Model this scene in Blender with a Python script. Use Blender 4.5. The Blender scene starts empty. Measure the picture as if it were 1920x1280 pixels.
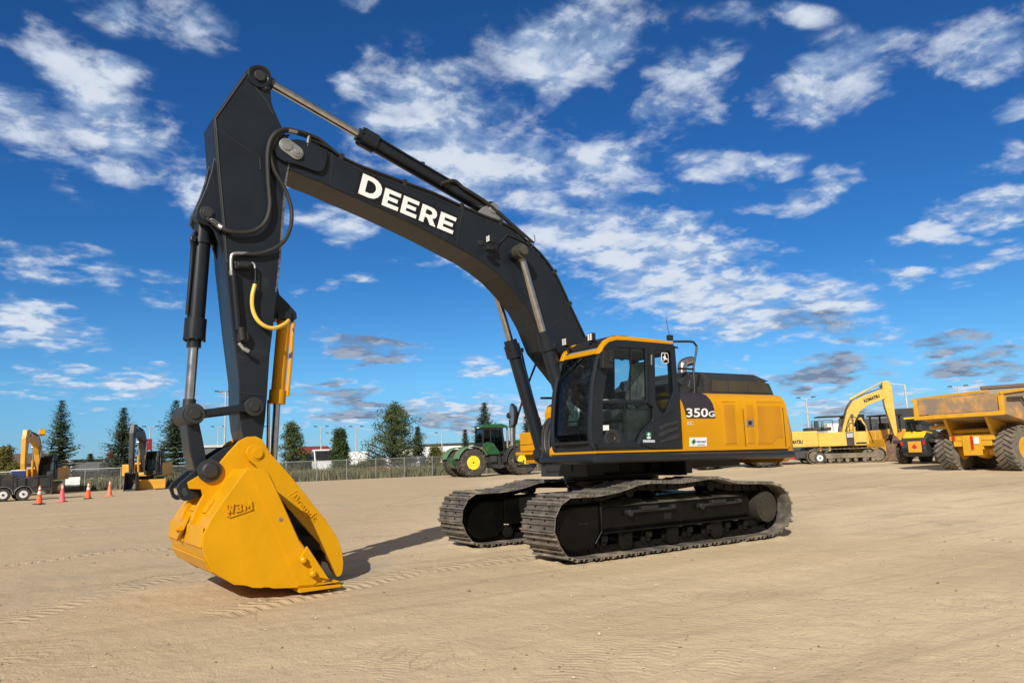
import bpy, bmesh, math, random
import numpy as np
from mathutils import Vector, Matrix
from mathutils.geometry import tessellate_polygon
from math import sin, cos, pi, radians, atan2, hypot, sqrt, degrees

scene = bpy.context.scene
col = scene.collection

# ------------------------------------------------------------------ camera
W, H, FPX = 1920.0, 1280.0, 1400.0
CAM = Vector((8.27336, 10.02815, 1.46282))
YAW, PITCH, ROLL = radians(-122.4777), radians(8.76606), radians(-2.08504)
PSI = radians(2.011)                       # slew of the upper structure over the tracks
Fv = Vector((cos(PITCH)*cos(YAW), cos(PITCH)*sin(YAW), sin(PITCH)))
r0 = Vector((sin(YAW), -cos(YAW), 0)); u0 = r0.cross(Fv)
Rv = cos(ROLL)*r0 + sin(ROLL)*u0; Uv = -sin(ROLL)*r0 + cos(ROLL)*u0
cd = bpy.data.cameras.new('camera'); cam = bpy.data.objects.new('camera', cd); col.objects.link(cam)
m = Matrix((Rv, Uv, -Fv)).transposed().to_4x4(); m.translation = CAM; cam.matrix_world = m
cd.sensor_width = 36; cd.sensor_fit = 'HORIZONTAL'; cd.lens = FPX/W*36
cd.clip_start = 0.05; cd.clip_end = 6000
scene.camera = cam

# ------------------------------------------------------------------ light
SUN_AZ, SUN_EL = radians(41.5), radians(32.5)
SUNV = Vector((cos(SUN_EL)*cos(SUN_AZ), cos(SUN_EL)*sin(SUN_AZ), sin(SUN_EL)))
sl = bpy.data.lights.new('sun', 'SUN'); sl.energy = 4.5; sl.angle = radians(.5); sl.color = (1, .94, .84)
so = bpy.data.objects.new('sun', sl); col.objects.link(so)
so.rotation_euler = SUNV.to_track_quat('Z', 'Y').to_euler(); so.location = (0, 0, 30)
scene.view_settings.view_transform = 'Standard'; scene.view_settings.look = 'None'
scene.view_settings.exposure = 0.25; scene.view_settings.gamma = 1
SKY_STRENGTH = 0.085

def ray(px, py): return Fv + Rv*((px-960)/FPX) - Uv*((py-640)/FPX)
def at(px, py, depth): return CAM + ray(px, py)*depth
def toU(P): c, s = cos(PSI), sin(PSI); return Vector((c*P[0]+s*P[1], -s*P[0]+c*P[1], P[2]))
def fromU(P): c, s = cos(PSI), sin(PSI); return Vector((c*P[0]-s*P[1], s*P[0]+c*P[1], P[2]))
CU = toU(CAM)
def S(px, py, Y):
    "point of the upper structure's plane y=Y, as (x, z)"
    d = toU(ray(px, py)); t = (Y-CU[1])/d[1]; P = CU+t*d; return (P[0], P[2])
def S3(px, py, Y): a = S(px, py, Y); return Vector((a[0], Y, a[1]))
def Wp(px, py, Y):
    d = ray(px, py); t = (Y-CAM[1])/d[1]; P = CAM+t*d; return (P[0], P[2])
MU = Matrix.Rotation(PSI, 4, 'Z')

def gz(x, y):
    "height of the yard: flat round the machine, rising gently to the right"
    rr = (x-CAM[0])*r0[0]+(y-CAM[1])*r0[1]
    dd = (x-CAM[0])*cos(YAW)+(y-CAM[1])*sin(YAW)
    k = np.clip(rr/15.0, 0, 1); k = k*k*(3-2*k)
    return 0.0125*np.clip(dd-12, 0, 45)*k
def ground(px, py):
    d = ray(px, py); t = 3.0
    while t < 400:
        P = CAM+d*t
        if P[2] < gz(P[0], P[1]): break
        t += .05
    return Vector((P[0], P[1], float(gz(P[0], P[1]))))
def gat(px, depth):
    P = at(px, 850, depth); return Vector((P[0], P[1], float(gz(P[0], P[1]))))
def viewyaw(px): return YAW - math.atan((px-960)/FPX)

# ------------------------------------------------------------------ node helpers
def N(nt, t, **kw):
    n = nt.nodes.new(t)
    for k, v in kw.items(): setattr(n, k, v)
    return n
def setin(n, k, v):
    if hasattr(v, 'is_linked') or isinstance(v, bpy.types.NodeSocket): n.id_data.links.new(v, n.inputs[k])
    else: n.inputs[k].default_value = v
def mth(nt, op, a, b=None, c=None, clamp=False):
    n = N(nt, 'ShaderNodeMath', operation=op); n.use_clamp = clamp
    setin(n, 0, a)
    if b is not None: setin(n, 1, b)
    if c is not None: setin(n, 2, c)
    return n.outputs[0]
def mapr(nt, v, a, b, c=0., d=1., smooth=True):
    n = N(nt, 'ShaderNodeMapRange'); n.interpolation_type = 'SMOOTHSTEP' if smooth else 'LINEAR'
    setin(n, 0, v)
    for i, q in enumerate((a, b, c, d)): setin(n, i+1, q)
    return n.outputs[0]
def mixc(nt, f, a, b):
    n = N(nt, 'ShaderNodeMix', data_type='RGBA')
    setin(n, 0, f); setin(n, 6, a); setin(n, 7, b); return n.outputs[2]
def noise(nt, vec, scale, detail=4, rough=.55, dist=0.):
    n = N(nt, 'ShaderNodeTexNoise'); setin(n, 'Vector', vec); n.inputs['Scale'].default_value = scale
    n.inputs['Detail'].default_value = detail; n.inputs['Roughness'].default_value = rough
    n.inputs['Distortion'].default_value = dist; return n.outputs['Fac']
def c4(c): return (c[0], c[1], c[2], 1)

# ------------------------------------------------------------------ sky
def make_world():
    w = bpy.data.worlds.new('World'); scene.world = w; w.use_nodes = True
    nt = w.node_tree; nt.nodes.clear()
    out = N(nt, 'ShaderNodeOutputWorld'); bg = N(nt, 'ShaderNodeBackground'); nt.links.new(bg.outputs[0], out.inputs[0])
    sky = N(nt, 'ShaderNodeTexSky'); sky.sky_type = 'NISHITA'; sky.sun_disc = False
    sky.sun_elevation = SUN_EL; sky.sun_rotation = pi/2-SUN_AZ
    sky.altitude = 600; sky.air_density = 1.0; sky.dust_density = .15; sky.ozone_density = 3.0
    hs = N(nt, 'ShaderNodeHueSaturation'); setin(hs, 'Color', sky.outputs[0]); hs.inputs['Saturation'].default_value = 1.0
    tc = N(nt, 'ShaderNodeTexCoord'); d = tc.outputs['Generated']
    sep = N(nt, 'ShaderNodeSeparateXYZ'); setin(sep, 0, d)
    def dot(v):
        n = N(nt, 'ShaderNodeVectorMath', operation='DOT_PRODUCT'); setin(n, 0, d); n.inputs[1].default_value = v; return n.outputs['Value']
    z = mth(nt, 'MAXIMUM', sep.outputs[2], 0.0)
    rp = N(nt, 'ShaderNodeValToRGB'); setin(rp, 0, z); cr = rp.color_ramp
    while len(cr.elements) < 6: cr.elements.new(.5)
    for e_, (ps_, c_) in zip(cr.elements, [(0, (.30, .52, .86)), (.10, (.335, .68, .95)), (.24, (.185, .54, .87)), (.38, (.155, .48, .86)), (.55, (.145, .46, .80)), (.80, (.10, .27, .42))]): e_.position = ps_; e_.color = c4(c_)  # zenith, out of view, darkened to lower the ambient
    tint = N(nt, 'ShaderNodeMix', data_type='RGBA'); tint.blend_type = 'MULTIPLY'; setin(tint, 0, 1.); setin(tint, 6, hs.outputs[0]); setin(tint, 7, rp.outputs[0])
    gain = N(nt, 'ShaderNodeVectorMath', operation='SCALE'); setin(gain, 0, tint.outputs[2]); gain.inputs['Scale'].default_value = 1.12
    zz = mth(nt, 'ADD', z, .17)
    u = mth(nt, 'DIVIDE', sep.outputs[0], zz); v = mth(nt, 'DIVIDE', sep.outputs[1], zz)
    uv = N(nt, 'ShaderNodeCombineXYZ'); setin(uv, 0, u); setin(uv, 1, v)
    uv = uv.outputs[0]
    # bearings of the single clouds, measured from a fixed compass direction
    df = mth(nt, 'MAXIMUM', dot(Fv), .05)
    a = mth(nt, 'DIVIDE', dot(Rv), df); b = mth(nt, 'DIVIDE', dot(Uv), df)
    n1 = noise(nt, uv, 3.6, 4, .55, .3); n2 = noise(nt, uv, 7.8, 12, .60, .2)
    wv = N(nt, 'ShaderNodeTexNoise'); setin(wv, 'Vector', uv); wv.inputs['Scale'].default_value = 4; wv.inputs['Detail'].default_value = 3
    ab = N(nt, 'ShaderNodeCombineXYZ'); setin(ab, 0, a); setin(ab, 1, b)
    wsub = N(nt, 'ShaderNodeVectorMath', operation='SUBTRACT'); setin(wsub, 0, wv.outputs['Color']); wsub.inputs[1].default_value = (.5, .5, .5)
    wsc = N(nt, 'ShaderNodeVectorMath', operation='SCALE'); setin(wsc, 0, wsub.outputs[0]); wsc.inputs['Scale'].default_value = .09
    wad = N(nt, 'ShaderNodeVectorMath', operation='ADD'); setin(wad, 0, ab.outputs[0]); setin(wad, 1, wsc.outputs[0])
    fl = N(nt, 'ShaderNodeVectorMath', operation='MULTIPLY'); setin(fl, 0, wad.outputs[0]); fl.inputs[1].default_value = (1, 1, 0)
    abw = fl.outputs[0]
    def blob(cx, cy, rx, ry, rot, s):
        mp = N(nt, 'ShaderNodeMapping', vector_type='TEXTURE'); setin(mp, 0, abw)
        mp.inputs['Location'].default_value = ((cx-960)/FPX, -(cy-640)/FPX, 0)
        mp.inputs['Rotation'].default_value = (0, 0, radians(-rot)); mp.inputs['Scale'].default_value = (rx/FPX, ry/FPX, 1)
        ln = N(nt, 'ShaderNodeVectorMath', operation='LENGTH'); setin(ln, 0, mp.outputs[0])
        return mapr(nt, ln.outputs['Value'], 1.55, .25, 0., s)
    def allof(L):
        r = None
        for B in L:
            q = blob(*B); r = q if r is None else mth(nt, 'MAXIMUM', r, q)
        return r
    white = [(120, 150, 165, 55, 32, 1), (150, 250, 230, 80, 15, .84), (245, 150, 62, 24, 15, .8), (345, 358, 62, 38, 0, .95),
             (610, 420, 110, 24, 0, .9), (300, 30, 200, 50, 10, .66), (655, 185, 52, 36, 20, .8), (660, 8, 60, 26, 0, .7),
             (400, 55, 60, 20, 15, .7),
             (1070, 85, 150, 85, -8, 1), (1278, 160, 80, 110, 35, 1.08), (1565, 135, 140, 66, -18, 1.05), (1440, 180, 40, 22, -20, .8), (1690, 75, 75, 34, 0, .8),
             (1850, 85, 135, 75, -10, 1.05), (1840, 150, 60, 24, 0, .9), (1360, 298, 125, 28, 0, 1), (1572, 328, 46, 36, -25, .9),
             (1380, 42, 60, 22, 0, .55), (1500, 30, 60, 20, 0, .5),
             (850, 260, 210, 130, 25, 1.0), (980, 340, 150, 70, 25, .8), (1080, 320, 150, 85, 10, 1.05), (1130, 440, 210, 90, 20, 1.05), (1290, 480, 200, 75, 15, 1.08),
             (1360, 560, 260, 70, 6, 1.12), (1180, 520, 120, 40, 20, .8), (1540, 590, 130, 36, 0, .95), (1470, 380, 110, 26, -8, .62), (890, 515, 60, 24, 20, .8),
             (1860, 390, 110, 34, -14, .95), (1780, 455, 110, 20, 0, .75), (1850, 500, 95, 22, -14, .8), (1680, 518, 56, 18, 0, .8), (1890, 300, 50, 20, -20, .5), (1890, 215, 50, 20, -20, .7),
             (50, 612, 115, 46, 4, 1.2), (105, 712, 80, 20, 0, 1), (265, 714, 90, 22, 0, 1.05), (908, 688, 46, 22, 0, 1), (1200, 690, 60, 14, 0, .6),
             (620, 535, 70, 16, 0, .55), (150, 515, 190, 34, 10, .62), (60, 480, 120, 20, 0, .55), (520, 340, 60, 20, 10, .5), (690, 240, 50, 26, 0, .7), (800, 500, 60, 12, 0, .5),
             (620, 785, 90, 16, 0, .9), (830, 770, 150, 34, 0, 1.1), (1000, 775, 90, 30, 0, 1), (1600, 770, 160, 34, 0, .85), (1640, 745, 90, 14, 0, .8), (1380, 690, 40, 14, 0, .8), (130, 760, 200, 12, 4, .35), (1850, 730, 120, 14, 0, .8)]
    dark = [(690, 662, 90, 20, 2, 1), (1550, 697, 120, 30, -8, 1.15), (1830, 682, 120, 22, -15, 1.1), (1900, 690, 40, 14, -10, .8), (660, 755, 130, 26, 4, 1.0),
            (590, 635, 50, 22, 0, .5), (380, 750, 60, 22, 0, .5), (1790, 640, 80, 22, -4, 1), (1540, 605, 100, 26, 0, .85), (820, 785, 150, 20, 0, .7),
            (1610, 785, 170, 26, 0, .75), (1760, 780, 120, 14, 0, .8)]
    front = mapr(nt, dot(Fv), .42, .68)
    bw = mth(nt, 'MULTIPLY', allof(white), front); bd = mth(nt, 'MULTIPLY', allof(dark), front)
    ball = mth(nt, 'MAXIMUM', bw, bd)
    away = mth(nt, 'MULTIPLY', mth(nt, 'SUBTRACT', 1., front), .34)
    ball = mth(nt, 'MAXIMUM', ball, away)
    nn = mth(nt, 'ADD', mth(nt, 'MULTIPLY', n1, .42), mth(nt, 'MULTIPLY', n2, .58))
    val = mth(nt, 'ADD', mth(nt, 'MULTIPLY', ball, .62), mth(nt, 'MULTIPLY', mth(nt, 'SUBTRACT', nn, .5), 3.2))
    cov = mapr(nt, val, .10, .80)
    thick = mapr(nt, val, .50, 1.05)
    # light from the sun side: difference of the noise a little further towards the sun
    off = N(nt, 'ShaderNodeVectorMath', operation='ADD'); setin(off, 0, uv); off.inputs[1].default_value = (cos(SUN_AZ)*.03, sin(SUN_AZ)*.03, 0)
    n3 = noise(nt, off.outputs[0], 8.5, 6, .60, .35)
    lit = mapr(nt, mth(nt, 'SUBTRACT', n2, n3), -.06, .08)
    base = mixc(nt, lit, (3.6, 4.9, 7.0, 1), (6.6, 7.4, 8.6, 1))
    base = mixc(nt, thick, base, (7.3, 7.8, 8.6, 1))
    darkf = mth(nt, 'MULTIPLY', mapr(nt, mth(nt, 'SUBTRACT', bd, mth(nt, 'MULTIPLY', bw, .15)), .15, .65), mapr(nt, n1, .25, .55, .6, 1))
    base = mixc(nt, darkf, base, mixc(nt, lit, (1.7, 2.1, 3.0, 1), (3.2, 3.7, 4.7, 1)))
    covs = mth(nt, 'MULTIPLY', cov, mapr(nt, ball, .0, .22))
    hz = mapr(nt, z, .0, .06)
    covs = mth(nt, 'MULTIPLY', covs, .93)
    # out of view, warm haze is added to take the blue from shadows
    milky = mixc(nt, mth(nt, 'MULTIPLY', mth(nt, 'SUBTRACT', 1., front), .85), gain.outputs[0], (2.45, 2.0, 1.42, 1))
    fin = mixc(nt, covs, milky, base)
    setin(bg, 0, fin); bg.inputs[1].default_value = SKY_STRENGTH
make_world()

# ------------------------------------------------------------------ materials
MATS = {}
def mat(name, c, rough=.5, metal=0., var=.12, scale=2.5, dirt=None, damt=.0, dscale=1.5, bump=0., bscale=60, coat=0., spec=.5, alpha=None):
    if name in MATS: return MATS[name]
    m_ = bpy.data.materials.new(name); m_.use_nodes = True; nt = m_.node_tree
    p = nt.nodes['Principled BSDF']; tc = N(nt, 'ShaderNodeTexCoord'); o = tc.outputs['Object']
    n = noise(nt, o, scale, 5)
    f = mapr(nt, n, .3, .7)
    cc = mixc(nt, f, c4([k*(1-var) for k in c]), c4([min(1, k*(1+var)) for k in c]))
    rf = None
    if dirt is not None:
        nd = noise(nt, o, dscale, 7, .65)
        df = mapr(nt, nd, .62-.35*damt, .80-.2*damt, 0., min(1, damt*1.2+.15))
        cc = mixc(nt, df, cc, c4(dirt))
        rf = mth(nt, 'ADD', mth(nt, 'MULTIPLY', df, .4), rough, clamp=True)
    else:
        rf = mth(nt, 'ADD', mth(nt, 'MULTIPLY', mth(nt, 'SUBTRACT', n, .5), .25), rough, clamp=True)
    setin(p, 'Base Color', cc); setin(p, 'Roughness', rf)
    p.inputs['Metallic'].default_value = metal; p.inputs['Coat Weight'].default_value = coat; p.inputs['Coat Roughness'].default_value = .08
    p.inputs['Specular IOR Level'].default_value = spec
    if bump:
        nb = noise(nt, o, bscale, 4); bn = N(nt, 'ShaderNodeBump'); bn.inputs['Strength'].default_value = bump; bn.inputs['Distance'].default_value = .02 if bscale > 4 else .05
        setin(bn, 'Height', nb); setin(p, 'Normal', bn.outputs[0])
    MATS[name] = m_; return m_
DUST = (.33, .25, .16)
OLIVED = mat('dusty_sheen_steel', (.060, .055, .042), .38, var=.4, scale=3, dirt=(.14, .12, .09), damt=.5)  # dust, plus the sun's sheen on the frame top, put into the colour
YEL = mat('machine_yellow', (.59, .275, .001), .38, var=.05, scale=1.2, coat=.12, spec=.3, bump=.03, bscale=9)
YELB = mat('bucket_yellow', (.60, .292, .0004), .42, var=.05, scale=1.8, coat=.06, spec=.3, bump=.28, bscale=2.6, dirt=(.60, .27, .01), damt=.12)
CHAR = mat('charcoal_paint', (.0125, .0170, .0245), .34, var=.12, spec=.32, coat=.06, bump=.02, bscale=12, dirt=(.07, .065, .06), damt=.12)
CHARM = mat('matt_charcoal', (.022, .0245, .028), .55, var=.15, dirt=(.10, .09, .07), damt=.15)
GLOSSB = mat('glossy_black_frame', (.004, .004, .0036), .26, var=.2, coat=.0, spec=.14, dirt=(.014, .012, .009), damt=.25, dscale=2.2)
BLK = mat('black_plastic', (.014, .015, .017), .5, var=.2)
RUB = mat('hose_rubber', (.020, .020, .021), .48, var=.2)
SHOE = mat('track_steel', (.155, .138, .115), .5, metal=.25, var=.3, scale=6, dirt=(.36, .28, .19), damt=.45, dscale=3.5, bump=.35, bscale=25)
SHOED = mat('track_chain_steel', (.006, .0055, .005), .45, spec=.2, metal=.0, var=.3, dirt=(.04, .032, .022), damt=.25, dscale=4)
CHROME = mat('chrome', (.56, .56, .57), .24, metal=1., var=.10, scale=8)
STEEL = mat('bare_steel', (.42, .43, .43), .38, metal=.8, var=.12)
WHITE = mat('white_decal', (.80, .81, .82), .4, var=.03)
BLKD = mat('black_decal', (.006, .006, .007), .4, var=.05)
PURP = mat('dark_violet_decal', (.030, .024, .036), .45, var=.08)
SEATM = mat('seat_wrap', (.50, .54, .51), .22, var=.25, scale=9, bump=.6, bscale=14, coat=.6)
GREYI = mat('grey_interior', (.20, .22, .22), .6, var=.15)
YHOSE = mat('yellow_hose', (.75, .52, .08), .45, var=.1)
RED = mat('red_plastic', (.5, .02, .02), .35)
GRN = mat('green_paint', (.016, .085, .030), .35, coat=.3, dirt=(.22, .22, .15), damt=.25)
GRNW = mat('worn_green_fender', (.10, .20, .09), .55, dirt=(.3, .3, .22), damt=.4)
YRIM = mat('yellow_rim', (.80, .62, .03), .4, dirt=(.4, .3, .1), damt=.2)
TYRE = mat('tyre_rubber', (.040, .037, .034), .8, var=.2, dirt=(.20, .165, .12), damt=.45, dscale=3, bump=.3, bscale=20)
TYREG = mat('dusty_tyre_rubber', (.13, .115, .095), .85, var=.2, dirt=(.26, .21, .15), damt=.5, dscale=3, bump=.3, bscale=20)
for M_ in (SHOE,):
    nt = M_.node_tree; p = nt.nodes['Principled BSDF']; gi = N(nt, 'ShaderNodeNewGeometry'); lk = p.inputs['Base Color'].links[0].from_socket
    hv = N(nt, 'ShaderNodeHueSaturation'); setin(hv, 'Color', lk); hv.inputs['Saturation'].default_value = .85; setin(hv, 'Value', mapr(nt, gi.outputs['Random Per Island'], 0., 1., .62, 1.35, False)); setin(p, 'Base Color', hv.outputs[0])
def glassmat(name, tint, transp, rough=.03):
    # single panes: tinted see-through with a Fresnel reflection
    m_ = bpy.data.materials.new(name); m_.use_nodes = True; nt = m_.node_tree; nt.nodes.clear()
    out = N(nt, 'ShaderNodeOutputMaterial'); t = N(nt, 'ShaderNodeBsdfTransparent'); t.inputs[0].default_value = c4([k*transp for k in tint])
    g = N(nt, 'ShaderNodeBsdfGlossy'); g.inputs['Roughness'].default_value = rough; g.inputs[0].default_value = (.9, .95, 1, 1)
    lw = N(nt, 'ShaderNodeFresnel'); lw.inputs['IOR'].default_value = 1.5
    tc = N(nt, 'ShaderNodeTexCoord'); nb = noise(nt, tc.outputs['Object'], 2.2, 3); bn = N(nt, 'ShaderNodeBump'); bn.inputs['Strength'].default_value = .12
    setin(bn, 'Height', nb); setin(g, 'Normal', bn.outputs[0])
    fac = mth(nt, 'MULTIPLY', lw.outputs[0], .9, clamp=True)
    mx = N(nt, 'ShaderNodeMixShader'); setin(mx, 0, fac); setin(mx, 1, t.outputs[0]); setin(mx, 2, g.outputs[0])
    nt.links.new(mx.outputs[0], out.inputs[0]); return m_
GLASS = glassmat('tinted_glass', (.80, .93, .92), .88)
GLASSD = glassmat('dark_tinted_glass', (.74, .90, .88), .70)
GLASSL = glassmat('smoked_glass', (.7, .85, .83), .50)
GLASSB = glassmat('far_glass', (.5, .62, .62), .35)

# ------------------------------------------------------------------ mesh helpers
class MB:
    def __init__(s): s.v = []; s.f = []; s.sm = []
    def add(s, vs, fs, smooth=False):
        k = len(s.v); s.v += [tuple(v) for v in vs]; s.f += [tuple(i+k for i in f) for f in fs]; s.sm += [smooth]*len(fs); return s
    def prism(s, poly, y0, y1):
        n = len(poly)
        vs = [(p[0], y0, p[1]) for p in poly]+[(p[0], y1, p[1]) for p in poly]
        fs = [tuple(range(n)), tuple(range(2*n-1, n-1, -1))]+[(i, (i+1) % n, (i+1) % n+n, i+n) for i in range(n)]
        return s.add(vs, fs)
    def prism_holes(s, outer, holes, y0, y1):
        loops = [outer]+holes
        tri = tessellate_polygon([[Vector((p[0], p[1], 0)) for p in L] for L in loops])
        flat = [p for L in loops for p in L]; n = len(flat)
        vs = [(p[0], y0, p[1]) for p in flat]+[(p[0], y1, p[1]) for p in flat]
        fs = [tuple(t) for t in tri]+[tuple(i+n for i in reversed(t)) for t in tri]
        k = 0
        for L in loops:
            for i in range(len(L)): a, b = k+i, k+(i+1) % len(L); fs.append((a, b, b+n, a+n))
            k += len(L)
        return s.add(vs, fs)
    def box(s, c, sz, rot=None):
        c = Vector(c); hx, hy, hz = sz[0]/2, sz[1]/2, sz[2]/2
        vs = [Vector((x, y, z)) for x in (-hx, hx) for y in (-hy, hy) for z in (-hz, hz)]
        if rot is not None: vs = [rot @ v for v in vs]
        return s.add([v+c for v in vs], [(0, 1, 3, 2), (4, 6, 7, 5), (0, 4, 5, 1), (2, 3, 7, 6), (0, 2, 6, 4), (1, 5, 7, 3)])
    def bx(s, x0, x1, y0, y1, z0, z1): return s.box(((x0+x1)/2, (y0+y1)/2, (z0+z1)/2), (abs(x1-x0), abs(y1-y0), abs(z1-z0)))
    def lathe(s, p, d, prof, n=24):
        "prof: (distance along d, radius)"
        d = Vector(d).normalized(); a = d.orthogonal().normalized(); b = d.cross(a); p = Vector(p)
        vs = []; fs = []
        for t, r in prof:
            for i in range(n): an = 2*pi*i/n; vs.append(p+d*t+(a*cos(an)+b*sin(an))*max(r, 1e-4))
        for j in range(len(prof)-1):
            for i in range(n): fs.append((j*n+i, j*n+(i+1) % n, (j+1)*n+(i+1) % n, (j+1)*n+i))
        s.add(vs, fs, True)
        k = len(s.v)-len(vs)
        for j in (0, len(prof)-1):
            if prof[j][1] > 1e-3: s.f.append(tuple(k+j*n+i for i in range(n))); s.sm.append(False)
        return s
    def cyl(s, p0, p1, r0_, r1_=None, n=24):
        p0 = Vector(p0); p1 = Vector(p1); return s.lathe(p0, p1-p0, [(0, r0_), ((p1-p0).length, r0_ if r1_ is None else r1_)], n)
    def bar(s, p0, p1, w, h, up=(0, 0, 1)):
        p0 = Vector(p0); p1 = Vector(p1); d = (p1-p0); L = d.length; d.normalize(); up = Vector(up); x = d.cross(up).normalized(); z = x.cross(d)
        R_ = Matrix((x, d, z)).transposed(); return s.box((p0+p1)/2, (w, L, h), R_)
    def tube(s, pts, r, n=10, curve=True):
        P = [Vector(p) for p in pts]
        if curve and len(P) > 2:
            Q = []
            for i in range(len(P)-1):
                a, b, c, d = P[max(i-1, 0)], P[i], P[i+1], P[min(i+2, len(P)-1)]
                for k in range(8):
                    t = k/8; Q.append(.5*((2*b)+(c-a)*t+(2*a-5*b+4*c-d)*t*t+(3*b-a-3*c+d)*t**3))
            Q.append(P[-1]); P = Q
        vs = []; fs = []; x = None
        for i, p in enumerate(P):
            t = (P[min(i+1, len(P)-1)]-P[max(i-1, 0)]).normalized()
            x = t.orthogonal().normalized() if x is None else (x-t*x.dot(t)).normalized()
            y = t.cross(x)
            for k in range(n): an = 2*pi*k/n; vs.append(p+(x*cos(an)+y*sin(an))*r)
        for j in range(len(P)-1):
            for k in range(n): fs.append((j*n+k, j*n+(k+1) % n, (j+1)*n+(k+1) % n, (j+1)*n+k))
        s.add(vs, fs, True); k0 = len(s.v)-len(vs)
        s.f.append(tuple(k0+k for k in range(n))); s.sm.append(False)
        s.f.append(tuple(k0+(len(P)-1)*n+k for k in range(n))); s.sm.append(False)
        return s
    def sheet(s, rows, smooth=True):
        "grid of rows of points"
        nr, nc = len(rows), len(rows[0]); vs = [p for r in rows for p in r]
        fs = [(j*nc+i, j*nc+i+1, (j+1)*nc+i+1, (j+1)*nc+i) for j in range(nr-1) for i in range(nc-1)]
        return s.add(vs, fs, smooth)
    def clusters(s):
        n = len(s.v); par = list(range(n))
        def fd(i):
            while par[i] != i: par[i] = par[par[i]]; i = par[i]
            return i
        for f in s.f:
            a = fd(f[0])
            for k in f[1:]: par[fd(k)] = a
        comp = {}
        for fi, f in enumerate(s.f): comp.setdefault(fd(f[0]), []).append(fi)
        L = []
        for fs in comp.values():
            P = np.array([s.v[i] for fi in fs for i in s.f[fi]]); L.append([P.min(0)-.012, P.max(0)+.012, fs])
        merged = True
        while merged and len(L) > 1:
            merged = False; out = []
            for c in L:
                for d in out:
                    if (c[0] < d[1]).all() and (d[0] < c[1]).all(): d[0] = np.minimum(c[0], d[0]); d[1] = np.maximum(c[1], d[1]); d[2] = d[2]+c[2]; merged = True; break
                else: out.append(list(c))
            L = out
        return [c[2] for c in L]
    def build(s, name, material, parent=None, xf=None, bevel=0., seg=2, label=None, norm=True, split=None):
        if split is None: split = len(s.f) < 6000 and not any(k in name for k in ('letter', 'number', 'chain', 'track', 'rib', 'hole', 'grille', 'lens', 'crown', 'grass', 'mark', 'tread', 'foliage', 'mesh', 'clutter'))
        if split:
            cl = s.clusters()
            if 1 < len(cl) <= 40:
                first = None
                for fs in cl:
                    q = MB(); used = sorted({i for fi in fs for i in s.f[fi]}); mp = {i: k for k, i in enumerate(used)}
                    q.v = [s.v[i] for i in used]; q.f = [tuple(mp[i] for i in s.f[fi]) for fi in fs]; q.sm = [s.sm[fi] for fi in fs]
                    o = q.build(name, material, parent, xf, bevel, seg, label, norm, False); first = first or o
                return first
        me = bpy.data.meshes.new(name); me.from_pydata(s.v, [], s.f)
        if xf is not None: me.transform(xf)
        for i, p in enumerate(me.polygons): p.use_smooth = s.sm[i]
        if norm:
            b = bmesh.new(); b.from_mesh(me); bmesh.ops.recalc_face_normals(b, faces=b.faces); b.to_mesh(me); b.free()
        if any(s.sm): me.set_sharp_from_angle(angle=radians(32))
        me.materials.append(material)
        o = bpy.data.objects.new(name, me); col.objects.link(o)
        if parent is not None: o.parent = parent
        if bevel:
            bm_ = o.modifiers.new('bevel', 'BEVEL'); bm_.width = bevel; bm_.segments = seg; bm_.limit_method = 'ANGLE'; bm_.angle_limit = radians(35)
            bm_.harden_normals = False
        if label: o['label'] = label
        return o
def tag(o, label, cat=None, group=None, kind=None):
    if label: o['label'] = label
    if cat: o['category'] = cat
    if group: o['group'] = group
    if kind: o['kind'] = kind
    return o
def thing(name, label, cat, loc=(0, 0, 0), rz=0., group=None):
    o = bpy.data.objects.new(name, None); o.empty_display_size = .2; col.objects.link(o)
    o.location = loc; o.rotation_euler = (0, 0, rz); return tag(o, label, cat, group)
def copy_tree(o, parent=None):
    c = o.copy(); col.objects.link(c); c.parent = parent
    for ch in o.children: copy_tree(ch, c)
    return c
def text_mb(txt, org, ax, ay, hgt, offset=.0, extr=.0, width=None, proud=None):
    "lettering laid on the plane (org, ax, ay); hgt = cap height; returns MB"
    cu = bpy.data.curves.new('lettering', 'FONT'); cu.body = txt; cu.size = 1; cu.offset = offset; cu.extrude = 0; cu.resolution_u = 3
    o = bpy.data.objects.new('lettering', cu); col.objects.link(o); bpy.context.view_layer.update()
    me = bpy.data.meshes.new_from_object(o); bpy.data.objects.remove(o); bpy.data.curves.remove(cu)
    ax = Vector(ax); ay = Vector(ay); nz = ax.cross(ay).normalized(); org = Vector(org)
    xs = [v.co.x for v in me.vertices]; ys = [v.co.y for v in me.vertices]
    k = hgt/(max(ys)-min(ys)); kx = k if width is None else width/(max(xs)-min(xs))
    mb = MB(); axn = ax.normalized(); ayn = ay.normalized()
    base = [org+axn*((v.co.x-min(xs))*kx)+ayn*((v.co.y-min(ys))*k) for v in me.vertices]
    fs = [tuple(p.vertices) for p in me.polygons]
    if extr:
        n = len(base); ed = {}
        for f in fs:
            for i in range(len(f)):
                a, b = f[i], f[(i+1) % len(f)]; ed[(a, b)] = 1
        side = [(a, b, b+n, a+n) for (a, b) in ed if (b, a) not in ed]
        mb.add(base+[p+nz*extr for p in base], fs+[tuple(i+n for i in f) for f in fs]+side)
    else: mb.add(base, fs)
    bpy.data.meshes.remove(me); return mb
def circ(c, r, n=24, a0=0., a1=2*pi): return [(c[0]+r*cos(a0+(a1-a0)*i/n), c[1]+r*sin(a0+(a1-a0)*i/n)) for i in range(n)]
def P2(L, Y): return [S(x, y, Y) for x, y in L]

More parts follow.
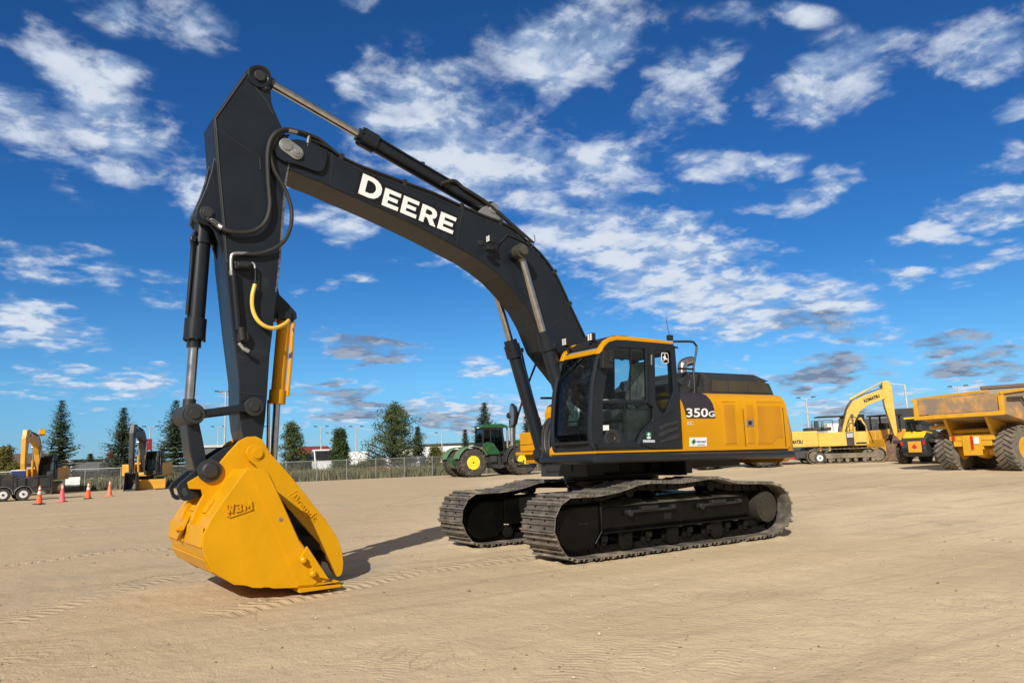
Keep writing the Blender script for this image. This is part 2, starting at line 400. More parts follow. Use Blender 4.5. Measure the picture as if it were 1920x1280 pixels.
# ------------------------------------------------------------------ the yard
def vnoise(x, y, seed):
    xi = np.floor(x).astype(np.int64); yi = np.floor(y).astype(np.int64); fx = x-xi; fy = y-yi
    fx = fx*fx*(3-2*fx); fy = fy*fy*(3-2*fy)
    def h(i, j):
        n = (i*374761393+j*668265263+seed*1442695041) & 0x7fffffff
        n = (n ^ (n >> 13))*1274126177 & 0x7fffffff
        return ((n ^ (n >> 16)) & 0xffff)/65535.0
    a = h(xi, yi); b = h(xi+1, yi); c = h(xi, yi+1); d = h(xi+1, yi+1)
    return (a*(1-fx)+b*fx)*(1-fy)+(c*(1-fx)+d*fx)*fy
def fbm(x, y, seed, o=4):
    r = 0; a = .5
    for k in range(o): r = r+a*(vnoise(x, y, seed+k)-.5); x = x*2.03+7; y = y*2.03+3; a *= .5
    return r
def gpx(L): return [ (ground(a, b)[0], ground(a, b)[1]) for a, b in L]
# tyre and crawler marks: (centre line as ground points, half width, lug pitch, strength)
BANDS = [(gpx([(0, 1165), (150, 1118), (330, 1075), (395, 1085)]), .30, .16, .8),
         (gpx([(400, 1150), (520, 1122), (640, 1098), (760, 1072), (900, 1052), (1000, 1040)]), .30, .15, 1.),
         (gpx([(0, 992), (150, 985), (300, 972)]), .33, .34, .75),
         (gpx([(0, 1008), (120, 998), (260, 1000)]), .28, .25, .4),
         (gpx([(650, 955), (720, 948), (810, 955)]), .35, .35, .8),
         (gpx([(640, 1262), (760, 1190), (850, 1110)]), .16, .06, .15),
         (gpx([(700, 1275), (800, 1200), (900, 1105), (960, 1060)]), .16, .06, .16),
         (gpx([(1060, 1278), (1150, 1180), (1185, 1080)]), .22, .07, .12),
         (gpx([(560, 935), (800, 915)]), .5, .4, .5),
         (gpx([(1330, 1262), (1420, 1150), (1560, 1060), (1800, 1000)]), .2, .08, .14),
         (gpx([(1180, 1262), (1330, 1120), (1520, 1020), (1900, 960)]), .22, .09, .14), (gpx([(1000, 1180), (1160, 1130), (1400, 1110), (1900, 1130)]), .2, .09, .14),
         (gpx([(1900, 1010), (1600, 960), (1500, 900)]), .3, .3, .45), (gpx([(1900, 930), (1650, 912), (1500, 885)]), .35, .35, .5), (gpx([(1000, 905), (1250, 925), (1900, 905)]), .4, .3, .4),
         (gpx([(0, 1060), (200, 1035), (320, 1030)]), .3, .2, .6), (gpx([(0, 1240), (200, 1180), (480, 1150)]), .25, .12, .25), (gpx([(0, 960), (250, 950), (320, 945)]), .4, .4, .5), (gpx([(640, 975), (820, 925), (1000, 898)]), .35, .35, .5),
         (gpx([(20, 1270), (330, 1190), (560, 1180), (820, 1240)]), .22, .10, .15)]
def hfun(x, y, R_):
    z = gz(x, y)
    fade = np.clip(1-(R_-30)/60, 0, 1)
    near = np.clip(1-(np.hypot(x-.5, y)-2)/8., 0, 1)
    z = z+fade*(fbm(x*.16, y*.16, 3)*.10*np.clip((R_-4)/10, .25, 1)+fbm(x*.9, y*.9, 11)*.030+fbm(x*3.5, y*3.5, 21)*.014+fbm(x*11, y*11, 31, 3)*.008)
    # churned patch on the left
    ch = np.clip(fbm(x*.28+4, y*.28, 55)*3.2+.1, 0, 1)*fade
    z = z+ch*(fbm(x*5, y*5, 71)*.045)
    z = z - .006
    # soil pushed up along the crawler tracks
    for yc in (1.295, -1.295):
        dx = np.maximum(np.maximum(-2.05-x, x-2.1), 0); dy = np.maximum(np.abs(y-yc)-.40, 0); dd_ = np.hypot(dx, dy)
        z = z+.040*np.exp(-((dd_-.07)/.07)**2)*(.45+fbm(x*6, y*6, 77)*1.8)*(dd_ > 0)+.012*np.exp(-(dd_/.25)**2)
    return z
def make_ground():
    ang = list(np.linspace(-47, 47, 560)); ang = np.array(ang+list(np.linspace(47, 313, 72))[1:-1])
    th = YAW+np.radians(ang); na = len(th)
    r = [1.2]
    while r[-1] < 75: r.append(r[-1]*1.0088+.002)
    while r[-1] < 4500: r.append(r[-1]*1.12)
    r = np.array(r); nr = len(r)
    R_, T_ = np.meshgrid(r, th, indexing='ij')
    x = CAM[0]+R_*np.cos(T_); y = CAM[1]+R_*np.sin(T_)
    z = hfun(x, y, R_)
    # loose soil windrow in front of the bucket
    mask = np.zeros_like(z); ph = np.zeros_like(z); acr = np.zeros_like(z)
    for pts, hw, pitch, st in BANDS:
        along = 0
        for i in range(len(pts)-1):
            ax, ay = pts[i]; bx_, by_ = pts[i+1]; L = hypot(bx_-ax, by_-ay); dx, dy = (bx_-ax)/L, (by_-ay)/L
            s = (x-ax)*dx+(y-ay)*dy; t = -(x-ax)*dy+(y-ay)*dx
            k = np.clip((hw-np.abs(t))/.08, 0, 1)*((s >= 0) & (s <= L))*st
            up = k > mask
            mask = np.where(up, k, mask); ph = np.where(up, (along+s)/pitch, ph); acr = np.where(up, t/hw, acr)
            along += L
    brk = np.clip(.55+fbm(x*1.3, y*1.3, 91)*2.2, 0, 1)
    mask = mask*brk
    z = z-mask*.018
    co = np.stack([x, y, z], -1).reshape(-1, 3)
    i = np.arange(nr-1)[:, None]; j = np.arange(na)[None, :]; j2 = (j+1) % na
    f = np.stack([i*na+j, (i+1)*na+j, (i+1)*na+j2, i*na+j2], -1).reshape(-1, 4)
    co = np.vstack([co, [[CAM[0], CAM[1], float(z[0].mean())]]]); c = len(co)-1
    me = bpy.data.meshes.new('ground'); nf = len(f); tri = np.stack([np.full(na, c), np.arange(na), (np.arange(na)+1) % na], -1)
    me.vertices.add(len(co)); me.vertices.foreach_set('co', co.ravel())
    me.loops.add(nf*4+na*3); me.loops.foreach_set('vertex_index', np.concatenate([f.ravel(), tri.ravel()]).astype(np.int32))
    me.polygons.add(nf+na); st_ = np.concatenate([np.arange(nf)*4, nf*4+np.arange(na)*3]).astype(np.int32)
    me.polygons.foreach_set('loop_start', st_)
    me.polygons.foreach_set('use_smooth', np.ones(nf+na, bool)); me.update(); me.validate()
    for nm, arr in (('tread', mask), ('phase', ph), ('across', acr)):
        a = me.attributes.new(nm, 'FLOAT', 'POINT'); a.data.foreach_set('value', np.append(arr.ravel(), 0).astype(np.float32))
    m_ = bpy.data.materials.new('packed_sandy_gravel'); m_.use_nodes = True; nt = m_.node_tree; p = nt.nodes['Principled BSDF']
    tc = N(nt, 'ShaderNodeTexCoord'); o = tc.outputs['Object']
    nbig = noise(nt, o, .09, 5, .6, .4); nmid = noise(nt, o, .7, 6, .65, .3); nf_ = noise(nt, o, 7, 5, .7); ng = noise(nt, o, 60, 3, .7)
    c = mixc(nt, mapr(nt, nbig, .38, .62), (.52, .402, .250, 1), (.69, .545, .358, 1))
    c = mixc(nt, mth(nt, 'MULTIPLY', mapr(nt, nmid, .48, .72), .55), c, (.43, .325, .205, 1))
    # drive lanes stretched along the yard
    mp = N(nt, 'ShaderNodeMapping'); setin(mp, 0, o); mp.inputs['Rotation'].default_value = (0, 0, radians(-28)); mp.inputs['Scale'].default_value = (.05, .55, 1)
    nl = noise(nt, mp.outputs[0], 1.6, 5, .6, .6)
    c = mixc(nt, mth(nt, 'MULTIPLY', mapr(nt, nl, .46, .66), .34), c, (.76, .60, .40, 1))
    c = mixc(nt, mth(nt, 'MULTIPLY', mapr(nt, nf_, .35, .75), .20), c, (.38, .29, .20, 1))
    c = mixc(nt, mth(nt, 'MULTIPLY', mapr(nt, ng, .3, .7), .22), c, (.72, .61, .45, 1))
    # darker, browner soil towards the churned left side
    gx = N(nt, 'ShaderNodeSeparateXYZ'); setin(gx, 0, o)
    lat = mth(nt, 'ADD', mth(nt, 'MULTIPLY', mth(nt, 'SUBTRACT', gx.outputs[0], CAM[0]), r0[0]), mth(nt, 'MULTIPLY', mth(nt, 'SUBTRACT', gx.outputs[1], CAM[1]), r0[1]))
    lf = mapr(nt, mth(nt, 'ADD', lat, mth(nt, 'MULTIPLY', nmid, 6.)), 3.5, -1.5)
    c = mixc(nt, mth(nt, 'MULTIPLY', lf, mapr(nt, nbig, .30, .62, .35, .8)), c, mixc(nt, nf_, (.36, .27, .175, 1), (.55, .42, .27, 1)))
    # broad wheel-polished bands and darker ruts
    mp3 = N(nt, 'ShaderNodeMapping'); setin(mp3, 0, o); mp3.inputs['Rotation'].default_value = (0, 0, radians(-12)); mp3.inputs['Scale'].default_value = (.06, .9, 1)
    nr_ = noise(nt, mp3.outputs[0], 2.1, 6, .65, 1.1)
    c = mixc(nt, mth(nt, 'MULTIPLY', mapr(nt, nr_, .52, .66), .42), c, (.36, .275, .185, 1))
    c = mixc(nt, mth(nt, 'MULTIPLY', N(nt, 'ShaderNodeAttribute', attribute_name='tread').outputs['Fac'], .38), c, mixc(nt, nmid, (.40, .305, .20, 1), (.74, .58, .39, 1)))
    # grey damp stains
    ns = noise(nt, o, .35, 4, .6, .8)
    c = mixc(nt, mth(nt, 'MULTIPLY', mapr(nt, ns, .57, .72), .5), c, (.36, .31, .25, 1))
    # scattered pebbles
    vo = N(nt, 'ShaderNodeTexVoronoi'); setin(vo, 'Vector', o); vo.inputs['Scale'].default_value = 26; vo.inputs['Randomness'].default_value = 1
    vr = N(nt, 'ShaderNodeSeparateColor'); setin(vr, 0, vo.outputs['Color'])
    peb = mth(nt, 'MULTIPLY', mapr(nt, vo.outputs['Distance'], .30, .18), mapr(nt, vr.outputs[0], .80, .84))
    c = mixc(nt, mth(nt, 'MULTIPLY', peb, .8), c, mixc(nt, vr.outputs[1], (.20, .17, .14, 1), (.62, .57, .48, 1)))
    # grass beyond the fence
    at_t = N(nt, 'ShaderNodeAttribute', attribute_name='tread'); at_p = N(nt, 'ShaderNodeAttribute', attribute_name='phase'); at_a = N(nt, 'ShaderNodeAttribute', attribute_name='across')
    geo = N(nt, 'ShaderNodeSeparateXYZ'); setin(geo, 0, o)
    fx0, fy0 = FENCE_A; fdx, fdy = FENCE_D
    side = mth(nt, 'ADD', mth(nt, 'MULTIPLY', mth(nt, 'SUBTRACT', geo.outputs[0], fx0), -fdy), mth(nt, 'MULTIPLY', mth(nt, 'SUBTRACT', geo.outputs[1], fy0), fdx))
    gm = mapr(nt, mth(nt, 'ADD', side, mth(nt, 'MULTIPLY', nmid, 2.)), .6, 1.6)
    c = mixc(nt, gm, c, mixc(nt, nf_, (.045, .060, .018, 1), (.13, .125, .055, 1)))
    setin(p, 'Base Color', c); p.inputs['Roughness'].default_value = .93; p.inputs['Specular IOR Level'].default_value = .25
    # bumps: grit, pebbles, tyre lugs
    sn = mth(nt, 'SINE', mth(nt, 'MULTIPLY', mth(nt, 'ADD', at_p.outputs['Fac'], mth(nt, 'MULTIPLY', mth(nt, 'ABSOLUTE', at_a.outputs['Fac']), .8)), 2*pi))
    lug = mth(nt, 'MULTIPLY', mapr(nt, sn, -.4, .5), at_t.outputs['Fac'])
    hgt = mth(nt, 'ADD', mth(nt, 'MULTIPLY', nf_, .024), mth(nt, 'MULTIPLY', ng, .007)); hgt = mth(nt, 'ADD', hgt, mth(nt, 'MULTIPLY', noise(nt, o, 24, 5, .75), .016))
    hgt = mth(nt, 'ADD', hgt, mth(nt, 'MULTIPLY', peb, .010))
    hgt = mth(nt, 'ADD', hgt, mth(nt, 'MULTIPLY', lug, .045))
    n2 = noise(nt, o, 2.2, 6, .7, .6); hgt = mth(nt, 'ADD', hgt, mth(nt, 'MULTIPLY', n2, .06))
    mp2 = N(nt, 'ShaderNodeMapping'); setin(mp2, 0, o); mp2.inputs['Rotation'].default_value = (0, 0, radians(-35)); mp2.inputs['Scale'].default_value = (.25, 9, 1)
    hgt = mth(nt, 'ADD', hgt, mth(nt, 'MULTIPLY', noise(nt, mp2.outputs[0], 1.5, 5, .7, 1.2), mth(nt, 'MULTIPLY', mapr(nt, nmid, .45, .6), .003)))
    bn = N(nt, 'ShaderNodeBump'); bn.inputs['Strength'].default_value = .62; bn.inputs['Distance'].default_value = 1.0
    setin(bn, 'Height', hgt); setin(p, 'Normal', bn.outputs[0])
    me.materials.append(m_)
    o_ = bpy.data.objects.new('ground', me); col.objects.link(o_); tag(o_, 'sandy brown packed dirt yard with tyre marks', 'ground', kind='structure')
    return o_
FA = ground(20, 926); FB = ground(900, 888)
FENCE_A = (FA[0], FA[1]); _L = hypot(FB[0]-FA[0], FB[1]-FA[1]); FENCE_D = ((FB[0]-FA[0])/_L, (FB[1]-FA[1])/_L)
# the far side of the fence lies where the signed distance is positive
_s = -(CAM[0]-FA[0])*FENCE_D[1]+(CAM[1]-FA[1])*FENCE_D[0]
if _s > 0: FENCE_D = (-FENCE_D[0], -FENCE_D[1])
make_ground()

# loose stones on the yard
def make_stones():
    rnd = np.random.RandomState(9); n = 2600
    d = 2.2+rnd.beta(1.1, 2.2, n)*26; a = YAW+np.radians(rnd.uniform(-46, 46, n)); x = CAM[0]+d*np.cos(a); y = CAM[1]+d*np.sin(a)
    z = hfun(x, y, d); s = rnd.lognormal(0, .5, n)*.0055*(1+d*.03)
    base = np.array([[1, 0, 0], [0, 1, 0], [-1, 0, 0], [0, -1, 0], [0, 0, .7], [0, 0, -.5], [.65, .65, .35], [-.6, .6, .3], [-.6, -.65, .35], [.6, -.6, .3]])
    tri = [(0, 6, 4), (6, 1, 4), (1, 7, 4), (7, 2, 4), (2, 8, 4), (8, 3, 4), (3, 9, 4), (9, 0, 4), (0, 1, 6), (1, 2, 7), (2, 3, 8), (3, 0, 9)]
    V = []; F = []
    for i in range(n):
        p = base*(1+rnd.uniform(-.3, .3, base.shape)); t = rnd.uniform(0, 6.3); c_, s_ = cos(t), sin(t)
        q = np.stack([p[:, 0]*c_-p[:, 1]*s_*.8, p[:, 0]*s_+p[:, 1]*c_*.8, p[:, 2]], -1)*s[i]+np.array([x[i], y[i], z[i]+s[i]*.25]); k = len(V)
        V += [tuple(v) for v in q]; F += [(a_+k, b_+k, c2+k) for a_, b_, c2 in tri]
    me = bpy.data.meshes.new('loose_stones'); me.from_pydata(V, [], F)
    m_ = bpy.data.materials.new('stone'); m_.use_nodes = True; nt = m_.node_tree; p = nt.nodes['Principled BSDF']; gi = N(nt, 'ShaderNodeNewGeometry')
    setin(p, 'Base Color', mixc(nt, gi.outputs['Random Per Island'], (.20, .15, .10, 1), (.60, .48, .34, 1))); p.inputs['Roughness'].default_value = .9
    me.materials.append(m_); o = bpy.data.objects.new('loose_stones', me); col.objects.link(o); tag(o, 'small loose stones scattered over the sandy yard', 'gravel', kind='stuff')
make_stones()
# ------------------------------------------------------------------ the large excavator
EX = thing('excavator', 'large black and yellow crawler excavator in front, long boom raised, yellow bucket on the ground', 'excavator')

def loop_resample(P, n):
    P = [Vector((p[0], p[1])) for p in P]; Q = []
    m_ = len(P)
    for i in range(m_):
        a, b, c, d = P[i-1], P[i], P[(i+1) % m_], P[(i+2) % m_]
        for k in range(10):
            t = k/10; Q.append(.5*((2*b)+(c-a)*t+(2*a-5*b+4*c-d)*t*t+(3*b-a-3*c+d)*t**3))
    L = [0.]
    for i in range(len(Q)): L.append(L[-1]+(Q[(i+1) % len(Q)]-Q[i]).length)
    out = []; k = 0
    for i in range(n):
        s_ = L[-1]*i/n
        while L[k+1] < s_: k += 1
        t = (s_-L[k])/(L[k+1]-L[k]); out.append(Q[k].lerp(Q[(k+1) % len(Q)], t))
    return out, L[-1]/n
TRK = [(2.13, .925), (1.8, .915), (1.48, .93), (1.19, .965), (.92, 1.03), (.65, 1.05), (.3, 1.03), (.0, 1.02), (-.35, 1.04), (-.72, 1.055), (-1.0, 1.0), (-1.25, .95),
       (-1.7, .925), (-2.08, .90), (-2.32, .81), (-2.47, .64), (-2.50, .46), (-2.42, .25), (-2.22, .09), (-1.9, .03), (-1.2, .022), (0, .02), (1.2, .02), (1.9, .02),
       (2.16, .045), (2.28, .13), (2.39, .30), (2.45, .46), (2.44, .58), (2.38, .74), (2.28, .85)]
def make_track(yc, name='crawler_track'):
    n = 52; pts, pitch = loop_resample(TRK, n)
    mb = MB(); ch = MB(); rnd = random.Random(int(yc*100))
    cx = sum(p.x for p in pts)/n; cz = .5
    for i in range(n):
        a, b = pts[i], pts[(i+1) % n]; c = (a+b)/2; t = (b-a).normalized(); nrm = Vector((t.y, -t.x))
        mid = Vector((c.x-max(-1.9, min(1.9, c.x)), c.y-.5))
        if nrm.dot(mid) < 0: nrm = -nrm
        R_ = Matrix(((t.x, 0, nrm.x), (0, 1, 0), (t.y, 0, nrm.y)))      # columns: along, across, out
        def put(M, along, across, out, sz):
            o = c+t*along+nrm*out; M.box((o.x, yc+across, o.y), sz, R_)
        L = (b-a).length
        j = rnd.uniform(-.004, .004)
        put(mb, 0, j, -.040, (L*.97, .80, .014))
        put(mb, -L*.42, j, -.018, (.026, .80, .042)); put(mb, 0, j, -.022, (.020, .80, .030)); put(mb, L*.38, j, -.022, (.020, .80, .030))
        for s in (-1, 1):
            put(ch, 0, s*.105, -.10, (L*1.06, .035, .10))
            for q in (-.05, .05): put(ch, q, s*.17, -.030, (.022, .022, .024))
        p = a-nrm*.10*1.0; ch.cyl((p.x, yc-.14, p.y), (p.x, yc+.14, p.y), .034, n=8)
    tr = mb.build(name, SHOE, EX, bevel=.003, seg=1)
    ch.build('track_chain', SHOED, tr)
    return tr
def make_frame(yc, s):
    "s=+1: outer side looks to +y"
    def ay(v): return yc+s*v
    mb = MB()
    # main beam: box with sloping top, from idler yoke to final drive
    sec = [(-.26, .34), (.20, .34), (.23, .42), (.23, .66), (.20, .70), (-.02, .80), (-.26, .82)]
    rows = []
    for x in (1.47, -1.62): rows.append([(x, ay(a), z) for a, z in sec])
    n = len(sec); vs = rows[0]+rows[1]; fs = [tuple(range(n)), tuple(range(2*n-1, n-1, -1))]+[(i, (i+1) % n, (i+1) % n+n, i+n) for i in range(n)]
    mb.add(vs, fs)
    fr = mb.build('track_frame', GLOSSB, EX, bevel=.018, seg=3)
    tp = MB()
    for x0, x1 in ((1.42, .54), (.30, -.58), (-.86, -1.58)): tp.sheet([[(x0, ay(.195), .7055), (x1, ay(.195), .7055)], [(x0, ay(.02), .7865), (x1, ay(.02), .7865)]], False)
    tp.sheet([[(.54, ay(.195), .7055), (.30, ay(.195), .7055)], [(.54, ay(.165), .7190), (.30, ay(.165), .7190)]], False); tp.sheet([[(-.58, ay(.195), .7055), (-.86, ay(.195), .7055)], [(-.58, ay(.165), .7190), (-.86, ay(.165), .7190)]], False)
    tp.build('frame_top_plate', OLIVED, fr, split=False)
    g = MB(); g.box((-.07, ay(.25), .355), (3.1, .05, .028)); g.tube([(1.48, ay(.245), .72), (1.49, ay(.25), .38), (1.62, ay(.25), .22)], .018, 6, False)
    g.bx(1.46, 1.50, ay(-.26), ay(.245), .36, .79)
    g.build('frame_flange', GLOSSB, fr, bevel=.006)
    b = MB()
    for x in (.55, -.9):
        b.bx(x-.42, x+.42, ay(.235), ay(.29), .60, .64); b.cyl((x+.44, ay(.22), .605), (x+.44, ay(.32), .605), .05, n=12)
        b.bx(x-.1, x+.22, ay(.235), ay(.315), .63, .685); b.bx(x-.46, x-.38, ay(.23), ay(.31), .61, .67)
    b.build('step_bracket', BLK, fr, bevel=.006)
    h = MB()
    for x, w in ((.42, .20), (-.72, .22)):
        h.add([(x-w/2, ay(.155), .7228), (x+w/2, ay(.155), .7228), (x+w/2, ay(.03), .7797), (x-w/2, ay(.03), .7797)], [(0, 1, 2, 3)])
    h.bx(-.02+.15, .13+.15, ay(.225), ay(.2335), .46, .56); h.bx(1.72, 1.88, ay(.236), ay(.2435), .50, .515)
    h.build('frame_opening', mat('dark_opening', (.002, .002, .002), .8), fr)
    # idler guard box
    i_ = MB(); i_.prism([(1.50, .30), (1.62, .17), (1.95, .12), (2.10, .16), (2.27, .34), (2.30, .55), (2.22, .72), (2.0, .76), (1.50, .76)], ay(-.24), ay(.235))
    i_.build('idler_guard', GLOSSB, fr, bevel=.035, seg=3)
    w = MB(); w.lathe((1.98, ay(-.09), .5), (0, s, 0), [(0, .40), (.18, .40)], 32); w.build('idler', SHOED, fr, bevel=.01)
    # final drive and sprocket
    d = MB(); d.lathe((-2.0, ay(-.25), .50), (0, s, 0), [(0, .27), (.14, .30), (.15, .235), (.22, .225), (.5, .250), (.515, .245), (.53, .20), (.535, .02)], 40)
    for k in range(12): an = k*pi/6; d.cyl((-2.0+.19*cos(an), ay(.275), .50+.19*sin(an)), (-2.0+.19*cos(an), ay(.295), .50+.19*sin(an)), .014, n=8)
    d.build('final_drive', mat('dusted_drive', (.030, .027, .021), .42, var=.3, dirt=(.085, .07, .05), damt=.4), fr)
    sp = MB(); pr = []
    for k in range(21):
        a = 2*pi*k/21
        for da, rr in ((-.10, .36), (-.045, .41), (.045, .41), (.10, .36)): pr.append((-2.0+rr*cos(a+da), .50+rr*sin(a+da)))
    sp.prism(pr, ay(-.045), ay(.045)); sp.build('sprocket', SHOED, fr)
    # track rollers: 8 below, 2 carriers above
    for k in range(8):
        x = 1.42-k*.42; r = MB(); r.lathe((x, ay(-.22), .215), (0, s, 0), [(0, .06), (.02, .105), (.09, .105), (.11, .08), (.29, .08), (.31, .105), (.36, .105), (.38, .05), (.41, .045)], 20)
        r.box((x, ay(.195), .27), (.11, .05, .08)); r.build('track_roller', SHOED, fr)
    for x in (.85, -.85):
        r = MB(); r.lathe((x, ay(-.15), .885), (0, s, 0), [(0, .08), (.3, .08)], 16); r.box((x, ay(-.05), .80), (.1, .12, .1)); r.build('carrier_roller', SHOED, fr)
    for x in (1.02, .10, -.85):
        r = MB(); r.prism([(x-.13, .33), (x-.12, .14), (x-.08, .09), (x+.08, .09), (x+.12, .14), (x+.13, .33)], ay(.185), ay(.205)); r.build('chain_guide', SHOED, fr, bevel=.005)
    return fr
make_track(1.295); make_track(-1.295)
make_frame(1.295, 1); make_frame(-1.295, -1)
# car body between the tracks
mb = MB(); mb.lathe((0, 0, .5), (0, 0, 1), [(0, .80), (.45, .74), (.50, .80), (.56, .80)], 40)
for sx in (-1, 1):
    for sy in (-1, 1):
        p0 = Vector((sx*.35, sy*.35, .70)); p1 = Vector((sx*1.15, sy*1.08, .62)); mb.bar(p0, p1, .42, .30)
mb.box((0, 0, .66), (1.3, 1.3, .26))
cb = mb.build('car_body', GLOSSB, EX, bevel=.02)
mb = MB(); mb.lathe((0, 0, 1.03), (0, 0, 1), [(0, .74), (.03, .80), (.10, .80), (.11, .72), (.2, .72), (.32, .72)], 48)
for k in range(30): a = 2*pi*k/30; mb.cyl((.77*cos(a), .77*sin(a), 1.0), (.77*cos(a), .77*sin(a), 1.16), .02, n=6)
mb.build('slewing_ring', SHOED, EX)

# ---- upper structure
def UB(mb, name, material, parent=None, **k): return mb.build(name, material, parent or EX, xf=MU, **k)
mb = MB(); mb.bx(-2.75, .70, -1.42, 1.42, 1.32, 1.44); mb.bx(-2.6, .9, -.62, .62, 1.16, 1.32)
mb.bx(.70, 1.56, .46, 1.42, 1.33, 1.43)
mb.bx(-.7, -.55, .7, 1.2, 1.10, 1.32); mb.bx(-.9, -.75, -.3, .9, 1.06, 1.32); mb.bx(.75, 1.1, -.5, .7, 1.12, 1.32)
deck = UB(mb, 'deck', CHARM, bevel=.01)
XF = S(1119, 846, 1.50)[0]
def skirt(px0, px1, ztop, zbot, y0, name, material, parent, bev):
    a, b = S(px0[0], px0[1], y0), S(px1[0], px1[1], y0)
    q = MB(); q.prism([(XF, a[1]), (b[0], b[1]), (b[0], b[1]-zbot), (XF, a[1]-zbot)], y0-.11, y0)
    q.bx(XF, XF+.035, .46, y0, a[1]-zbot, a[1]); return UB(q, name, material, parent, bevel=bev)
skirt((1119, 849), (1478, 841), 0, .13, 1.495, 'deck_skirt', CHARM, deck, .006)
skirt((1119, 845.5), (1478, 837.5), 0, .030, 1.512, 'deck_edge_strip', YEL, deck, .003)
tr_ = S3(1491, 851, 1.58); tl = S3(1126, 860.5, 1.58)
e_ = S3(1036, 861, .44); e_.x = min(e_.x, 1.80)
mb = MB(); cx_ = tl.x+.05
mb.tube([Vector((cx_+.02, .30, tl.z)), Vector((cx_+.05, .44, tl.z)), Vector((cx_+.06, .9, tl.z)), Vector((cx_+.06, 1.40, tl.z)), Vector((cx_+.02, 1.52, tl.z)), Vector((cx_-.08, 1.575, tl.z)), Vector((cx_-.3, 1.58, tl.z)), tr_+Vector((.10, 0, 0)), tr_+Vector((.02, -.04, 0)), tr_+Vector((-.02, -.3, 0))], .062, 14, False)
UB(mb, 'side_guard_rail', CHAR, deck)
mb = MB()
for k in range(6):
    q = tl.lerp(tr_, (k+.5)/6); mb.bx(q.x-.05, q.x+.05, 1.46, 1.56, q.z-.02, q.z+.06)
UB(mb, 'rail_bracket', CHARM, deck, bevel=.005)

# engine side body: section swept along x
def sweep_body(xs, sec, s=1, off=0.):
    rows = []
    for x, sx_in in xs:
        rows.append([(x, s*(y+off if y > .3 else y)*1-(s*sx_in), z+(off if y < 1.45 else 0)) for y, z in sec])
    return rows
SEC = [(1.485, 1.455), (1.49, 1.70), (1.49, 2.10), (1.480, 2.20), (1.450, 2.28), (1.395, 2.345), (1.315, 2.385), (1.20, 2.40), (.55, 2.405)]
def body_panel(name, x0, x1, s, material, parent, sec=SEC, off=0.):
    n = len(sec)
    a = [(x0, s*(y+off), z+(off if y < 1.4 else 0)) for y, z in sec]; b = [(x1, s*(y+off), z+(off if y < 1.4 else 0)) for y, z in sec]
    k = [(x, s*(y+off-.05), z-.05) for x in (x0, x1) for y, z in sec]
    mb = MB(); mb.add(a+b, [(i, i+1, n+i+1, n+i) for i in range(n-1)], True)
    mb.add(k, [(i, i+1, n+i+1, n+i) for i in range(n-1)], True)
    mb.add(a+k[:n], [(i, i+1, n+i+1, n+i) for i in range(n-1)]); mb.add(b+k[n:], [(i, i+1, n+i+1, n+i) for i in range(n-1)])
    return UB(mb, name, material, parent)
body = MB(); body.bx(-2.80, -.27, -1.40, 1.42, 1.445, 2.30); body = UB(body, 'engine_housing', YEL, bevel=.05)
xa = S(1278, 740, 1.49)[0]; xb = S(1391, 780, 1.49)[0]; xc = S(1479, 800, 1.49)[0]
p1 = body_panel('service_door', xa, xb+.006, 1, YEL, body); p2 = body_panel('service_door', xb-.006, xc+.01, 1, YEL, body)
body_panel('service_door', -.3, -1.6, -1, YEL, body); body_panel('service_door', -1.62, -2.8, -1, YEL, body)
PERF = mat('perforated_yellow', (.56, .245, .003), .45, var=.04)
nt = PERF.node_tree; p = nt.nodes['Principled BSDF']; tc = N(nt, 'ShaderNodeTexCoord'); vo = N(nt, 'ShaderNodeTexVoronoi'); vo.inputs['Randomness'].default_value = 0; vo.inputs['Scale'].default_value = 45
setin(vo, 'Vector', tc.outputs['Object']); lk = p.inputs['Base Color'].links[0].from_socket
setin(p, 'Base Color', mixc(nt, mapr(nt, vo.outputs['Distance'], .42, .30), lk, (.42, .18, .003, 1)))
def side_plate(name, pts, y0, y1, material, parent, bevel=.006, Y=None, **k):
    mb = MB(); mb.prism(P2(pts, Y if Y is not None else y1), y0, y1); return UB(mb, name, material, parent, bevel=bevel, **k)
side_plate('vent_panel', [(1356, 758), (1378, 758), (1382, 831), (1361, 832)], 1.47, 1.496, PERF, p1)
side_plate('vent_panel', [(1398, 759), (1411, 759), (1414, 784), (1399, 784)], 1.47, 1.496, PERF, p2)
side_plate('vent_panel', [(1401, 802), (1413, 802), (1415, 831), (1402, 831)], 1.47, 1.496, PERF, p2)
side_plate('vent_panel', [(1419, 760), (1463, 760), (1469, 820), (1457, 820), (1450, 831), (1422, 831)], 1.47, 1.496, PERF, p2)
mb = MB()
def frame_line(pts, Y, r, closed=True):
    q = [S3(a, b, Y) for a, b in pts]; 
    if closed: q.append(q[0])
    mb.tube(q, r, 6, False)
frame_line([(1352, 752), (1379.5, 752), (1385, 834), (1358, 835)], 1.4865, .0045)
frame_line([(1417, 752), (1466, 752), (1474, 818), (1459, 822), (1452, 834), (1420, 834)], 1.4865, .0045)
UB(mb, 'pressed_rib', YEL, p2)
mb = MB(); mb.prism(P2([(1400, 786.5), (1413, 786), (1414, 799), (1401, 799)], 1.50), 1.48, 1.502); lat = UB(mb, 'door_latch', STEEL, p2, bevel=.004)
mb = MB(); mb.prism(P2([(1403, 789), (1409, 789), (1409, 796), (1403, 796)], 1.50), 1.49, 1.509); UB(mb, 'latch_handle', BLK, p2, bevel=.003)
mb = MB(); a = S3(1391, 742, 1.492); b = S3(1392, 837, 1.492)
mb.bx(a.x-.006, a.x+.006, 1.46, 1.4915, b.z, 2.12); UB(mb, 'door_gap', BLKD, p2)
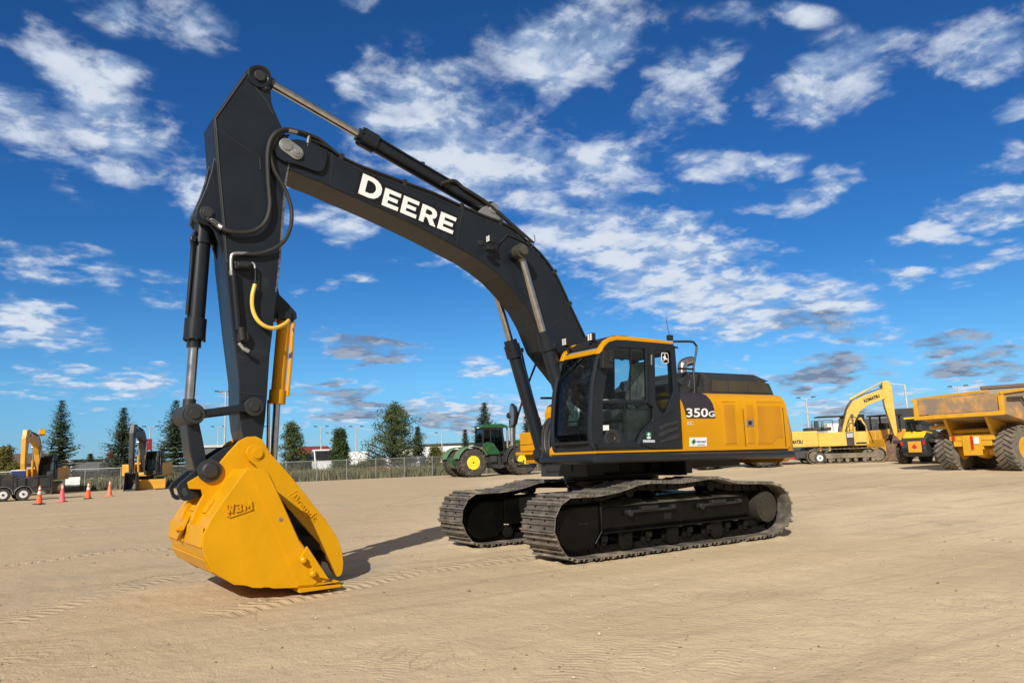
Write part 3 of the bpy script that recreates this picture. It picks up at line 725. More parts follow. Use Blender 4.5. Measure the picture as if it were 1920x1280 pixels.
# dark model-number panel
n = len(SEC)
xl, xr_ = S(1287, 784, 1.49)[0], S(1341, 782, 1.49)[0]; zlo = S(1310, 784, 1.49)[1]
sec2 = [(1.49, zlo)]+[q for q in SEC if q[1] > zlo]
mb = MB(); rows = []
for i, (y, z) in enumerate(sec2):
    f = min(1, max(0, (z-zlo)/(2.4-zlo))); x0, x1 = xl+.11*f, xr_+.10*f**2
    o = .004; rows.append([(x0, y+o, z+(o if y < 1.45 else 0)), ((x0+x1)/2, y+o, z+(o if y < 1.45 else 0)), (x1, y+o, z+(o if y < 1.45 else 0))])
mb.sheet(rows[:-1]); dec = UB(mb, 'number_panel', PURP, p1)
def side_text(txt, bl, br, hpx, Y, material, parent, name='lettering', offset=.02, extr=.002):
    o = S3(bl[0], bl[1], Y); e = S3(br[0], br[1], Y); t = S3(bl[0]+hpx[0], bl[1]+hpx[1], Y)
    m_ = text_mb(txt, o, e-o, t-o, (t-o).length, offset, extr, (e-o).length); return UB(m_, name, material, parent, norm=True)
side_text('350', (1287, 782), (1327.5, 781.5), (0, -17), 1.497, WHITE, p1, 'model_number', .018)
side_text('G', (1328.5, 781.5), (1340, 781), (0, -11), 1.497, WHITE, p1, 'model_number', .018)
side_text('LC', (1289, 796.5), (1300, 796.3), (0, -7.5), 1.493, mat('grey_decal', (.55, .5, .42), .5), p1, 'model_letters', .05)
side_plate('dealer_sticker', [(1293, 820), (1325, 819.5), (1325.5, 836), (1293.5, 836.5)], 1.485, 1.4935, WHITE, p1, .0)
mb = MB(); mb.prism(P2([(1301, 821), (1306, 827), (1300, 834.5), (1295.5, 828)], 1.4945), 1.493, 1.4952); UB(mb, 'sticker_emblem', mat('lime_print', (.22, .45, .03), .5), p1)
mb = MB(); mb.prism(P2([(1301, 823.5), (1304, 828), (1300.5, 832), (1298, 828)], 1.4955), 1.494, 1.4958); UB(mb, 'sticker_emblem', mat('blue_print', (.01, .05, .30), .5), p1)
side_text("Attorney's", (1306, 831), (1324, 830.5), (0, -6), 1.4945, MATS['blue_print'], p1, 'sticker_lettering', .03, .001)
side_text("780-555-1212"[:3]+" 000 0000" if False else "INDUSTRIAL", (1308, 834.5), (1322, 834.2), (0, -2), 1.4945, BLKD, p1, 'sticker_lettering', .02, .001)

# counterweight
def ring(k, dz):
    L = []
    base = [(-2.78, 1.475), (-2.98, 1.46), (-3.12, 1.40), (-3.24, 1.28), (-3.34, 1.08), (-3.44, .75), (-3.52, .35), (-3.54, 0)]
    pts = base+[(x, -y) for x, y in reversed(base[:-1])]
    return [(-2.78+(x+2.78)*(1-k)if x < -2.78 else x, y*(1-k*.45), dz) for x, y in pts]
levels = [(.16, 1.20), (.03, 1.27), (0, 1.36), (0, 1.70), (.06, 2.02), (.16, 2.20), (.27, 2.31), (.42, 2.38), (.60, 2.40)]
rows = [ring(k, z) for k, z in levels]; mb = MB(); mb.sheet(rows)
k0 = len(mb.v); nn = len(rows[0]); mb.add(rows[-1], [tuple(range(nn))]); mb.add(rows[0], [tuple(range(nn))])
mb.add([r[0] for r in rows]+[r[-1] for r in rows], [(i, i+1, i+1+len(rows), i+len(rows)) for i in range(len(rows)-1)])
cw = UB(mb, 'counterweight', YEL)
mb = MB(); a = S3(1479.5, 745, 1.492)
mb.bx(-2.800, -2.785, 1.40, 1.4915, 1.45, 2.15); UB(mb, 'panel_gap', BLKD, cw)

# engine hood
hp = [S(x, y, .98) for x, y in [(1288, 741), (1294, 712), (1307, 697), (1321, 695), (1426, 700.5), (1441, 713), (1452, 741)]]
mb = MB()
ins = [0, 0, .06, .10, .10, .05, 0]
L = [(p[0], .98, p[1]) for p in hp]
zc = hp[3][1]-.13
top = [(p[0], .98-.16, p[1]) for p in hp]
mb.prism([(p[0], p[1]) for p in [hp[0], hp[1], (hp[2][0], hp[2][1]-.03), (hp[3][0], zc), (hp[4][0]+.05, zc), (hp[5][0]-.02, hp[5][1]-.06), hp[6]]], -.98, .98)
vs = []
up_ = [(hp[2][0], hp[2][1]-.04), (hp[3][0], zc-.005), (hp[4][0]+.05, zc-.005), (hp[5][0]-.03, hp[5][1]-.06)]
lowr = [(hp[2][0]+.0, .98, hp[2][1]-.04), (hp[4][0]+.12, .98, hp[5][1]-.04)]
zt = hp[3][1]
a = [(hp[2][0]+.01, zc), (hp[5][0], zc-.0)]
tp = [(hp[2][0]+.10, .84, zt-.005), (hp[4][0]+.02, .84, hp[4][1])]
bt = [(hp[1][0]-.1, .975, zc-.01), (hp[5][0]-.03, .975, zc-.01)]
v8 = [(bt[0][0], .975, bt[0][2]), (bt[1][0], .975, bt[1][2]), (bt[1][0], -.975, bt[1][2]), (bt[0][0], -.975, bt[0][2]), (tp[0][0], .84, tp[0][2]), (tp[1][0], .84, tp[1][2]), (tp[1][0], -.84, tp[1][2]), (tp[0][0], -.84, tp[0][2])]
mb.add(v8, [(0, 1, 5, 4), (1, 2, 6, 5), (2, 3, 7, 6), (3, 0, 4, 7), (4, 5, 6, 7), (0, 1, 2, 3)])
hood = UB(mb, 'engine_hood', CHARM, bevel=.018, seg=3)
MESHY = mat('hood_mesh', (.05, .045, .03), .6, var=.2); 
side_plate('hood_grille', [(1336, 712), (1434, 716), (1446, 736), (1335, 734)], .97, .986, MESHY, hood, .003)
mb = MB()
for x in (1365, 1402): a = S3(x, 713, .988); b = S3(x+1, 735, .988); mb.tube([a, b], .012, 6, False)
a = S3(1320, 707, .99); b = S3(1322, 735, .99); mb.tube([a, b], .014, 6, False)
UB(mb, 'hood_trim', CHARM, hood)
# low black covers in front of the hood, exhaust pipe
mb = MB(); mb.bx(-1.25, -.30, -.8, 1.1, 2.395, 2.52); mb.prism([(-.75, 2.52), (-1.25, 2.52), (-1.25, 2.72), (-.98, 2.70)], -.3, .9)
UB(mb, 'tool_cover', CHARM, bevel=.02)
e0 = S3(1279, 716, .45); ek = S3(1279, 690, .45); e1 = S3(1291, 678, .45)
mb = MB(); mb.tube([e0+Vector((0, 0, -.1)), e0, ek, ek+Vector((-.04, 0, .08)), e1+Vector((.02, 0, .0)), e1+Vector((-.09, 0, .02))], .085, 20)
UB(mb, 'exhaust_pipe', CHROME)
# handrail behind the cab and antenna
mb = MB(); Y = 1.32
mb.tube([S3(1262, 640, 1.2), S3(1292, 640, Y), S3(1300, 641, Y), S3(1306, 648, Y), S3(1306, 656, Y), S3(1300, 690, Y), S3(1302, 726, Y), S3(1302, 737, Y)], .019, 8, False)
mb.tube([S3(1272, 690.5, Y), S3(1301, 692, Y)], .019, 8, False)
mb.tube([S3(1268, 726, Y), S3(1280, 724, Y), S3(1292, 702, Y), S3(1301, 700, Y)], .010, 8, False)
UB(mb, 'handrail', BLK)
mb = MB(); mb.tube([S3(1255.5, 632, 1.0), S3(1249, 598, 1.0)], .005, 6, False); UB(mb, 'antenna', BLK)

# ---- cab
YL, YR = 1.45, .50
side = [(1120, 845), (1114, 835), (1110, 812), (1110, 786), (1113, 727), (1119, 688), (1126, 661), (1133, 649), (1143, 640), (1158, 636), (1175, 636.5), (1262, 643), (1266, 652), (1272, 725), (1276, 742), (1281, 843)]
h1 = [(1131, 750), (1137, 706), (1146, 668), (1152, 656), (1160, 651.5), (1208, 653), (1211, 657), (1213, 750)]
h2 = [(1131, 756), (1215, 756), (1225, 764), (1225, 786), (1205, 807), (1195, 826), (1187, 828), (1174, 827), (1167, 817), (1158, 805), (1146, 803), (1135, 812), (1131, 822)]
h3 = [(1228, 656), (1256, 658), (1259, 662), (1264, 733), (1262, 738), (1250, 771), (1243, 775), (1238, 771), (1230, 756)]
SP = P2(side, YL)
cabf = MB(); cabf.prism_holes(SP, [P2(h1, YL), P2(h2, YL), P2(h3, YL)], YL-.055, YL)
cab = UB(cabf, 'cab', CHAR, bevel=.010, seg=2)
# right wall, rear wall, floor
rw = MB(); hr = [P2([(1136, 800), (1137, 706), (1146, 668), (1160, 651.5), (1212, 654), (1216, 800)], YL), P2([(1226, 656), (1256, 658), (1262, 735), (1258, 790), (1228, 790)], YL)]
rw.prism_holes(SP, hr, YR, YR+.045); UB(rw, 'right_wall', CHAR, cab, bevel=.008)
fx, bxk = SP[0][0], SP[-1][0]
mb = MB(); mb.bx(bxk+.005, fx-.02, YR+.046, YL-.056, SP[0][1]-.05, SP[0][1]+.03)
mb.bx(bxk+.01, bxk+.06, YR+.046, YL-.056, SP[0][1]+.03, 2.15); mb.bx(bxk+.05, bxk+.10, YR+.046, YL-.056, 2.98, 3.08)
mb.bx(bxk+.03, bxk+.09, YR+.046, YR+.12, 2.15, 3.0); mb.bx(bxk+.03, bxk+.09, YL-.13, YL-.056, 2.15, 3.0)
UB(mb, 'cab_floor', BLK, cab)
# windscreen: lofted between the two front pillars
fr_c = P2([(1114, 835), (1110.5, 812), (1110.5, 786), (1113.5, 727), (1119.5, 690), (1126, 665)], YL)
def inset(p, d): return (p[0]-d, p[1])
mb = MB(); rows = []
for i, q in enumerate(fr_c[:]): rows.append([(q[0]-.012+.04*sin(pi*t/8), YR+.03+(YL-YR-.06)*t/8, q[1]) for t in range(9)])
mb.sheet(rows[1:]); UB(mb, 'windscreen', GLASSD, cab)
mb = MB(); mb.sheet(rows[:2]); rr2 = rows
# frame of windscreen
mb = MB()
def cross_tube(px_, r, dy=.0, off=0.):
    q = S(px_[0], px_[1], YL); mb.tube([(q[0]-.012+off+.04*sin(pi*t/8), YR+.03+(YL-YR-.06)*t/8, q[1]) for t in range(9)], r, 8, False)
cross_tube((1112, 787), .012); cross_tube((1111, 829), .025)
UB(mb, 'windscreen_bar', BLK, cab)
mb = MB()
for Yp, sg in ((YL-.028, 1), (YR+.028, -1)):
    mb.tube([(q[0]+.012, Yp, q[1]) for q in P2([(1118, 843), (1114, 835), (1110.5, 812), (1110.5, 786), (1113.5, 727), (1119.5, 690), (1125, 668)], YL)], .038, 10)
q = P2([(1116, 838)], YL)[0]; mb.bar((q[0]-.02, YR, q[1]-.01), (q[0]-.02, YL, q[1]-.01), .09, .10)
UB(mb, 'front_pillar', CHAR, cab)
mb = MB()
zt, zb = S(1113, 700, YL)[1], S(1112, 780, YL)[1]
mb = MB(); q0 = S(1110.5, 805, YL); q1 = S(1113, 835, YL)
# roof: yellow shell with black front brim
roof_o = [(1264, 652), (1263, 640.5), (1215, 634), (1160, 629), (1148, 630.5), (1137, 637), (1129, 648), (1124, 662)]
roof_i = [(1127.5, 664), (1133.5, 650.5), (1142, 641.5), (1156, 637.5), (1175, 638), (1262, 645.5), (1262, 652)]
mb = MB(); mb.prism(P2(roof_o[1:]+roof_i[:-1], 1.462), YL-.09, 1.462)
mb.prism(P2(roof_o[1:]+roof_i[:-1], 1.462), YR-.012, YR+.07)
mb.prism(P2([(1262.5, 642), (1215, 636), (1160, 631.5), (1149, 633), (1140, 640), (1150, 642), (1262, 648)], 1.45), YR+.07, YL-.09)
q = S(1130, 657, YL); mb.bar((q[0]-.005, YR, q[1]), (q[0]-.005, YL, q[1]), .05, .07)
roof = UB(mb, 'cab_roof', YEL, cab, bevel=.012, seg=3)
mb = MB(); mb.prism(P2([(1130, 646), (1138, 635.5), (1150, 629), (1165, 628.5), (1178, 630), (1178, 633), (1150, 632.5), (1140, 640), (1134, 650)], 1.38), YR+.03, 1.38)
UB(mb, 'roof_brim', BLK, cab, bevel=.008)
# interior ceiling, seat, consoles
mb = MB(); q = S(1150, 652, YL); mb.bx(bxk+.05, 1.25, YR+.05, YL-.06, 3.00, 3.04); UB(mb, 'headliner', GREYI, cab)
mb = MB()
mb.prism([(.30, 2.10), (.86, 2.13), (.90, 2.02), (.86, 1.96), (.30, 1.93)], .76, 1.22)
seat = UB(mb, 'seat', SEATM, cab, bevel=.05, seg=4)
mb = MB(); mb.prism([(.38, 2.08), (.28, 2.45), (.20, 2.72), (.16, 2.90), (.06, 2.90), (.06, 2.70), (.14, 2.40), (.20, 2.08)], .77, 1.21); UB(mb, 'backrest', SEATM, seat, bevel=.05, seg=4)
mb = MB(); mb.bx(.25, .70, .68, .76, 2.25, 2.32); mb.bx(.25, .70, 1.22, 1.30, 2.25, 2.32); mb.bx(.2, .8, .58, .74, 1.6, 2.15); mb.bx(.2, .8, 1.24, 1.36, 1.6, 2.12)
mb.bx(.35, .8, .8, 1.2, 1.53, 1.93)
UB(mb, 'armrest', SEATM, seat, bevel=.02)
mb = MB()
for y in (.70, 1.28): mb.tube([(.72, y, 2.12), (.78, y, 2.32), (.80, y, 2.42)], .014, 8); mb.lathe((.80, y, 2.42), (.1, 0, 1), [(0, .02), (.03, .035), (.09, .03), (.11, .005)], 12)
for y in (.86, .94, 1.04, 1.12): mb.tube([(1.15, y, 1.55), (1.18, y, 1.95), (1.10, y, 2.15)], .012, 6); mb.box((1.2, y, 1.62), (.18, .07, .02))
mb.prism([(1.20, 1.60), (1.35, 1.60), (1.30, 2.35), (1.22, 2.35)], .54, .64)
mb.box((1.25, .62, 2.55), (.04, .20, .14))
UB(mb, 'control_levers', BLK, cab)
mb = MB(); mb.tube([S3(1167, 665, .53)+Vector((0, 0, .05)), S3(1166, 675, .53)], .03, 8); mb.lathe((1.0, .62, 2.92), (0, 0, 1), [(-.12, .02), (-.1, .09), (-.02, .09), (.06, .03)], 14); mb.box((.5, .56, 2.6), (.03, .02, .8))
for zz_ in (2.35, 2.50, 2.64): mb.tube([(1.38, .515, zz_), (.72, .515, zz_)], .012, 6, False)
mb.tube([(1.40, 1.36, 2.18), (.72, 1.36, 2.19), (.60, 1.36, 2.14)], .012, 6)
UB(mb, 'grab_bars', BLK, cab)
# hanging plastic wrap and papers behind the windscreen
mb = MB(); rnd = random.Random(4); rows = []
for i in range(9):
    rows.append([(1.34+.03*sin(i*1.3+j), .60+.035*j+.02*sin(i), 1.90+.06*i-.012*j*(i > 5)*3) for j in range(8 if i < 6 else 8)])
mb.sheet(rows); UB(mb, 'plastic_sheet', mat('pale_film', (.25, .42, .42), .15, var=.3, scale=8, bump=.5, bscale=10), cab, norm=False)
def pane(mb, L, y):
    tri = tessellate_polygon([[Vector((p_[0], p_[1], 0)) for p_ in L]]); mb.add([(p_[0], y, p_[1]) for p_ in L], [tuple(t) for t in tri])
# door furniture on the left side
door = MB(); door.prism(P2([(1130, 753), (1214.5, 753), (1214.5, 755.5), (1130, 755.5)], YL+.012), YL-.02, YL+.012)
door.prism(P2([(1124, 840), (1126, 833), (1195, 831), (1210, 806), (1227, 790), (1227, 838)], YL+.012), YL-.01, YL+.010)
dr = UB(door, 'door', CHAR, cab, bevel=.006)
mb = MB(); pane(mb, P2(h1, YL-.03), YL-.03); UB(mb, 'door_window', GLASS, dr)
mb = MB(); pane(mb, P2(h2, YL-.03), YL-.03); UB(mb, 'lower_door_window', GLASSL, dr)
mb = MB(); pane(mb, P2(h3, YL-.03), YL-.03); UB(mb, 'rear_side_window', GLASS, cab)
mb = MB()
for L in (hr[0], hr[1]): pane(mb, L, YR+.02)
UB(mb, 'right_window', GLASS, cab)
mb = MB(); a = S3(1214.5, 655, YL+.004); b = S3(1221, 845, YL+.004)
mb.tube([S3(1215.5, 650, YL), S3(1217, 753, YL), S3(1226, 764, YL), S3(1227, 790, YL)], .008, 6, False); mb.tube([S3(1183, 652, YL-.02), S3(1181, 751, YL-.02)], .012, 6, False)
UB(mb, 'window_divider', BLKD, dr)
mb = MB(); mb.tube([S3(1221.5, 665, YL+.01), S3(1221.5, 684, YL+.01)], .012, 8, False); UB(mb, 'door_handle', STEEL, dr)
lo = circ(S(1148, 816, YL), .13, 26)
mb = MB(); mb.prism(P2([(1133, 826), (1133, 816), (1139, 807), (1147, 803), (1156, 806), (1163, 815), (1166, 826), (1162, 832), (1136, 832)], YL), YL-.05, YL+.004); sp_ = UB(mb, 'corner_vent', CHARM, dr, bevel=.02, seg=3)
mb = MB(); c0 = S3(1147, 819, YL+.004); mb.lathe(c0, (0, 1, 0), [(-.01, .085), (.008, .085), (.014, .06), (.004, .05), (.004, .001)], 24); UB(mb, 'vent_ring', BLK, sp_)
# sculpted lower panel behind the door
mb = MB()
pl = [(1196, 832), (1206, 812), (1219, 797), (1237, 785), (1262, 775), (1273.5, 771), (1279, 841), (1228, 841)]
mb.prism(P2(pl, YL+.03), YL-.01, YL+.03); lp = UB(mb, 'lower_side_panel', CHAR, cab, bevel=.02, seg=3)
mb = MB()
for L in ([(1236, 800), (1250, 793), (1272, 788), (1272, 794), (1250, 800), (1240, 808)], [(1234, 812), (1250, 806), (1273, 799), (1273, 805), (1252, 813), (1238, 820)], [(1240, 826), (1256, 818), (1274, 812), (1274, 822), (1240, 830)]):
    mb.prism(P2(L, YL+.04), YL+.02, YL+.042)
UB(mb, 'moulded_rib', CHARM, lp, bevel=.014, seg=2)
mb = MB(); mb.tube([S3(1226.5, 793, YL+.032), S3(1229, 840, YL+.032)], .004, 4, False); UB(mb, 'panel_seam', BLKD, lp)
# stickers: green first-aid sign, white strips
side_plate('safety_sticker', [(1212, 810), (1221, 810), (1221, 818), (1212, 818)], YL+.03, YL+.033, mat('green_print', (.01, .20, .12), .5), lp, 0)
side_plate('safety_sticker', [(1213.5, 818.5), (1220, 818.5), (1220, 822), (1213.5, 822)], YL+.03, YL+.033, WHITE, lp, 0)
mb = MB(); c0 = S3(1216.5, 814, YL+.034); mb.bx(c0.x-.008, c0.x+.008, YL+.032, YL+.0345, c0.z-.028, c0.z+.028); mb.bx(c0.x-.028, c0.x+.028, YL+.032, YL+.0342, c0.z-.008, c0.z+.008); UB(mb, 'sticker_cross', WHITE, lp)
side_plate('safety_sticker', [(1206, 824), (1228, 824.5), (1228, 829), (1206, 829)], YL+.03, YL+.033, mat('pale_sticker', (.45, .5, .6), .5), lp, 0)
side_plate('notice', [(1131.5, 797), (1141.5, 796.5), (1142, 806), (1132, 806.5)], YL-.02, YL+.003, WHITE, dr, 0)
# leaping deer badge on the rear side window
bc = S(1249, 671, YL)
rr_ = [(-.5, .34), (-.44, .44), (-.34, .5), (.34, .5), (.44, .44), (.5, .34), (.5, -.30), (.40, -.42), (.1, -.5), (-.1, -.5), (-.40, -.42), (-.5, -.30)]
def badge(pts, kx, kz, y0, y1, m_, nm):
    q = MB(); q.prism([(bc[0]-p[0]*kx, bc[1]+p[1]*kz) for p in pts], y0, y1); UB(q, nm, m_, cab)
badge(rr_, .155, .175, YL-.027, YL-.023, WHITE, 'badge'); badge(rr_, .135, .155, YL-.025, YL-.021, BLKD, 'badge')
deer = [(-.36, -.28), (-.16, -.10), (-.30, .02), (-.26, .12), (-.12, .20), (-.06, .34), (-.14, .42), (-.02, .40), (.02, .30), (.06, .16), (.04, .04), (.20, .0), (.34, -.10), (.40, -.28), (.30, -.16), (.16, -.12), (.02, -.10), (-.10, -.16), (-.22, -.26)]
badge(deer, .150, .170, YL-.022, YL-.018, WHITE, 'badge_deer')
# mirror box and work lights on the cab
mb = MB(); mb.prism(P2([(1131, 658), (1152, 655), (1149, 690), (1130, 690)], YL+.10), YL+.02, YL+.11); mb.bar(S3(1128, 666, YL+.03), S3(1124, 670, YL), .04, .04)
mb.bx(*[v for v in (S3(1136, 676, YL)[0]-.03, S3(1136, 676, YL)[0]+.03)], YL+.1, YL+.14, 2.78, 2.86)
UB(mb, 'left_mirror', BLK, cab, bevel=.012)
for (px_, py_, Y) in ((1061, 641, .62), (1109, 632, 1.12), (1046, 660, .52)):
    if px_ == 1046: continue
    c0 = S3(px_, py_, Y); mb = MB(); mb.box(c0, (.07, .12, .12)); mb.bx(c0.x-.03, c0.x-.01, c0.y-.02, c0.y+.02, c0.z-.13, c0.z-.05)
    mb.bar(c0+Vector((-.02, 0, -.10)), c0+Vector((-.22, 0, -.14)), .04, .03)
    o = UB(mb, 'work_light', BLK, cab, bevel=.008); mb = MB()
    for a in (-.024, .024):
        for b in (-.034, 0, .034): mb.box(c0+Vector((.036, a*1.1, b)), (.006, .036, .026))
    UB(mb, 'light_lens', WHITE, o)
mb = MB(); c0 = S3(1256, 633, 1.0); mb.box(c0, (.10, .07, .09)); mb.tube([S3(1264, 650, 1.43), S3(1271, 652, 1.5)], .02, 6); UB(mb, 'antenna_base', BLK, cab, bevel=.01)

# ---- right front of the deck: tool box, steps, mirror and rails
Yt = -1.42
zs = lambda x, y, Y_: S(x, y, Y_)
mb = MB(); mb.bx(-.9, .86, -1.44, -.62, 1.545, 1.885); mb.bx(-1.3, -.2, -1.42, -.7, 1.885, 2.35); mb.bx(-1.0, .80, -1.40, -.70, 1.44, 1.55)
tb = UB(mb, 'tool_box', YEL, bevel=.025, seg=3)
mb = MB(); mb.bx(.855, .866, -1.40, -.66, 1.665, 1.672); UB(mb, 'box_seam', BLKD, tb)
mb = MB(); mb.bx(.70, .985, -1.47, -.66, 1.485, 1.535); mb.bx(.70, .868, -1.26, -.70, 1.335, 1.484); mb.bx(.70, .90, -.695, -.28, 1.305, 1.50); mb.bx(.60, 1.0, -.68, -.30, 1.50, 1.535)
st = UB(mb, 'boarding_step', YEL, tb, bevel=.01)
mb = MB()
for i in range(3):
    for j in range(7): mb.lathe((.862, -1.22+.08*j, 1.365+.042*i), (1, 0, 0), [(0, .014), (.012, .011)], 8)
UB(mb, 'step_hole', mat('dark_hole', (.16, .07, .002), .7), st)
mb = MB(); mb.prism([(.50, 1.88), (.66, 1.88), (.62, 2.16), (.56, 2.16)], -1.26, -1.18); mb.prism([(-.4, 2.02), (.56, 2.02), (.56, 2.22), (.50, 2.34), (.38, 2.40), (-.4, 2.42)], -1.06, -.62); mb.prism([(.1, 1.88), (.50, 1.88), (.46, 2.02), (.1, 2.02)], -1.3, -.62); UB(mb, 'fuel_filler_guard', YEL, tb, bevel=.02)
# small square number sticker beside the box edge
mb = MB(); mb.bx(.858, .8645, -1.0, -.88, 1.76, 1.82); 
for k, (a, b) in enumerate(((0, .0), (.0, .075), (0, .15))): mb.bx(.858, .8645, -.74, -.66, 1.70+b*.6, 1.73+b*.6)
UB(mb, 'box_marking', BLKD, tb)
mb = MB()
A = S3(964, 795, Yt-.05)
mb.tube([S3(983, 867, -1.35), S3(970, 866, Yt), S3(965, 857, Yt), S3(964.5, 798, Yt), S3(966, 780, Yt)], .022, 8)
mb.tube([S3(964, 802, Yt), S3(986, 730, -1.30), S3(1011, 666, -1.05)], .020, 8, False)
mb.tube([S3(955, 800, Yt-.1), S3(964, 799, Yt)], .012, 6, False); mb.tube([S3(956, 800, Yt-.1), S3(955, 786, Yt-.1)], .012, 6, False)
mb.tube([S3(1014, 746, -.9), S3(1046, 746, -.9)], .02, 8, False); mb.bx(.9, 1.0, -1.35, -.9, 1.27, 1.33)
rail = UB(mb, 'right_handrail', BLK)
mc = S3(961.5, 778, Yt)
def ell(c, ax_, ry, rz, tx, n=20): return [c+Vector((tx, ry*cos(2*pi*k/n), rz*sin(2*pi*k/n))) for k in range(n)]
mb = MB(); R_ = Matrix.Rotation(radians(-7), 3, 'Z')
def mshell(tx, k): return [mc+R_ @ Vector((tx, k*.10*cos(2*pi*i/20), k*.21*sin(2*pi*i/20))) for i in range(20)]
mb.sheet([r+[r[0]] for r in (mshell(.02, .9), mshell(.02, 1.), mshell(-.02, 1.), mshell(-.05, .8), mshell(-.06, .05))]); mo = UB(mb, 'right_mirror', BLK, rail)
mb = MB(); mb.add(mshell(-.063, .85), [tuple(range(20))]); mb.add(mshell(.022, .88), [tuple(range(20))]); UB(mb, 'mirror_glass', CHROME, mo)
mb = MB(); mb.lathe(S3(955, 779, Yt-.1), (1, .3, 0), [(-.03, .02), (-.02, .055), (.02, .055), (.03, .04)], 16); UB(mb, 'round_mirror', BLK, rail)

# ---- boom
BY = .275
top_l = [(640, 298), (679, 317), (760, 347), (812, 366), (867, 391), (913, 411), (940, 421), (964, 434), (991, 458), (1015, 481), (1038, 512), (1054, 544), (1066, 571), (1082, 605), (1097, 637)]
TOP = P2([(537, 262), (560, 261), (581, 266), (612, 280)]+top_l, BY)
BOT = P2([(544, 318), (575, 332), (606, 344), (640, 360), (671, 373), (718, 394), (760, 414), (806, 437), (851, 461), (885, 479), (913, 498), (938, 518), (964, 546), (988, 576), (1005, 607), (1024, 655)], BY)
foot = (.22, 2.12)
fl = [(TOP[-1][0]-.38, TOP[-1][1]-.62), (foot[0]-.16, foot[1]+.10), (foot[0]-.12, foot[1]-.14), (foot[0]+.12, foot[1]-.16)]
tipc = S(548, 278, BY)
tip = [(tipc[0]+.20*cos(a), tipc[1]+.20*sin(a)) for a in [radians(q) for q in (-60, -30, 0, 30, 60, 85)]]
mb = MB(); poly = TOP+fl+list(reversed(BOT))+tip
mb.prism(poly, -BY, BY); boom = UB(mb, 'boom', CHAR, bevel=.014, seg=2)
mb = MB()
for s in (1, -1):
    y0, y1 = (BY-.002, BY+.05) if s > 0 else (-BY-.05, -BY+.002)
    t2 = P2([(537, 263), (581, 268), (613, 281), (613, 300), (608, 317), (600, 322), (590, 320), (560, 309), (536, 303)], BY+.05)
    a = list(t2); c_ = S(540, 280, BY+.05); a += [(c_[0]+.19*cos(radians(q)), c_[1]+.19*sin(radians(q))) for q in (-80, -45, 0, 45, 80)]
    mb.prism(a, y0, y1)
UB(mb, 'boom_tip_plate', CHAR, boom, bevel=.012)
# pin keeper plate (grey) with two bosses
A_, B_ = S(538, 272, BY+.08), S(556, 285, BY+.08)
mb = MB(); an = atan2(B_[1]-A_[1], B_[0]-A_[0]); r_ = .098
pts = [(A_[0]+r_*cos(an+pi/2+pi*k/12), A_[1]+r_*sin(an+pi/2+pi*k/12)) for k in range(13)]+[(B_[0]+r_*cos(an-pi/2+pi*k/12), B_[1]+r_*sin(an-pi/2+pi*k/12)) for k in range(13)]
mb.prism(pts, BY+.045, BY+.075); kp = UB(mb, 'pin_keeper_plate', STEEL, boom, bevel=.006)
mb = MB(); mb.cyl((A_[0], BY+.07, A_[1]), (A_[0], BY+.092, A_[1]), .068, n=28); mb.cyl((B_[0], BY+.07, B_[1]), (B_[0], BY+.10, B_[1]), .062, n=28); mb.cyl((B_[0], BY+.09, B_[1]), (B_[0], BY+.115, B_[1]), .032, n=6)
UB(mb, 'pin_bolt', STEEL, boom)
mb = MB(); mb.tube([(p_[0], BY+.003, p_[1]+.035) for p_ in BOT[2:-1]], .006, 4); mb.tube([(p_[0], BY+.003, p_[1]-.03) for p_ in TOP[4:-1]], .006, 4); UB(mb, 'weld_seam', CHARM, boom)
mb = MB(); mb.tube([S3(868, 391, BY+.002), S3(855, 460, BY+.002)], .006, 4, False); mb.tube([S3(1032, 612, BY+.002), S3(1070, 585, BY+.002)], .006, 4, False); mb.tube([S3(623, 287, BY+.001), S3(620, 342, BY+.001)], .006, 4, False)
UB(mb, 'weld_seam', CHARM, boom)
# DEERE lettering on a black outline
def boomtxt(txt, bl, br, hp_, off, Y, m_, nm, ex=.003):
    o = S3(*bl, Y); e = S3(*br, Y); t = S3(bl[0]+hp_[0], bl[1]+hp_[1], Y); ax = (e-o); ay = (t-o); 
    q = text_mb(txt, o, ax, ay, ay.length, off, ex, ax.length); return UB(q, nm, m_, boom)
LET = {'E': ([(0, 0), (1, 0), (1, .22), (.30, .22), (.30, .395), (.88, .395), (.88, .605), (.30, .605), (.30, .78), (1, .78), (1, 1), (0, 1)], []),
 'D': ([(0, 0), (.50, 0), (.72, .05), (.88, .18), (.98, .36), (1, .52), (.98, .68), (.88, .84), (.72, .95), (.50, 1), (0, 1)], [[(.27, .21), (.48, .21), (.62, .27), (.70, .38), (.73, .51), (.70, .64), (.62, .74), (.48, .79), (.27, .79)]]),
 'R': ([(0, 0), (.28, 0), (.28, .33), (.44, .33), (.68, 0), (1.03, 0), (.74, .38), (.90, .48), (.96, .66), (.90, .86), (.74, .97), (.55, 1), (0, 1)], [[(.28, .53), (.54, .53), (.64, .58), (.68, .665), (.64, .75), (.54, .80), (.28, .80)]])}
def letter(ch, bl, br, up, Y, name, material, parent, th=.003):
    o = S3(*bl, Y); ax = S3(*br, Y)-o; ay = S3(bl[0]+up[0], bl[1]+up[1], Y)-o; out, holes = LET[ch]
    f = lambda L: [((o+ax*p[0]+ay*p[1]).x, (o+ax*p[0]+ay*p[1]).z) for p in L]
    q = MB(); q.prism_holes(f(out), [f(h) for h in holes], Y-th, Y); return UB(q, name, material, parent, split=False)
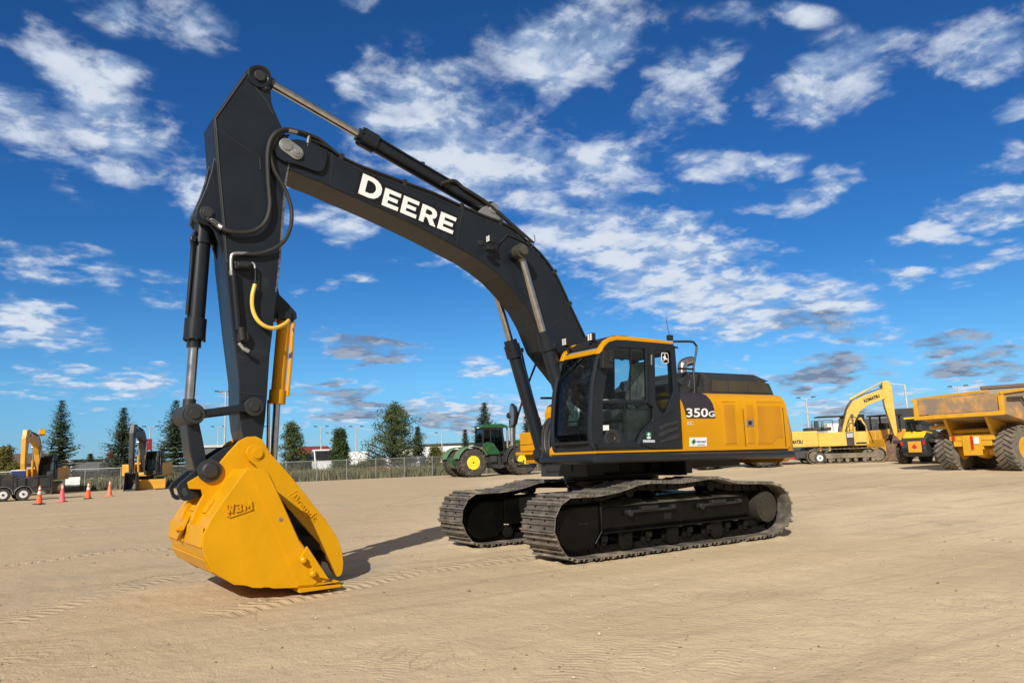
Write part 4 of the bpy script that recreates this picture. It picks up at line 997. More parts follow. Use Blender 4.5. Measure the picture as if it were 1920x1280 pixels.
for ch, bl, br, up in (('D', (671.5, 362.3), (711, 379.5), (9.6, -37.3)), ('E', (715.4, 384), (745.5, 396.2), (7.6, -32)), ('E', (750, 398), (779.5, 410.2), (7.7, -31.6)),
                       ('R', (785, 412.8), (815.5, 425.6), (7.9, -31)), ('E', (819.5, 427.3), (848.5, 439.2), (8, -30.6))):
    letter(ch, bl, br, up, BY+.007, 'lettering', WHITE, boom)
dd = [(666, 365), (675, 320), (686, 319), (712, 331), (722, 346), (858, 405), (851, 444), (842, 440), (711, 384)]
mb = MB(); mb.prism(P2(dd, BY+.003), BY-.002, BY+.003); UB(mb, 'lettering_background', BLKD, boom)
# top pipes along the boom
def off_top(i0, i1, d, y):
    L = []
    for p_ in TOP[i0:i1]:
        L.append((p_[0], y, p_[1]))
    out = []
    for k, p_ in enumerate(L):
        a = Vector(L[max(k-1, 0)]); b = Vector(L[min(k+1, len(L)-1)]); t = (b-a).normalized(); nrm = Vector((-t.z, 0, t.x)); 
        if nrm.z < 0: nrm = -nrm
        out.append(Vector(p_)+nrm*d)
    return out
for y, d in ((.20, .075), (.13, .07), (-.15, .07), (-.21, .075), (.25, .05)):
    mb = MB(); mb.tube(off_top(2, len(TOP), d, y), .022 if d > .06 else .016, 8); UB(mb, 'hydraulic_pipe', BLK, boom)
mb = MB()
for i in range(4, len(TOP), 2):
    q = off_top(max(i-1, 0), min(i+2, len(TOP)), .05, 0)[1]; t_ = Vector((TOP[min(i+1, len(TOP)-1)][0]-TOP[i-1][0], 0, TOP[min(i+1, len(TOP)-1)][1]-TOP[i-1][1])).normalized()
    for yy in (.18, -.18): mb.bar((q.x-t_.x*.03, yy, q.z-t_.z*.03), (q.x+t_.x*.03, yy, q.z+t_.z*.03), .16, .10, up=(t_.z, 0, -t_.x) if False else (0, 0, 1))
UB(mb, 'pipe_clamp', BLK, boom, bevel=.006)
def hose(name, pts, r, m_=RUB, parent=None, n=10):
    q = MB(); q.tube([S3(*p) for p in pts], r, n); return UB(q, name, m_, parent or boom)
# hoses looping over the tip down the arm
hose('hose', [(640, 296, .22), (612, 272, .24), (592, 258, .26), (560, 247, .30), (533, 243, .34), (512, 255, .36), (502, 285, .36), (503, 340, .34), (506, 385, .34), (498, 415, .34), (478, 432, .34), (450, 436, .34), (425, 432, .34), (400, 416, .28), (389, 411, .2)], .028)
hose('hose', [(640, 300, .18), (610, 277, .20), (590, 262, .22), (560, 251, .27), (535, 246, .31), (517, 260, .335), (507, 288, .33), (515, 320, .33), (532, 350, .34), (543, 378, .35), (547, 405, .36), (543, 432, .36), (530, 455, .35), (505, 470, .33), (480, 476, .32), (455, 476, .31)], .026)
mb = MB(); mb.cyl(S3(396, 413, .25), S3(417, 428, .33), .034, n=12); mb.tube([S3(470, 476, .315), S3(445, 475, .315), S3(435, 478, .315), S3(433, 490, .315), S3(434, 510, .315)], .022, 10)
mb.cyl(S3(540, 245, .33), S3(556, 248, .30), .034, n=12); UB(mb, 'hose_fitting', STEEL, boom)
mb = MB(); mb.bar(S3(581, 252, .26), S3(577, 276, .30), .03, .06); UB(mb, 'hose_clamp', STEEL, boom, bevel=.004)
# the fat lines arching over the arm-cylinder foot
hose('hose', [(826, 345, .12), (848, 339, .14), (858, 343, .14), (868, 352, .14), (885, 362, .15), (912, 380, .15), (935, 400, .15), (956, 419, .15), (985, 443, .16)], .030)
hose('hose', [(834, 342, -.1), (850, 342, -.05), (875, 356, -.03), (905, 375, 0), (930, 393, 0), (965, 424, .05), (1000, 455, .1)], .022)
mb = MB(); mb.bx(*[v for v in (S3(917, 396, 0)[0]-.01, S3(917, 396, 0)[0]+.01)], -.1, .1, 5.3, 5.4)
# arm cylinder foot lugs on the boom
cfoot = S(917, 395, 0)
L_ = P2([(892, 402), (906, 388), (917, 384), (928, 391), (950, 424), (940, 428)], .14)
mb = MB(); mb.prism(L_, .09, .14); mb.prism(L_, -.14, -.09); mb.cyl((cfoot[0], .135, cfoot[1]), (cfoot[0], .16, cfoot[1]), .085, n=24)
UB(mb, 'cylinder_lug', STEEL, boom, bevel=.006)
# work light on the boom flank
def boom_light(px_, py_, flip):
    c0 = S3(px_, py_, BY+.16); q = MB(); q.box(c0, (.06, .10, .11)); q.tube([c0+Vector((0, 0, -.05)), c0+Vector((0, -.02, -.10)), c0+Vector((0, -.16, -.10))], .012, 6); q.box(c0+Vector((.01, -.02, -.15)), (.10, .12, .05))
    o = UB(q, 'boom_work_light', BLK, boom, bevel=.008); q = MB()
    for a in (-.024, .024):
        for b in (-.03, 0, .03): q.box(c0+Vector((.031, a, b)), (.006, .034, .024))
    UB(q, 'light_lens', WHITE, o)
boom_light(918, 448, 1)
mb = MB(); mb.lathe(S3(901, 455, BY), (0, 1, 0), [(0, .045), (.012, .04)], 16); UB(mb, 'flank_cap', CHARM, boom)
hose('wire', [(922, 455, .42), (935, 456, .30), (946, 446, .29), (952, 441, .29), (975, 450, .29), (997, 462, .29)], .009)
hose('wire', [(996, 466, .28), (1003, 451, .30), (1001, 440, .32)], .006)
# ---- boom cylinders
pinA = S(972, 473, .42)
for s in (1, -1):
    Yc = s*.46
    mb = MB(); mb.cyl((pinA[0], s*.27, pinA[1]), (pinA[0], s*.40, pinA[1]), .115, n=28); UB(mb, 'cylinder_boss', CHAR, boom, bevel=.008)
    A3 = Vector((pinA[0], Yc, pinA[1])); 
    e = S3(1046, 720, .46); d = (Vector((e.x, 0, e.z))-Vector((pinA[0], 0, pinA[1]))).normalized(); Ltot = 3.30
    B3 = A3+d*Ltot; c1 = A3+d*(Vector(S3(1024, 632, .46))-Vector((pinA[0], .46, pinA[1]))).length
    q = MB(); q.cyl(c1, B3, .108, n=28); q.cyl(c1-d*.02, c1+d*.20, .135, n=28); q.cyl(c1-d*.10, c1, .112, n=28)
    q.lathe((B3.x, Yc-.1, B3.z), (0, 1, 0), [(0, .14), (.2, .14)], 24)
    q.box(c1+d*.12+Vector((.0, s*.0, 0))+Vector((-.14, 0, .05)), (.07, .09, .07)); q.tube([c1+d*.12+Vector((-.16, 0, .04)), c1+d*.35+Vector((-.15, 0, 0)), c1+d*.9+Vector((-.13, 0, 0)), c1+d*1.5+Vector((-.13, 0, 0))], .016, 8)
    bc_ = UB(q, 'boom_cylinder', CHAR)
    q = MB(); q.cyl(A3+d*.10, c1, .058, n=24); UB(q, 'piston_rod', CHROME, bc_)
    q = MB(); q.lathe((pinA[0], Yc-.07, pinA[1]), (0, 1, 0), [(0, .115), (.14, .115)], 28); q.lathe((pinA[0], Yc+s*.07, pinA[1]), (0, s, 0), [(0, .075), (.055, .075), (.06, .05)], 24); q.cyl(A3, A3+d*.16, .075, .062, n=20)
    UB(q, 'rod_eye', CHARM if s < 0 else mat('worn_steel', (.10, .095, .085), .45, metal=.5), bc_)
BASE = Vector((A3.x, 0, A3.z))+d*Ltot
# boom foot brackets, front of the deck
mb = MB()
for s in (1, -1):
    mb.prism([(foot[0]-.25, 1.44), (foot[0]-.18, foot[1]+.15), (foot[0]+.12, foot[1]+.18), (BASE.x+.10, BASE.z+.18), (BASE.x+.16, BASE.z-.10), (BASE.x, 1.30)], s*.30, s*.345)
mb.bx(.3, BASE.x+.05, -.345, .345, 1.20, 1.44); UB(mb, 'boom_bracket', CHARM, bevel=.01)
mb = MB(); c0 = S3(1046, 843, .36); mb.prism(P2([(1038, 852), (1038, 842), (1043, 834), (1050, 833), (1054, 838), (1052, 856), (1040, 858)], .5), .38, .52); UB(mb, 'towing_lug', YEL, bevel=.02)
# hose bundle beside the cylinder feet
for k, (o1, o2, yy) in enumerate(((0, 0, -.30), (4, 3, -.22), (8, -2, -.15), (-3, 6, -.36), (12, 4, -.05))):
    hose('hose', [(1052+o1, 805, yy+.1), (1046+o1, 790+o2, yy), (1030+o1, 786+o2, yy), (1020+o1, 800+o2, yy-.05), (1017+o1, 825+o2, yy-.05), (1020+o1, 848, yy), (1030+o1, 866, yy)], .026, RUB, deck)
mb = MB()
mb.prism(P2([(1020, 800), (1032, 796), (1042, 830), (1036, 858), (1024, 845), (1016, 822)], -.42), -.46, -.36); UB(mb, 'hose_sleeve', mat('black_canvas', (.016, .016, .017), .8, bump=.5, bscale=12), deck, bevel=.04)

# ---- arm
AY = .27
arm_near = [(459, 137), (466, 127), (475, 122), (488, 122), (500, 131), (505, 150), (508, 165), (509, 190), (514, 206), (531, 243), (541, 268), (547, 290), (541, 312), (537, 340), (529, 430), (523, 500), (520, 545), (515, 590), (506, 665), (501, 744), (497, 790), (490, 838), (484, 864), (474, 864), (462, 842), (453, 806), (449, 768), (448, 712), (437, 627), (428, 545), (422, 493), (416, 412), (410, 350), (406, 300), (401, 240), (400, 220)]
mb = MB(); mb.prism(P2(arm_near, AY), -AY, AY); arm = UB(mb, 'arm', CHAR, bevel=.012, seg=2)
mb = MB()   # proud side-plate outline welds
mb.tube([S3(a, b, AY+.004) for a, b in [(462, 139), (404, 222), (410, 300), (420, 412), (426, 493)]], .010, 6, False)
mb.tube([S3(a, b, AY+.002) for a, b in [(404, 240), (470, 285), (487, 296), (489, 318)]], .008, 6, False)
mb.tube([S3(a, b, AY+.002) for a, b in [(448, 737), (497, 741)]], .008, 6, False)
mb.tube([S3(a, b, AY+.002) for a, b in [(462, 143), (500, 190), (512, 214)]], .007, 6, False)
UB(mb, 'weld_seam', CHARM, arm)
mb = MB(); mb.prism(P2([(541, 306), (543, 308), (537, 345), (531, 430), (525, 500), (519, 548), (516, 548), (522, 500), (527, 430), (533, 345)], AY+.012), AY-.03, AY+.012); UB(mb, 'edge_weld', mat('bright_weld', (.16, .16, .17), .4, metal=.5, var=.5, scale=30), arm)
# rod-end boss at the arm head
c0 = S(487, 143, AY+.03); c1 = S(499, 166, AY+.03)
mb = MB(); mb.lathe((c0[0], AY, c0[1]), (0, 1, 0), [(-.02, .155), (.03, .155), (.032, .11), (.022, .105)], 30); mb.prism(P2([(474, 150), (482, 158), (494, 170), (501, 171), (506, 166), (506, 157), (500, 140)], AY+.02), AY, AY+.02)
hb = UB(mb, 'arm_head_boss', CHAR, arm, bevel=.004)
mb = MB(); mb.cyl((c0[0], AY, c0[1]), (c0[0], AY+.055, c0[1]), .072, n=28); mb.cyl((c1[0], AY, c1[1]), (c1[0], AY+.045, c1[1]), .022, n=6); mb.cyl((c0[0], -AY-.05, c0[1]), (c0[0], -AY, c0[1]), .075, n=24); UB(mb, 'arm_head_pin', CHARM, arm, bevel=.006)
# bucket-cylinder bracket
BK = [(406, 285), (400, 300), (396, 322), (386, 352), (376, 375), (368, 392), (366, 406), (371, 416), (384, 421), (394, 424), (402, 434), (410, 455), (418, 480)]
mb = MB()
for y0, y1 in ((.13, .18), (-.18, -.13)): mb.prism(P2(BK, .18), y0, y1)
UB(mb, 'cylinder_bracket', CHAR, arm, bevel=.01)
pb = S(389, 399, .20); mb = MB(); mb.cyl((pb[0], -.21, pb[1]), (pb[0], .215, pb[1]), .062, n=24); mb.cyl((pb[0], .175, pb[1]), (pb[0], .19, pb[1]), .09, n=24); UB(mb, 'bracket_pin', CHARM, arm, bevel=.005)
# bucket cylinder
LK = S(363, 776, .30)            # link pin
T3 = Vector((pb[0], 0, pb[1])); E3 = Vector((LK[0], 0, LK[1])); d = (E3-T3).normalized()
cA = T3+d*.02; 
def along(Y, px_, py_, O, d): p_ = Vector(S3(px_, py_, Y)); return (p_-O).dot(d)
tb_ = along(0, 366, 652, T3, d)
mb = MB(); mb.cyl(T3+d*.12, T3+d*(tb_-.16), .105, n=28); mb.cyl(T3+d*(tb_-.36), T3+d*(tb_-.10), .130, n=28); mb.cyl(T3+d*(tb_-.11), T3+d*tb_, .085, n=24); mb.lathe((T3.x, -.11, T3.z), (0, 1, 0), [(0, .12), (.22, .12)], 24)
mb.cyl(T3+d*.30, T3+d*.36, .122, n=24)
for k in range(8): an = 2*pi*k/8; o = Vector((0, cos(an), 0))*.12+Vector((d.z, 0, -d.x))*.12*sin(an); mb.cyl(T3+d*(tb_-.12)+o, T3+d*(tb_-.08)+o, .014, n=6)
mb.tube([T3+d*.22+Vector((.10, .08, 0)), T3+d*.34+Vector((.14, .1, 0)), T3+d*.5+Vector((.12, .08, 0)), T3+d*(tb_-.40)+Vector((.115, .05, 0))], .022, 8); mb.box(T3+d*.33+Vector((.12, .08, 0)), (.05, .09, .07)); mb.box(T3+d*.33+Vector((-.12, -.04, 0)), (.05, .09, .07))
bcyl = UB(mb, 'bucket_cylinder', CHAR)
mb = MB(); mb.cyl(T3+d*(tb_-.02), E3-d*.16, .060, n=24); UB(mb, 'piston_rod', CHROME, bcyl)
mb = MB(); mb.cyl(E3-d*.20, E3, .075, n=20); mb.lathe((E3.x, -.08, E3.z), (0, 1, 0), [(0, .11), (.16, .11)], 24); UB(mb, 'rod_eye', CHARM, bcyl)
# arm cylinder
A0 = S(487, 145, 0); T3 = Vector((A0[0], 0, A0[1])); F3 = Vector((cfoot[0], 0, cfoot[1])); d = (F3-T3).normalized()
ta = along(0, 670, 258, T3, d)
mb = MB(); mb.cyl(T3+d*(ta+.16), F3-d*.12, .115, n=28); mb.cyl(T3+d*(ta+.05), T3+d*(ta+.28), .145, n=28); mb.cyl(T3+d*(ta-.02), T3+d*(ta+.06), .10, n=24); mb.lathe((F3.x, -.085, F3.z), (0, 1, 0), [(0, .13), (.17, .13)], 24)
for k in range(10): an = 2*pi*k/10; o = Vector((0, cos(an), 0))*.125+Vector((d.z, 0, -d.x))*.125*sin(an); mb.cyl(T3+d*(ta+.02)+o, T3+d*(ta+.08)+o, .016, n=6)
mb.tube([T3+d*(ta+.2)+Vector((0, .12, .07)), T3+d*(ta+.6)+Vector((0, .12, .05)), F3-d*.5+Vector((0, .12, .05))], .018, 8); mb.box(T3+d*(ta+1.1)+Vector((0, 0, .12)), (.06, .08, .05))
acyl = UB(mb, 'arm_cylinder', CHAR)
mb = MB(); mb.cyl(T3+d*.12, T3+d*ta, .060, n=24); UB(mb, 'piston_rod', CHROME, acyl)
mb = MB(); mb.cyl(T3, T3+d*.2, .08, n=20); mb.lathe((T3.x, -.10, T3.z), (0, 1, 0), [(0, .13), (.20, .13)], 24); UB(mb, 'rod_eye', CHARM, acyl)
# auxiliary valve, pipe and yellow whip hose on the arm side
mb = MB(); mb.prism(P2([(440, 489), (472, 491), (471, 504), (441, 503)], .36), AY, .36); mb.cyl(S3(445, 497, .37), S3(466, 498, .37), .035, n=12)
mb.prism(P2([(447, 624), (464, 620), (468, 634), (462, 642), (447, 640)], .35), AY, .35); mb.cyl(S3(452, 614, .34), S3(455, 638, .34), .045, n=14); UB(mb, 'shutoff_valve', BLK, arm, bevel=.006)
mb = MB(); mb.tube([S3(437, 508, .33), S3(447, 618, .33)], .036, 12, False); UB(mb, 'auxiliary_pipe', CHAR, arm)
mb = MB(); mb.cyl(S3(434, 508, .325), S3(436, 516, .325), .035, n=12); mb.tube([S3(472, 492, .33), S3(477, 496, .34), S3(478, 503, .34)], .014, 8); mb.cyl(S3(448, 643, .35), S3(458, 655, .37), .022, n=10); mb.cyl(S3(458, 654, .37), S3(467, 659, .38), .028, n=10); UB(mb, 'hose_fitting', STEEL, arm)
hose('thin_pipe', [(478, 500, .34), (479, 515, .34), (478, 533, .34)], .008, RUB, arm)
hose('whip_hose', [(478, 533, .34), (473, 555, .34), (474, 580, .35), (483, 600, .36), (498, 612, .37), (515, 615, .36), (533, 608, .30), (541, 601, .18)], .026, YHOSE, arm)
# thumb cylinder bracket
mb = MB()
for y0, y1 in ((.06, .10), (-.10, -.06)): mb.prism(P2([(519, 530), (524, 552), (540, 568), (556, 586), (557, 597), (548, 603), (530, 600), (514, 598)], .1), y0, y1)
mb.prism(P2([(520, 584), (546, 583), (548, 597), (521, 598)], .13), -.13, .13); UB(mb, 'thumb_bracket', CHAR, arm, bevel=.006)
ct = S3(533, 596, 0); cb2 = S3(519, 757, 0); d = (cb2-ct).normalized(); end = S3(513, 862, 0)
mb = MB(); mb.cyl(ct, ct+d*((cb2-ct).length-.1), .088, n=28); mb.cyl(ct+d*((cb2-ct).length-.18), cb2, .108, n=28); mb.tube([ct+Vector((-.1, .06, -.05)), ct.lerp(cb2, .5)+Vector((-.115, .05, 0)), cb2+Vector((-.12, .05, .1))], .026, 10, False)
tc_ = UB(mb, 'thumb_cylinder', YEL)
mb = MB(); mb.cyl(cb2, end, .046, n=20); mb.cyl(cb2+Vector((.10, -.02, .05)), end+Vector((.07, -.02, 0)), .02, n=10); UB(mb, 'piston_rod', CHROME, tc_)

# ---- linkage, coupler, bucket, thumb
ap = S(476, 762, .36)
mb = MB()
for s in (1, -1):
    yo, yi = s*.36, s*.31
    pts = P2([(352, 772), (356, 764), (364, 762), (376, 767), (400, 765), (455, 757), (464, 750), (478, 748), (489, 755), (491, 766), (484, 775), (474, 776), (466, 772), (455, 771), (400, 778), (377, 780), (370, 789), (360, 790), (353, 783)], .36)
    mb.prism(pts, yi, yo)
lk = UB(mb, 'tipping_link', CHAR, bevel=.01)
mb = MB()
for c_, Y, r_ in ((LK, .36, .085), (ap, .36, .085)):
    mb.cyl((c_[0], -.40, c_[1]), (c_[0], .405, c_[1]), r_*.72, n=24); 
    for s in (1, -1): mb.lathe((c_[0], s*.36, c_[1]), (0, s, 0), [(-.005, r_*1.35), (.022, r_*1.35), (.024, r_*.9)], 28)
mb.lathe((LK[0], .30, LK[1]), (0, 1, 0), [(-.6, .13), (0, .13)], 28)
UB(mb, 'link_pin', CHARM, lk, bevel=.004)
KP = S(392, 882, .31)
mb = MB(); a = Vector((LK[0], 0, LK[1])); b = Vector((KP[0], 0, KP[1]))
prof = P2([(348, 780), (372, 782), (380, 820), (388, 862), (398, 885), (386, 895), (366, 884), (356, 845)], .22)
mb.prism(prof, -.22, .22); pl_ = UB(mb, 'push_link', CHAR, lk, bevel=.02, seg=3)
mb = MB(); mb.lathe((KP[0], .37, KP[1]), (0, 1, 0), [(-.74, .125), (-.06, .125), (-.05, .135), (0, .135), (.002, .10), (.02, .09), (.03, .075)], 30); UB(mb, 'push_link_pin', CHARM, lk)
# coupler plates
CP = [(331, 914), (336, 906), (360, 886), (383, 866), (405, 850), (424, 838), (446, 832), (470, 838), (474, 856), (452, 862), (424, 868), (410, 876), (407, 890), (398, 899), (384, 899), (374, 893), (362, 903), (352, 907), (352, 916), (368, 920), (374, 927), (362, 936), (346, 939), (338, 934)]
mb = MB()
hole = [(340, 917), (346, 912), (349, 918), (352, 927), (346, 930), (342, 926)]
for y0, y1 in ((.21, .26), (-.26, -.21)): mb.prism_holes(P2(CP, .26), [P2(hole, .26)], y0, y1)
cp = UB(mb, 'coupler', CHAR, bevel=.008)
mb = MB(); q = S(369, 922, .2); mb.bx(q[0]-.07, q[0]+.10, -.21, .21, q[1]-.05, q[1]+.06); q = S(420, 852, .2); mb.bx(q[0]-.2, q[0]+.1, -.21, .21, q[1]-.10, q[1]-.02); mb.cyl((KP[0], -.3, KP[1]), (KP[0], .3, KP[1]), .09, n=20)
UB(mb, 'coupler_body', CHARM, cp, bevel=.015)
# bucket: shell, side plates, ears
BW = .95
shell = P2([(496, 881), (464, 877), (421, 936), (396, 973), (382, 1001), (379, 1026), (387, 1051), (398, 1070), (439, 1094), (474, 1100), (514, 1101.5), (556, 1100), (590, 1098), (640, 1090)], BW)
shell = [(x, max(z, .028)) for x, z in shell]
inner = []
for i, p_ in enumerate(shell):
    a = Vector(shell[max(i-1, 0)]); b = Vector(shell[min(i+1, len(shell)-1)]); t = (b-a).normalized(); inner.append((p_[0]+(-t.y)*(-1)*-.035*1.0*1, p_[1]+t.x*-.035) if False else (p_[0]-t.y*(-.03)*-1, p_[1]+t.x*(-.03)*-1))
# make sure the inner skin lies inside
cxs = sum(p_[0] for p_ in shell)/len(shell); czs = sum(p_[1] for p_ in shell)/len(shell)
inner = [((p_[0]*.965+cxs*.035), (p_[1]*.965+czs*.035)) for p_ in shell]
mb = MB(); mb.prism(shell+list(reversed(inner)), -BW+.003, BW-.003)
bk = UB(mb, 'bucket', YELB, bevel=.006)
sp = P2([(464, 876), (480, 877), (497, 879.5), (505, 886), (533, 948), (561, 1011), (585, 1045), (608, 1080), (617, 1087), (590, 1099), (556, 1101.5), (514, 1103), (500, 1100), (490, 1102), (474, 1101.5), (460, 1097), (439, 1096), (398, 1072), (387, 1052), (378.5, 1026), (381, 1001), (395, 973), (420, 936)], BW)
sp = [(x, max(z, .022)) for x, z in sp]
for s in (1, -1):
    mb = MB(); mb.prism(sp, s*BW, s*(BW-.03)); sd = UB(mb, 'side_plate', YELB, bk, bevel=.008, seg=2)
    mb = MB(); mb.prism([(x, max(z, .03)) for x, z in P2([(466, 880), (480, 880), (496, 882), (504, 889), (532, 950), (560, 1013), (604, 1082), (588, 1096), (558, 1098)], BW)], s*(BW-.004), s*(BW+.014)); UB(mb, 'edge_reinforcement', YELB, sd, bevel=.006)
    mb = MB(); mb.prism(P2([(576, 1023), (563, 1046), (573, 1052), (586, 1062), (583, 1078), (617.5, 1086)], BW+.045), s*(BW+.012), s*(BW+.045)); cut = UB(mb, 'side_cutter', YELB, sd, bevel=.006)
    mb = MB()
    for q in ((568.5, 1049.5), (586, 1075)): c_ = S(q[0], q[1], BW+.05); mb.lathe((c_[0], s*(BW+.04), c_[1]), (0, s, 0), [(0, .038), (.045, .036), (.058, .02)], 12)
    UB(mb, 'cutter_bolt', YELB, sd)
    mb = MB(); c_ = S(525.5, 973, BW+.01); mb.cyl((c_[0], s*BW, c_[1]), (c_[0], s*(BW+.022), c_[1]), .022, n=12); UB(mb, 'grease_plug', STEEL, sd)
mb = MB(); a = S(560, 1101, BW); b = S(641, 1091, BW); mb.add([(a[0], -BW-.02, .012), (a[0], BW+.035, .012), (b[0], BW+.0, .012), (b[0], -BW, .012), (a[0], -BW-.02, .062), (a[0], BW+.035, .062), (b[0], BW, .040), (b[0], -BW, .040)], [(0, 1, 2, 3), (4, 5, 6, 7), (0, 1, 5, 4), (1, 2, 6, 5), (2, 3, 7, 6), (3, 0, 4, 7)]); UB(mb, 'cutting_edge', YELB, bk, bevel=.006)
# wear strips, diamond gusset and welded pads on the back of the shell
def strip(mb, i, t0, t1, y0, y1, h):
    a = Vector(shell[i]); b = Vector(shell[i+1]); p0 = a.lerp(b, t0); p1 = a.lerp(b, t1); t = (b-a).normalized(); nrm = Vector((t.y, -t.x))
    if nrm.dot(p0-Vector((cxs, czs))) < 0: nrm = -nrm
    q = [p0, p1, p1+nrm*h, p0+nrm*h]; mb.prism([(v.x, v.y) for v in q], y0, y1)
mb = MB(); strip(mb, 4, -.5, 1.05, -BW+.02, -.05, .018); strip(mb, 4, -.5, 1.05, .12, BW-.02, .018); strip(mb, 6, -.15, 1.1, -BW+.02, BW-.03, .018); UB(mb, 'wear_strip', YELB, bk, bevel=.008)
mb = MB(); a = Vector(shell[3]); b = Vector(shell[6]); 
g = [(Vector(shell[3]), .0), (Vector(shell[4])+Vector((.035, 0)), -.20), (Vector(shell[5])+Vector((.04, 0)), .0), (Vector(shell[4])+Vector((.035, .0)), .18)]
vs = [(v.x+.035, y-.1, v.y) for v, y in g]+[(v.x+.0, y-.1, v.y) for v, y in g]
mb.add(vs, [(0, 1, 2, 3), (4, 5, 6, 7), (0, 1, 5, 4), (1, 2, 6, 5), (2, 3, 7, 6), (3, 0, 4, 7)]); c_ = (Vector(shell[4])); mb.cyl((c_.x+.03, -.12, c_.y), (c_.x+.09, -.12, c_.y), .03, n=12); UB(mb, 'gusset', YELB, bk, bevel=.004)
mb = MB(); strip(mb, 2, .1, .8, .40, .56, .03); strip(mb, 2, .1, .8, -.25, -.08, .03); UB(mb, 'wear_pad', YELB, bk, bevel=.008)
# dark skins: wear and inner shade of the bucket put into the colour
DRKI = mat('worn_shaded_inside', (.016, .012, .008), .6, var=.4, dirt=(.06, .045, .03), damt=.3)
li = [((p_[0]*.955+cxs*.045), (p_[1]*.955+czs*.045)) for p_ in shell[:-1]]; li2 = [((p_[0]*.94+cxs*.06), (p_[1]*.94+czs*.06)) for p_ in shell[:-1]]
mb = MB(); mb.prism(li+list(reversed(li2)), -BW+.034, BW-.034); UB(mb, 'bucket_inner_shade', DRKI, bk)
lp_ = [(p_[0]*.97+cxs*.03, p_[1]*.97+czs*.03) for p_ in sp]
for s in (1, -1): mb = MB(); mb.prism(lp_, s*(BW-.032), s*(BW-.038)); UB(mb, 'side_inner_shade', DRKI, bk)
# ears
ear = [(352, 904), (374, 891), (381, 896), (390, 899), (402, 896), (408, 886), (407, 874), (415, 864), (430, 846), (449, 826), (464, 818.5), (480, 817.5), (491, 823), (497, 832), (505, 846), (520, 868), (530, 895), (505, 905), (470, 905), (440, 930), (410, 960), (380, 1000), (361, 985), (358, 976), (368, 950), (381, 928), (377, 917), (355, 916)]
mb = MB()
for y0, y1 in ((.27, .33), (-.33, -.27)): mb.prism(P2(ear, .33), y0, y1)
er = UB(mb, 'bucket_ear', YELB, bk, bevel=.008)
# top closing plates between ears and side plates
mb = MB(); a, b = Vector(shell[1]), Vector(shell[0])
for s in (1, -1): mb.prism([(a.x+.01, a.y), (b.x, b.y), (b.x-.02, b.y-.10), (a.x-.1, a.y-.12)], s*.33, s*(BW-.03))
mb.cyl((S(483, 850, .3)[0], -.33, S(483, 850, .3)[1]), (S(483, 850, .3)[0], .30, S(483, 850, .3)[1]), .11, n=20)
UB(mb, 'bucket_crossmember', YELB, bk, bevel=.01)
# WBM lettering, raised
LET['W'] = ([(0, 1), (.20, 1), (.30, .34), (.43, .85), (.57, .85), (.70, .34), (.80, 1), (1, 1), (.82, 0), (.60, 0), (.5, .42), (.40, 0), (.18, 0)], [])
LET['B'] = ([(0, 0), (.78, 0), (.95, .14), (.95, .38), (.82, .5), (.95, .62), (.95, .86), (.78, 1), (0, 1), (0, .76), (.68, .76), (.68, .6), (.25, .6), (.25, .4), (.68, .4), (.68, .24), (0, .24)], [])
LET['M'] = ([(0, 0), (0, 1), (.22, 1), (.5, .55), (.78, 1), (1, 1), (1, 0), (.78, 0), (.78, .6), (.5, .22), (.22, .6), (.22, 0)], [])
for ch, bl, br in (('W', (424, 962.3), (440, 960)), ('B', (442.5, 959.6), (454, 957.8)), ('M', (457.5, 957.3), (473.5, 955))): letter(ch, bl, br, (-1.0, -16.5), BW+.02, 'raised_lettering', YELB, bk, .022)
mb = MB()
for L in ([(424, 967.5), (431, 963.5), (431, 966.5), (427, 969)], [(429, 968.5), (475, 953), (474.5, 955.5), (430, 970.5)]): mb.prism(P2(L, BW+.014), BW-.002, BW+.014)
UB(mb, 'raised_underline', YELB, bk)
# thumb
TH = [(462, 850), (464, 840), (471, 834), (483, 831), (496, 837), (520, 864), (546, 893), (570, 922), (592, 951), (611, 974), (624, 994), (635, 1013), (642, 1034), (644, 1055), (643, 1068), (641, 1076), (636, 1081), (630, 1080), (625, 1075), (621, 1066), (618, 1057), (612, 1048), (609, 1036), (603, 1030), (599, 1019), (592, 1011), (575, 992), (561, 976), (550, 963), (539, 951), (520, 925), (495, 892), (480, 873), (467, 862)]
mb = MB()
for y0, y1 in ((.345, .395), (-.395, -.345)): mb.prism(P2(TH, .395), y0, y1)
th = UB(mb, 'thumb', YELB, EX, bevel=.007)
tcx = sum(S(a, b, .395)[0] for a, b in TH)/len(TH); tcz = sum(S(a, b, .395)[1] for a, b in TH)/len(TH)
for y0, y1 in ((-.344, -.338), (.338, .344)): mb = MB(); mb.prism([(x+(tcx-x)*.03, z+(tcz-z)*.03) for x, z in P2(TH, .395)], y0, y1); UB(mb, 'thumb_inner_shade', DRKI, th)  # dark skins put the shade between the thumb plates into the colour
c_ = S(483, 850, .40); mb = MB(); mb.lathe((c_[0], .39, c_[1]), (0, 1, 0), [(0, .085), (.012, .085), (.014, .06), (.030, .058)], 28); UB(mb, 'thumb_pin', YELB, th)
mb = MB(); c_ = S(529, 915, .395); mb.lathe((c_[0], -.37, c_[1]), (0, 1, 0), [(0, .10), (.74, .10)], 24)
for pz_ in ((575, 960), (605, 1005), (628, 1050)): q = S(pz_[0]+6, pz_[1]-6, 0); mb.box((q[0]+.16, 0, q[1]+.02), (.12, .70, .05), Matrix.Rotation(radians(50), 3, 'Y'))
UB(mb, 'thumb_crossbar', mat('dark_brown_steel', (.05, .028, .01), .6), th)
o = S3(548, 931, .397); e = S3(588, 977, .397); t = S3(557, 922, .397)
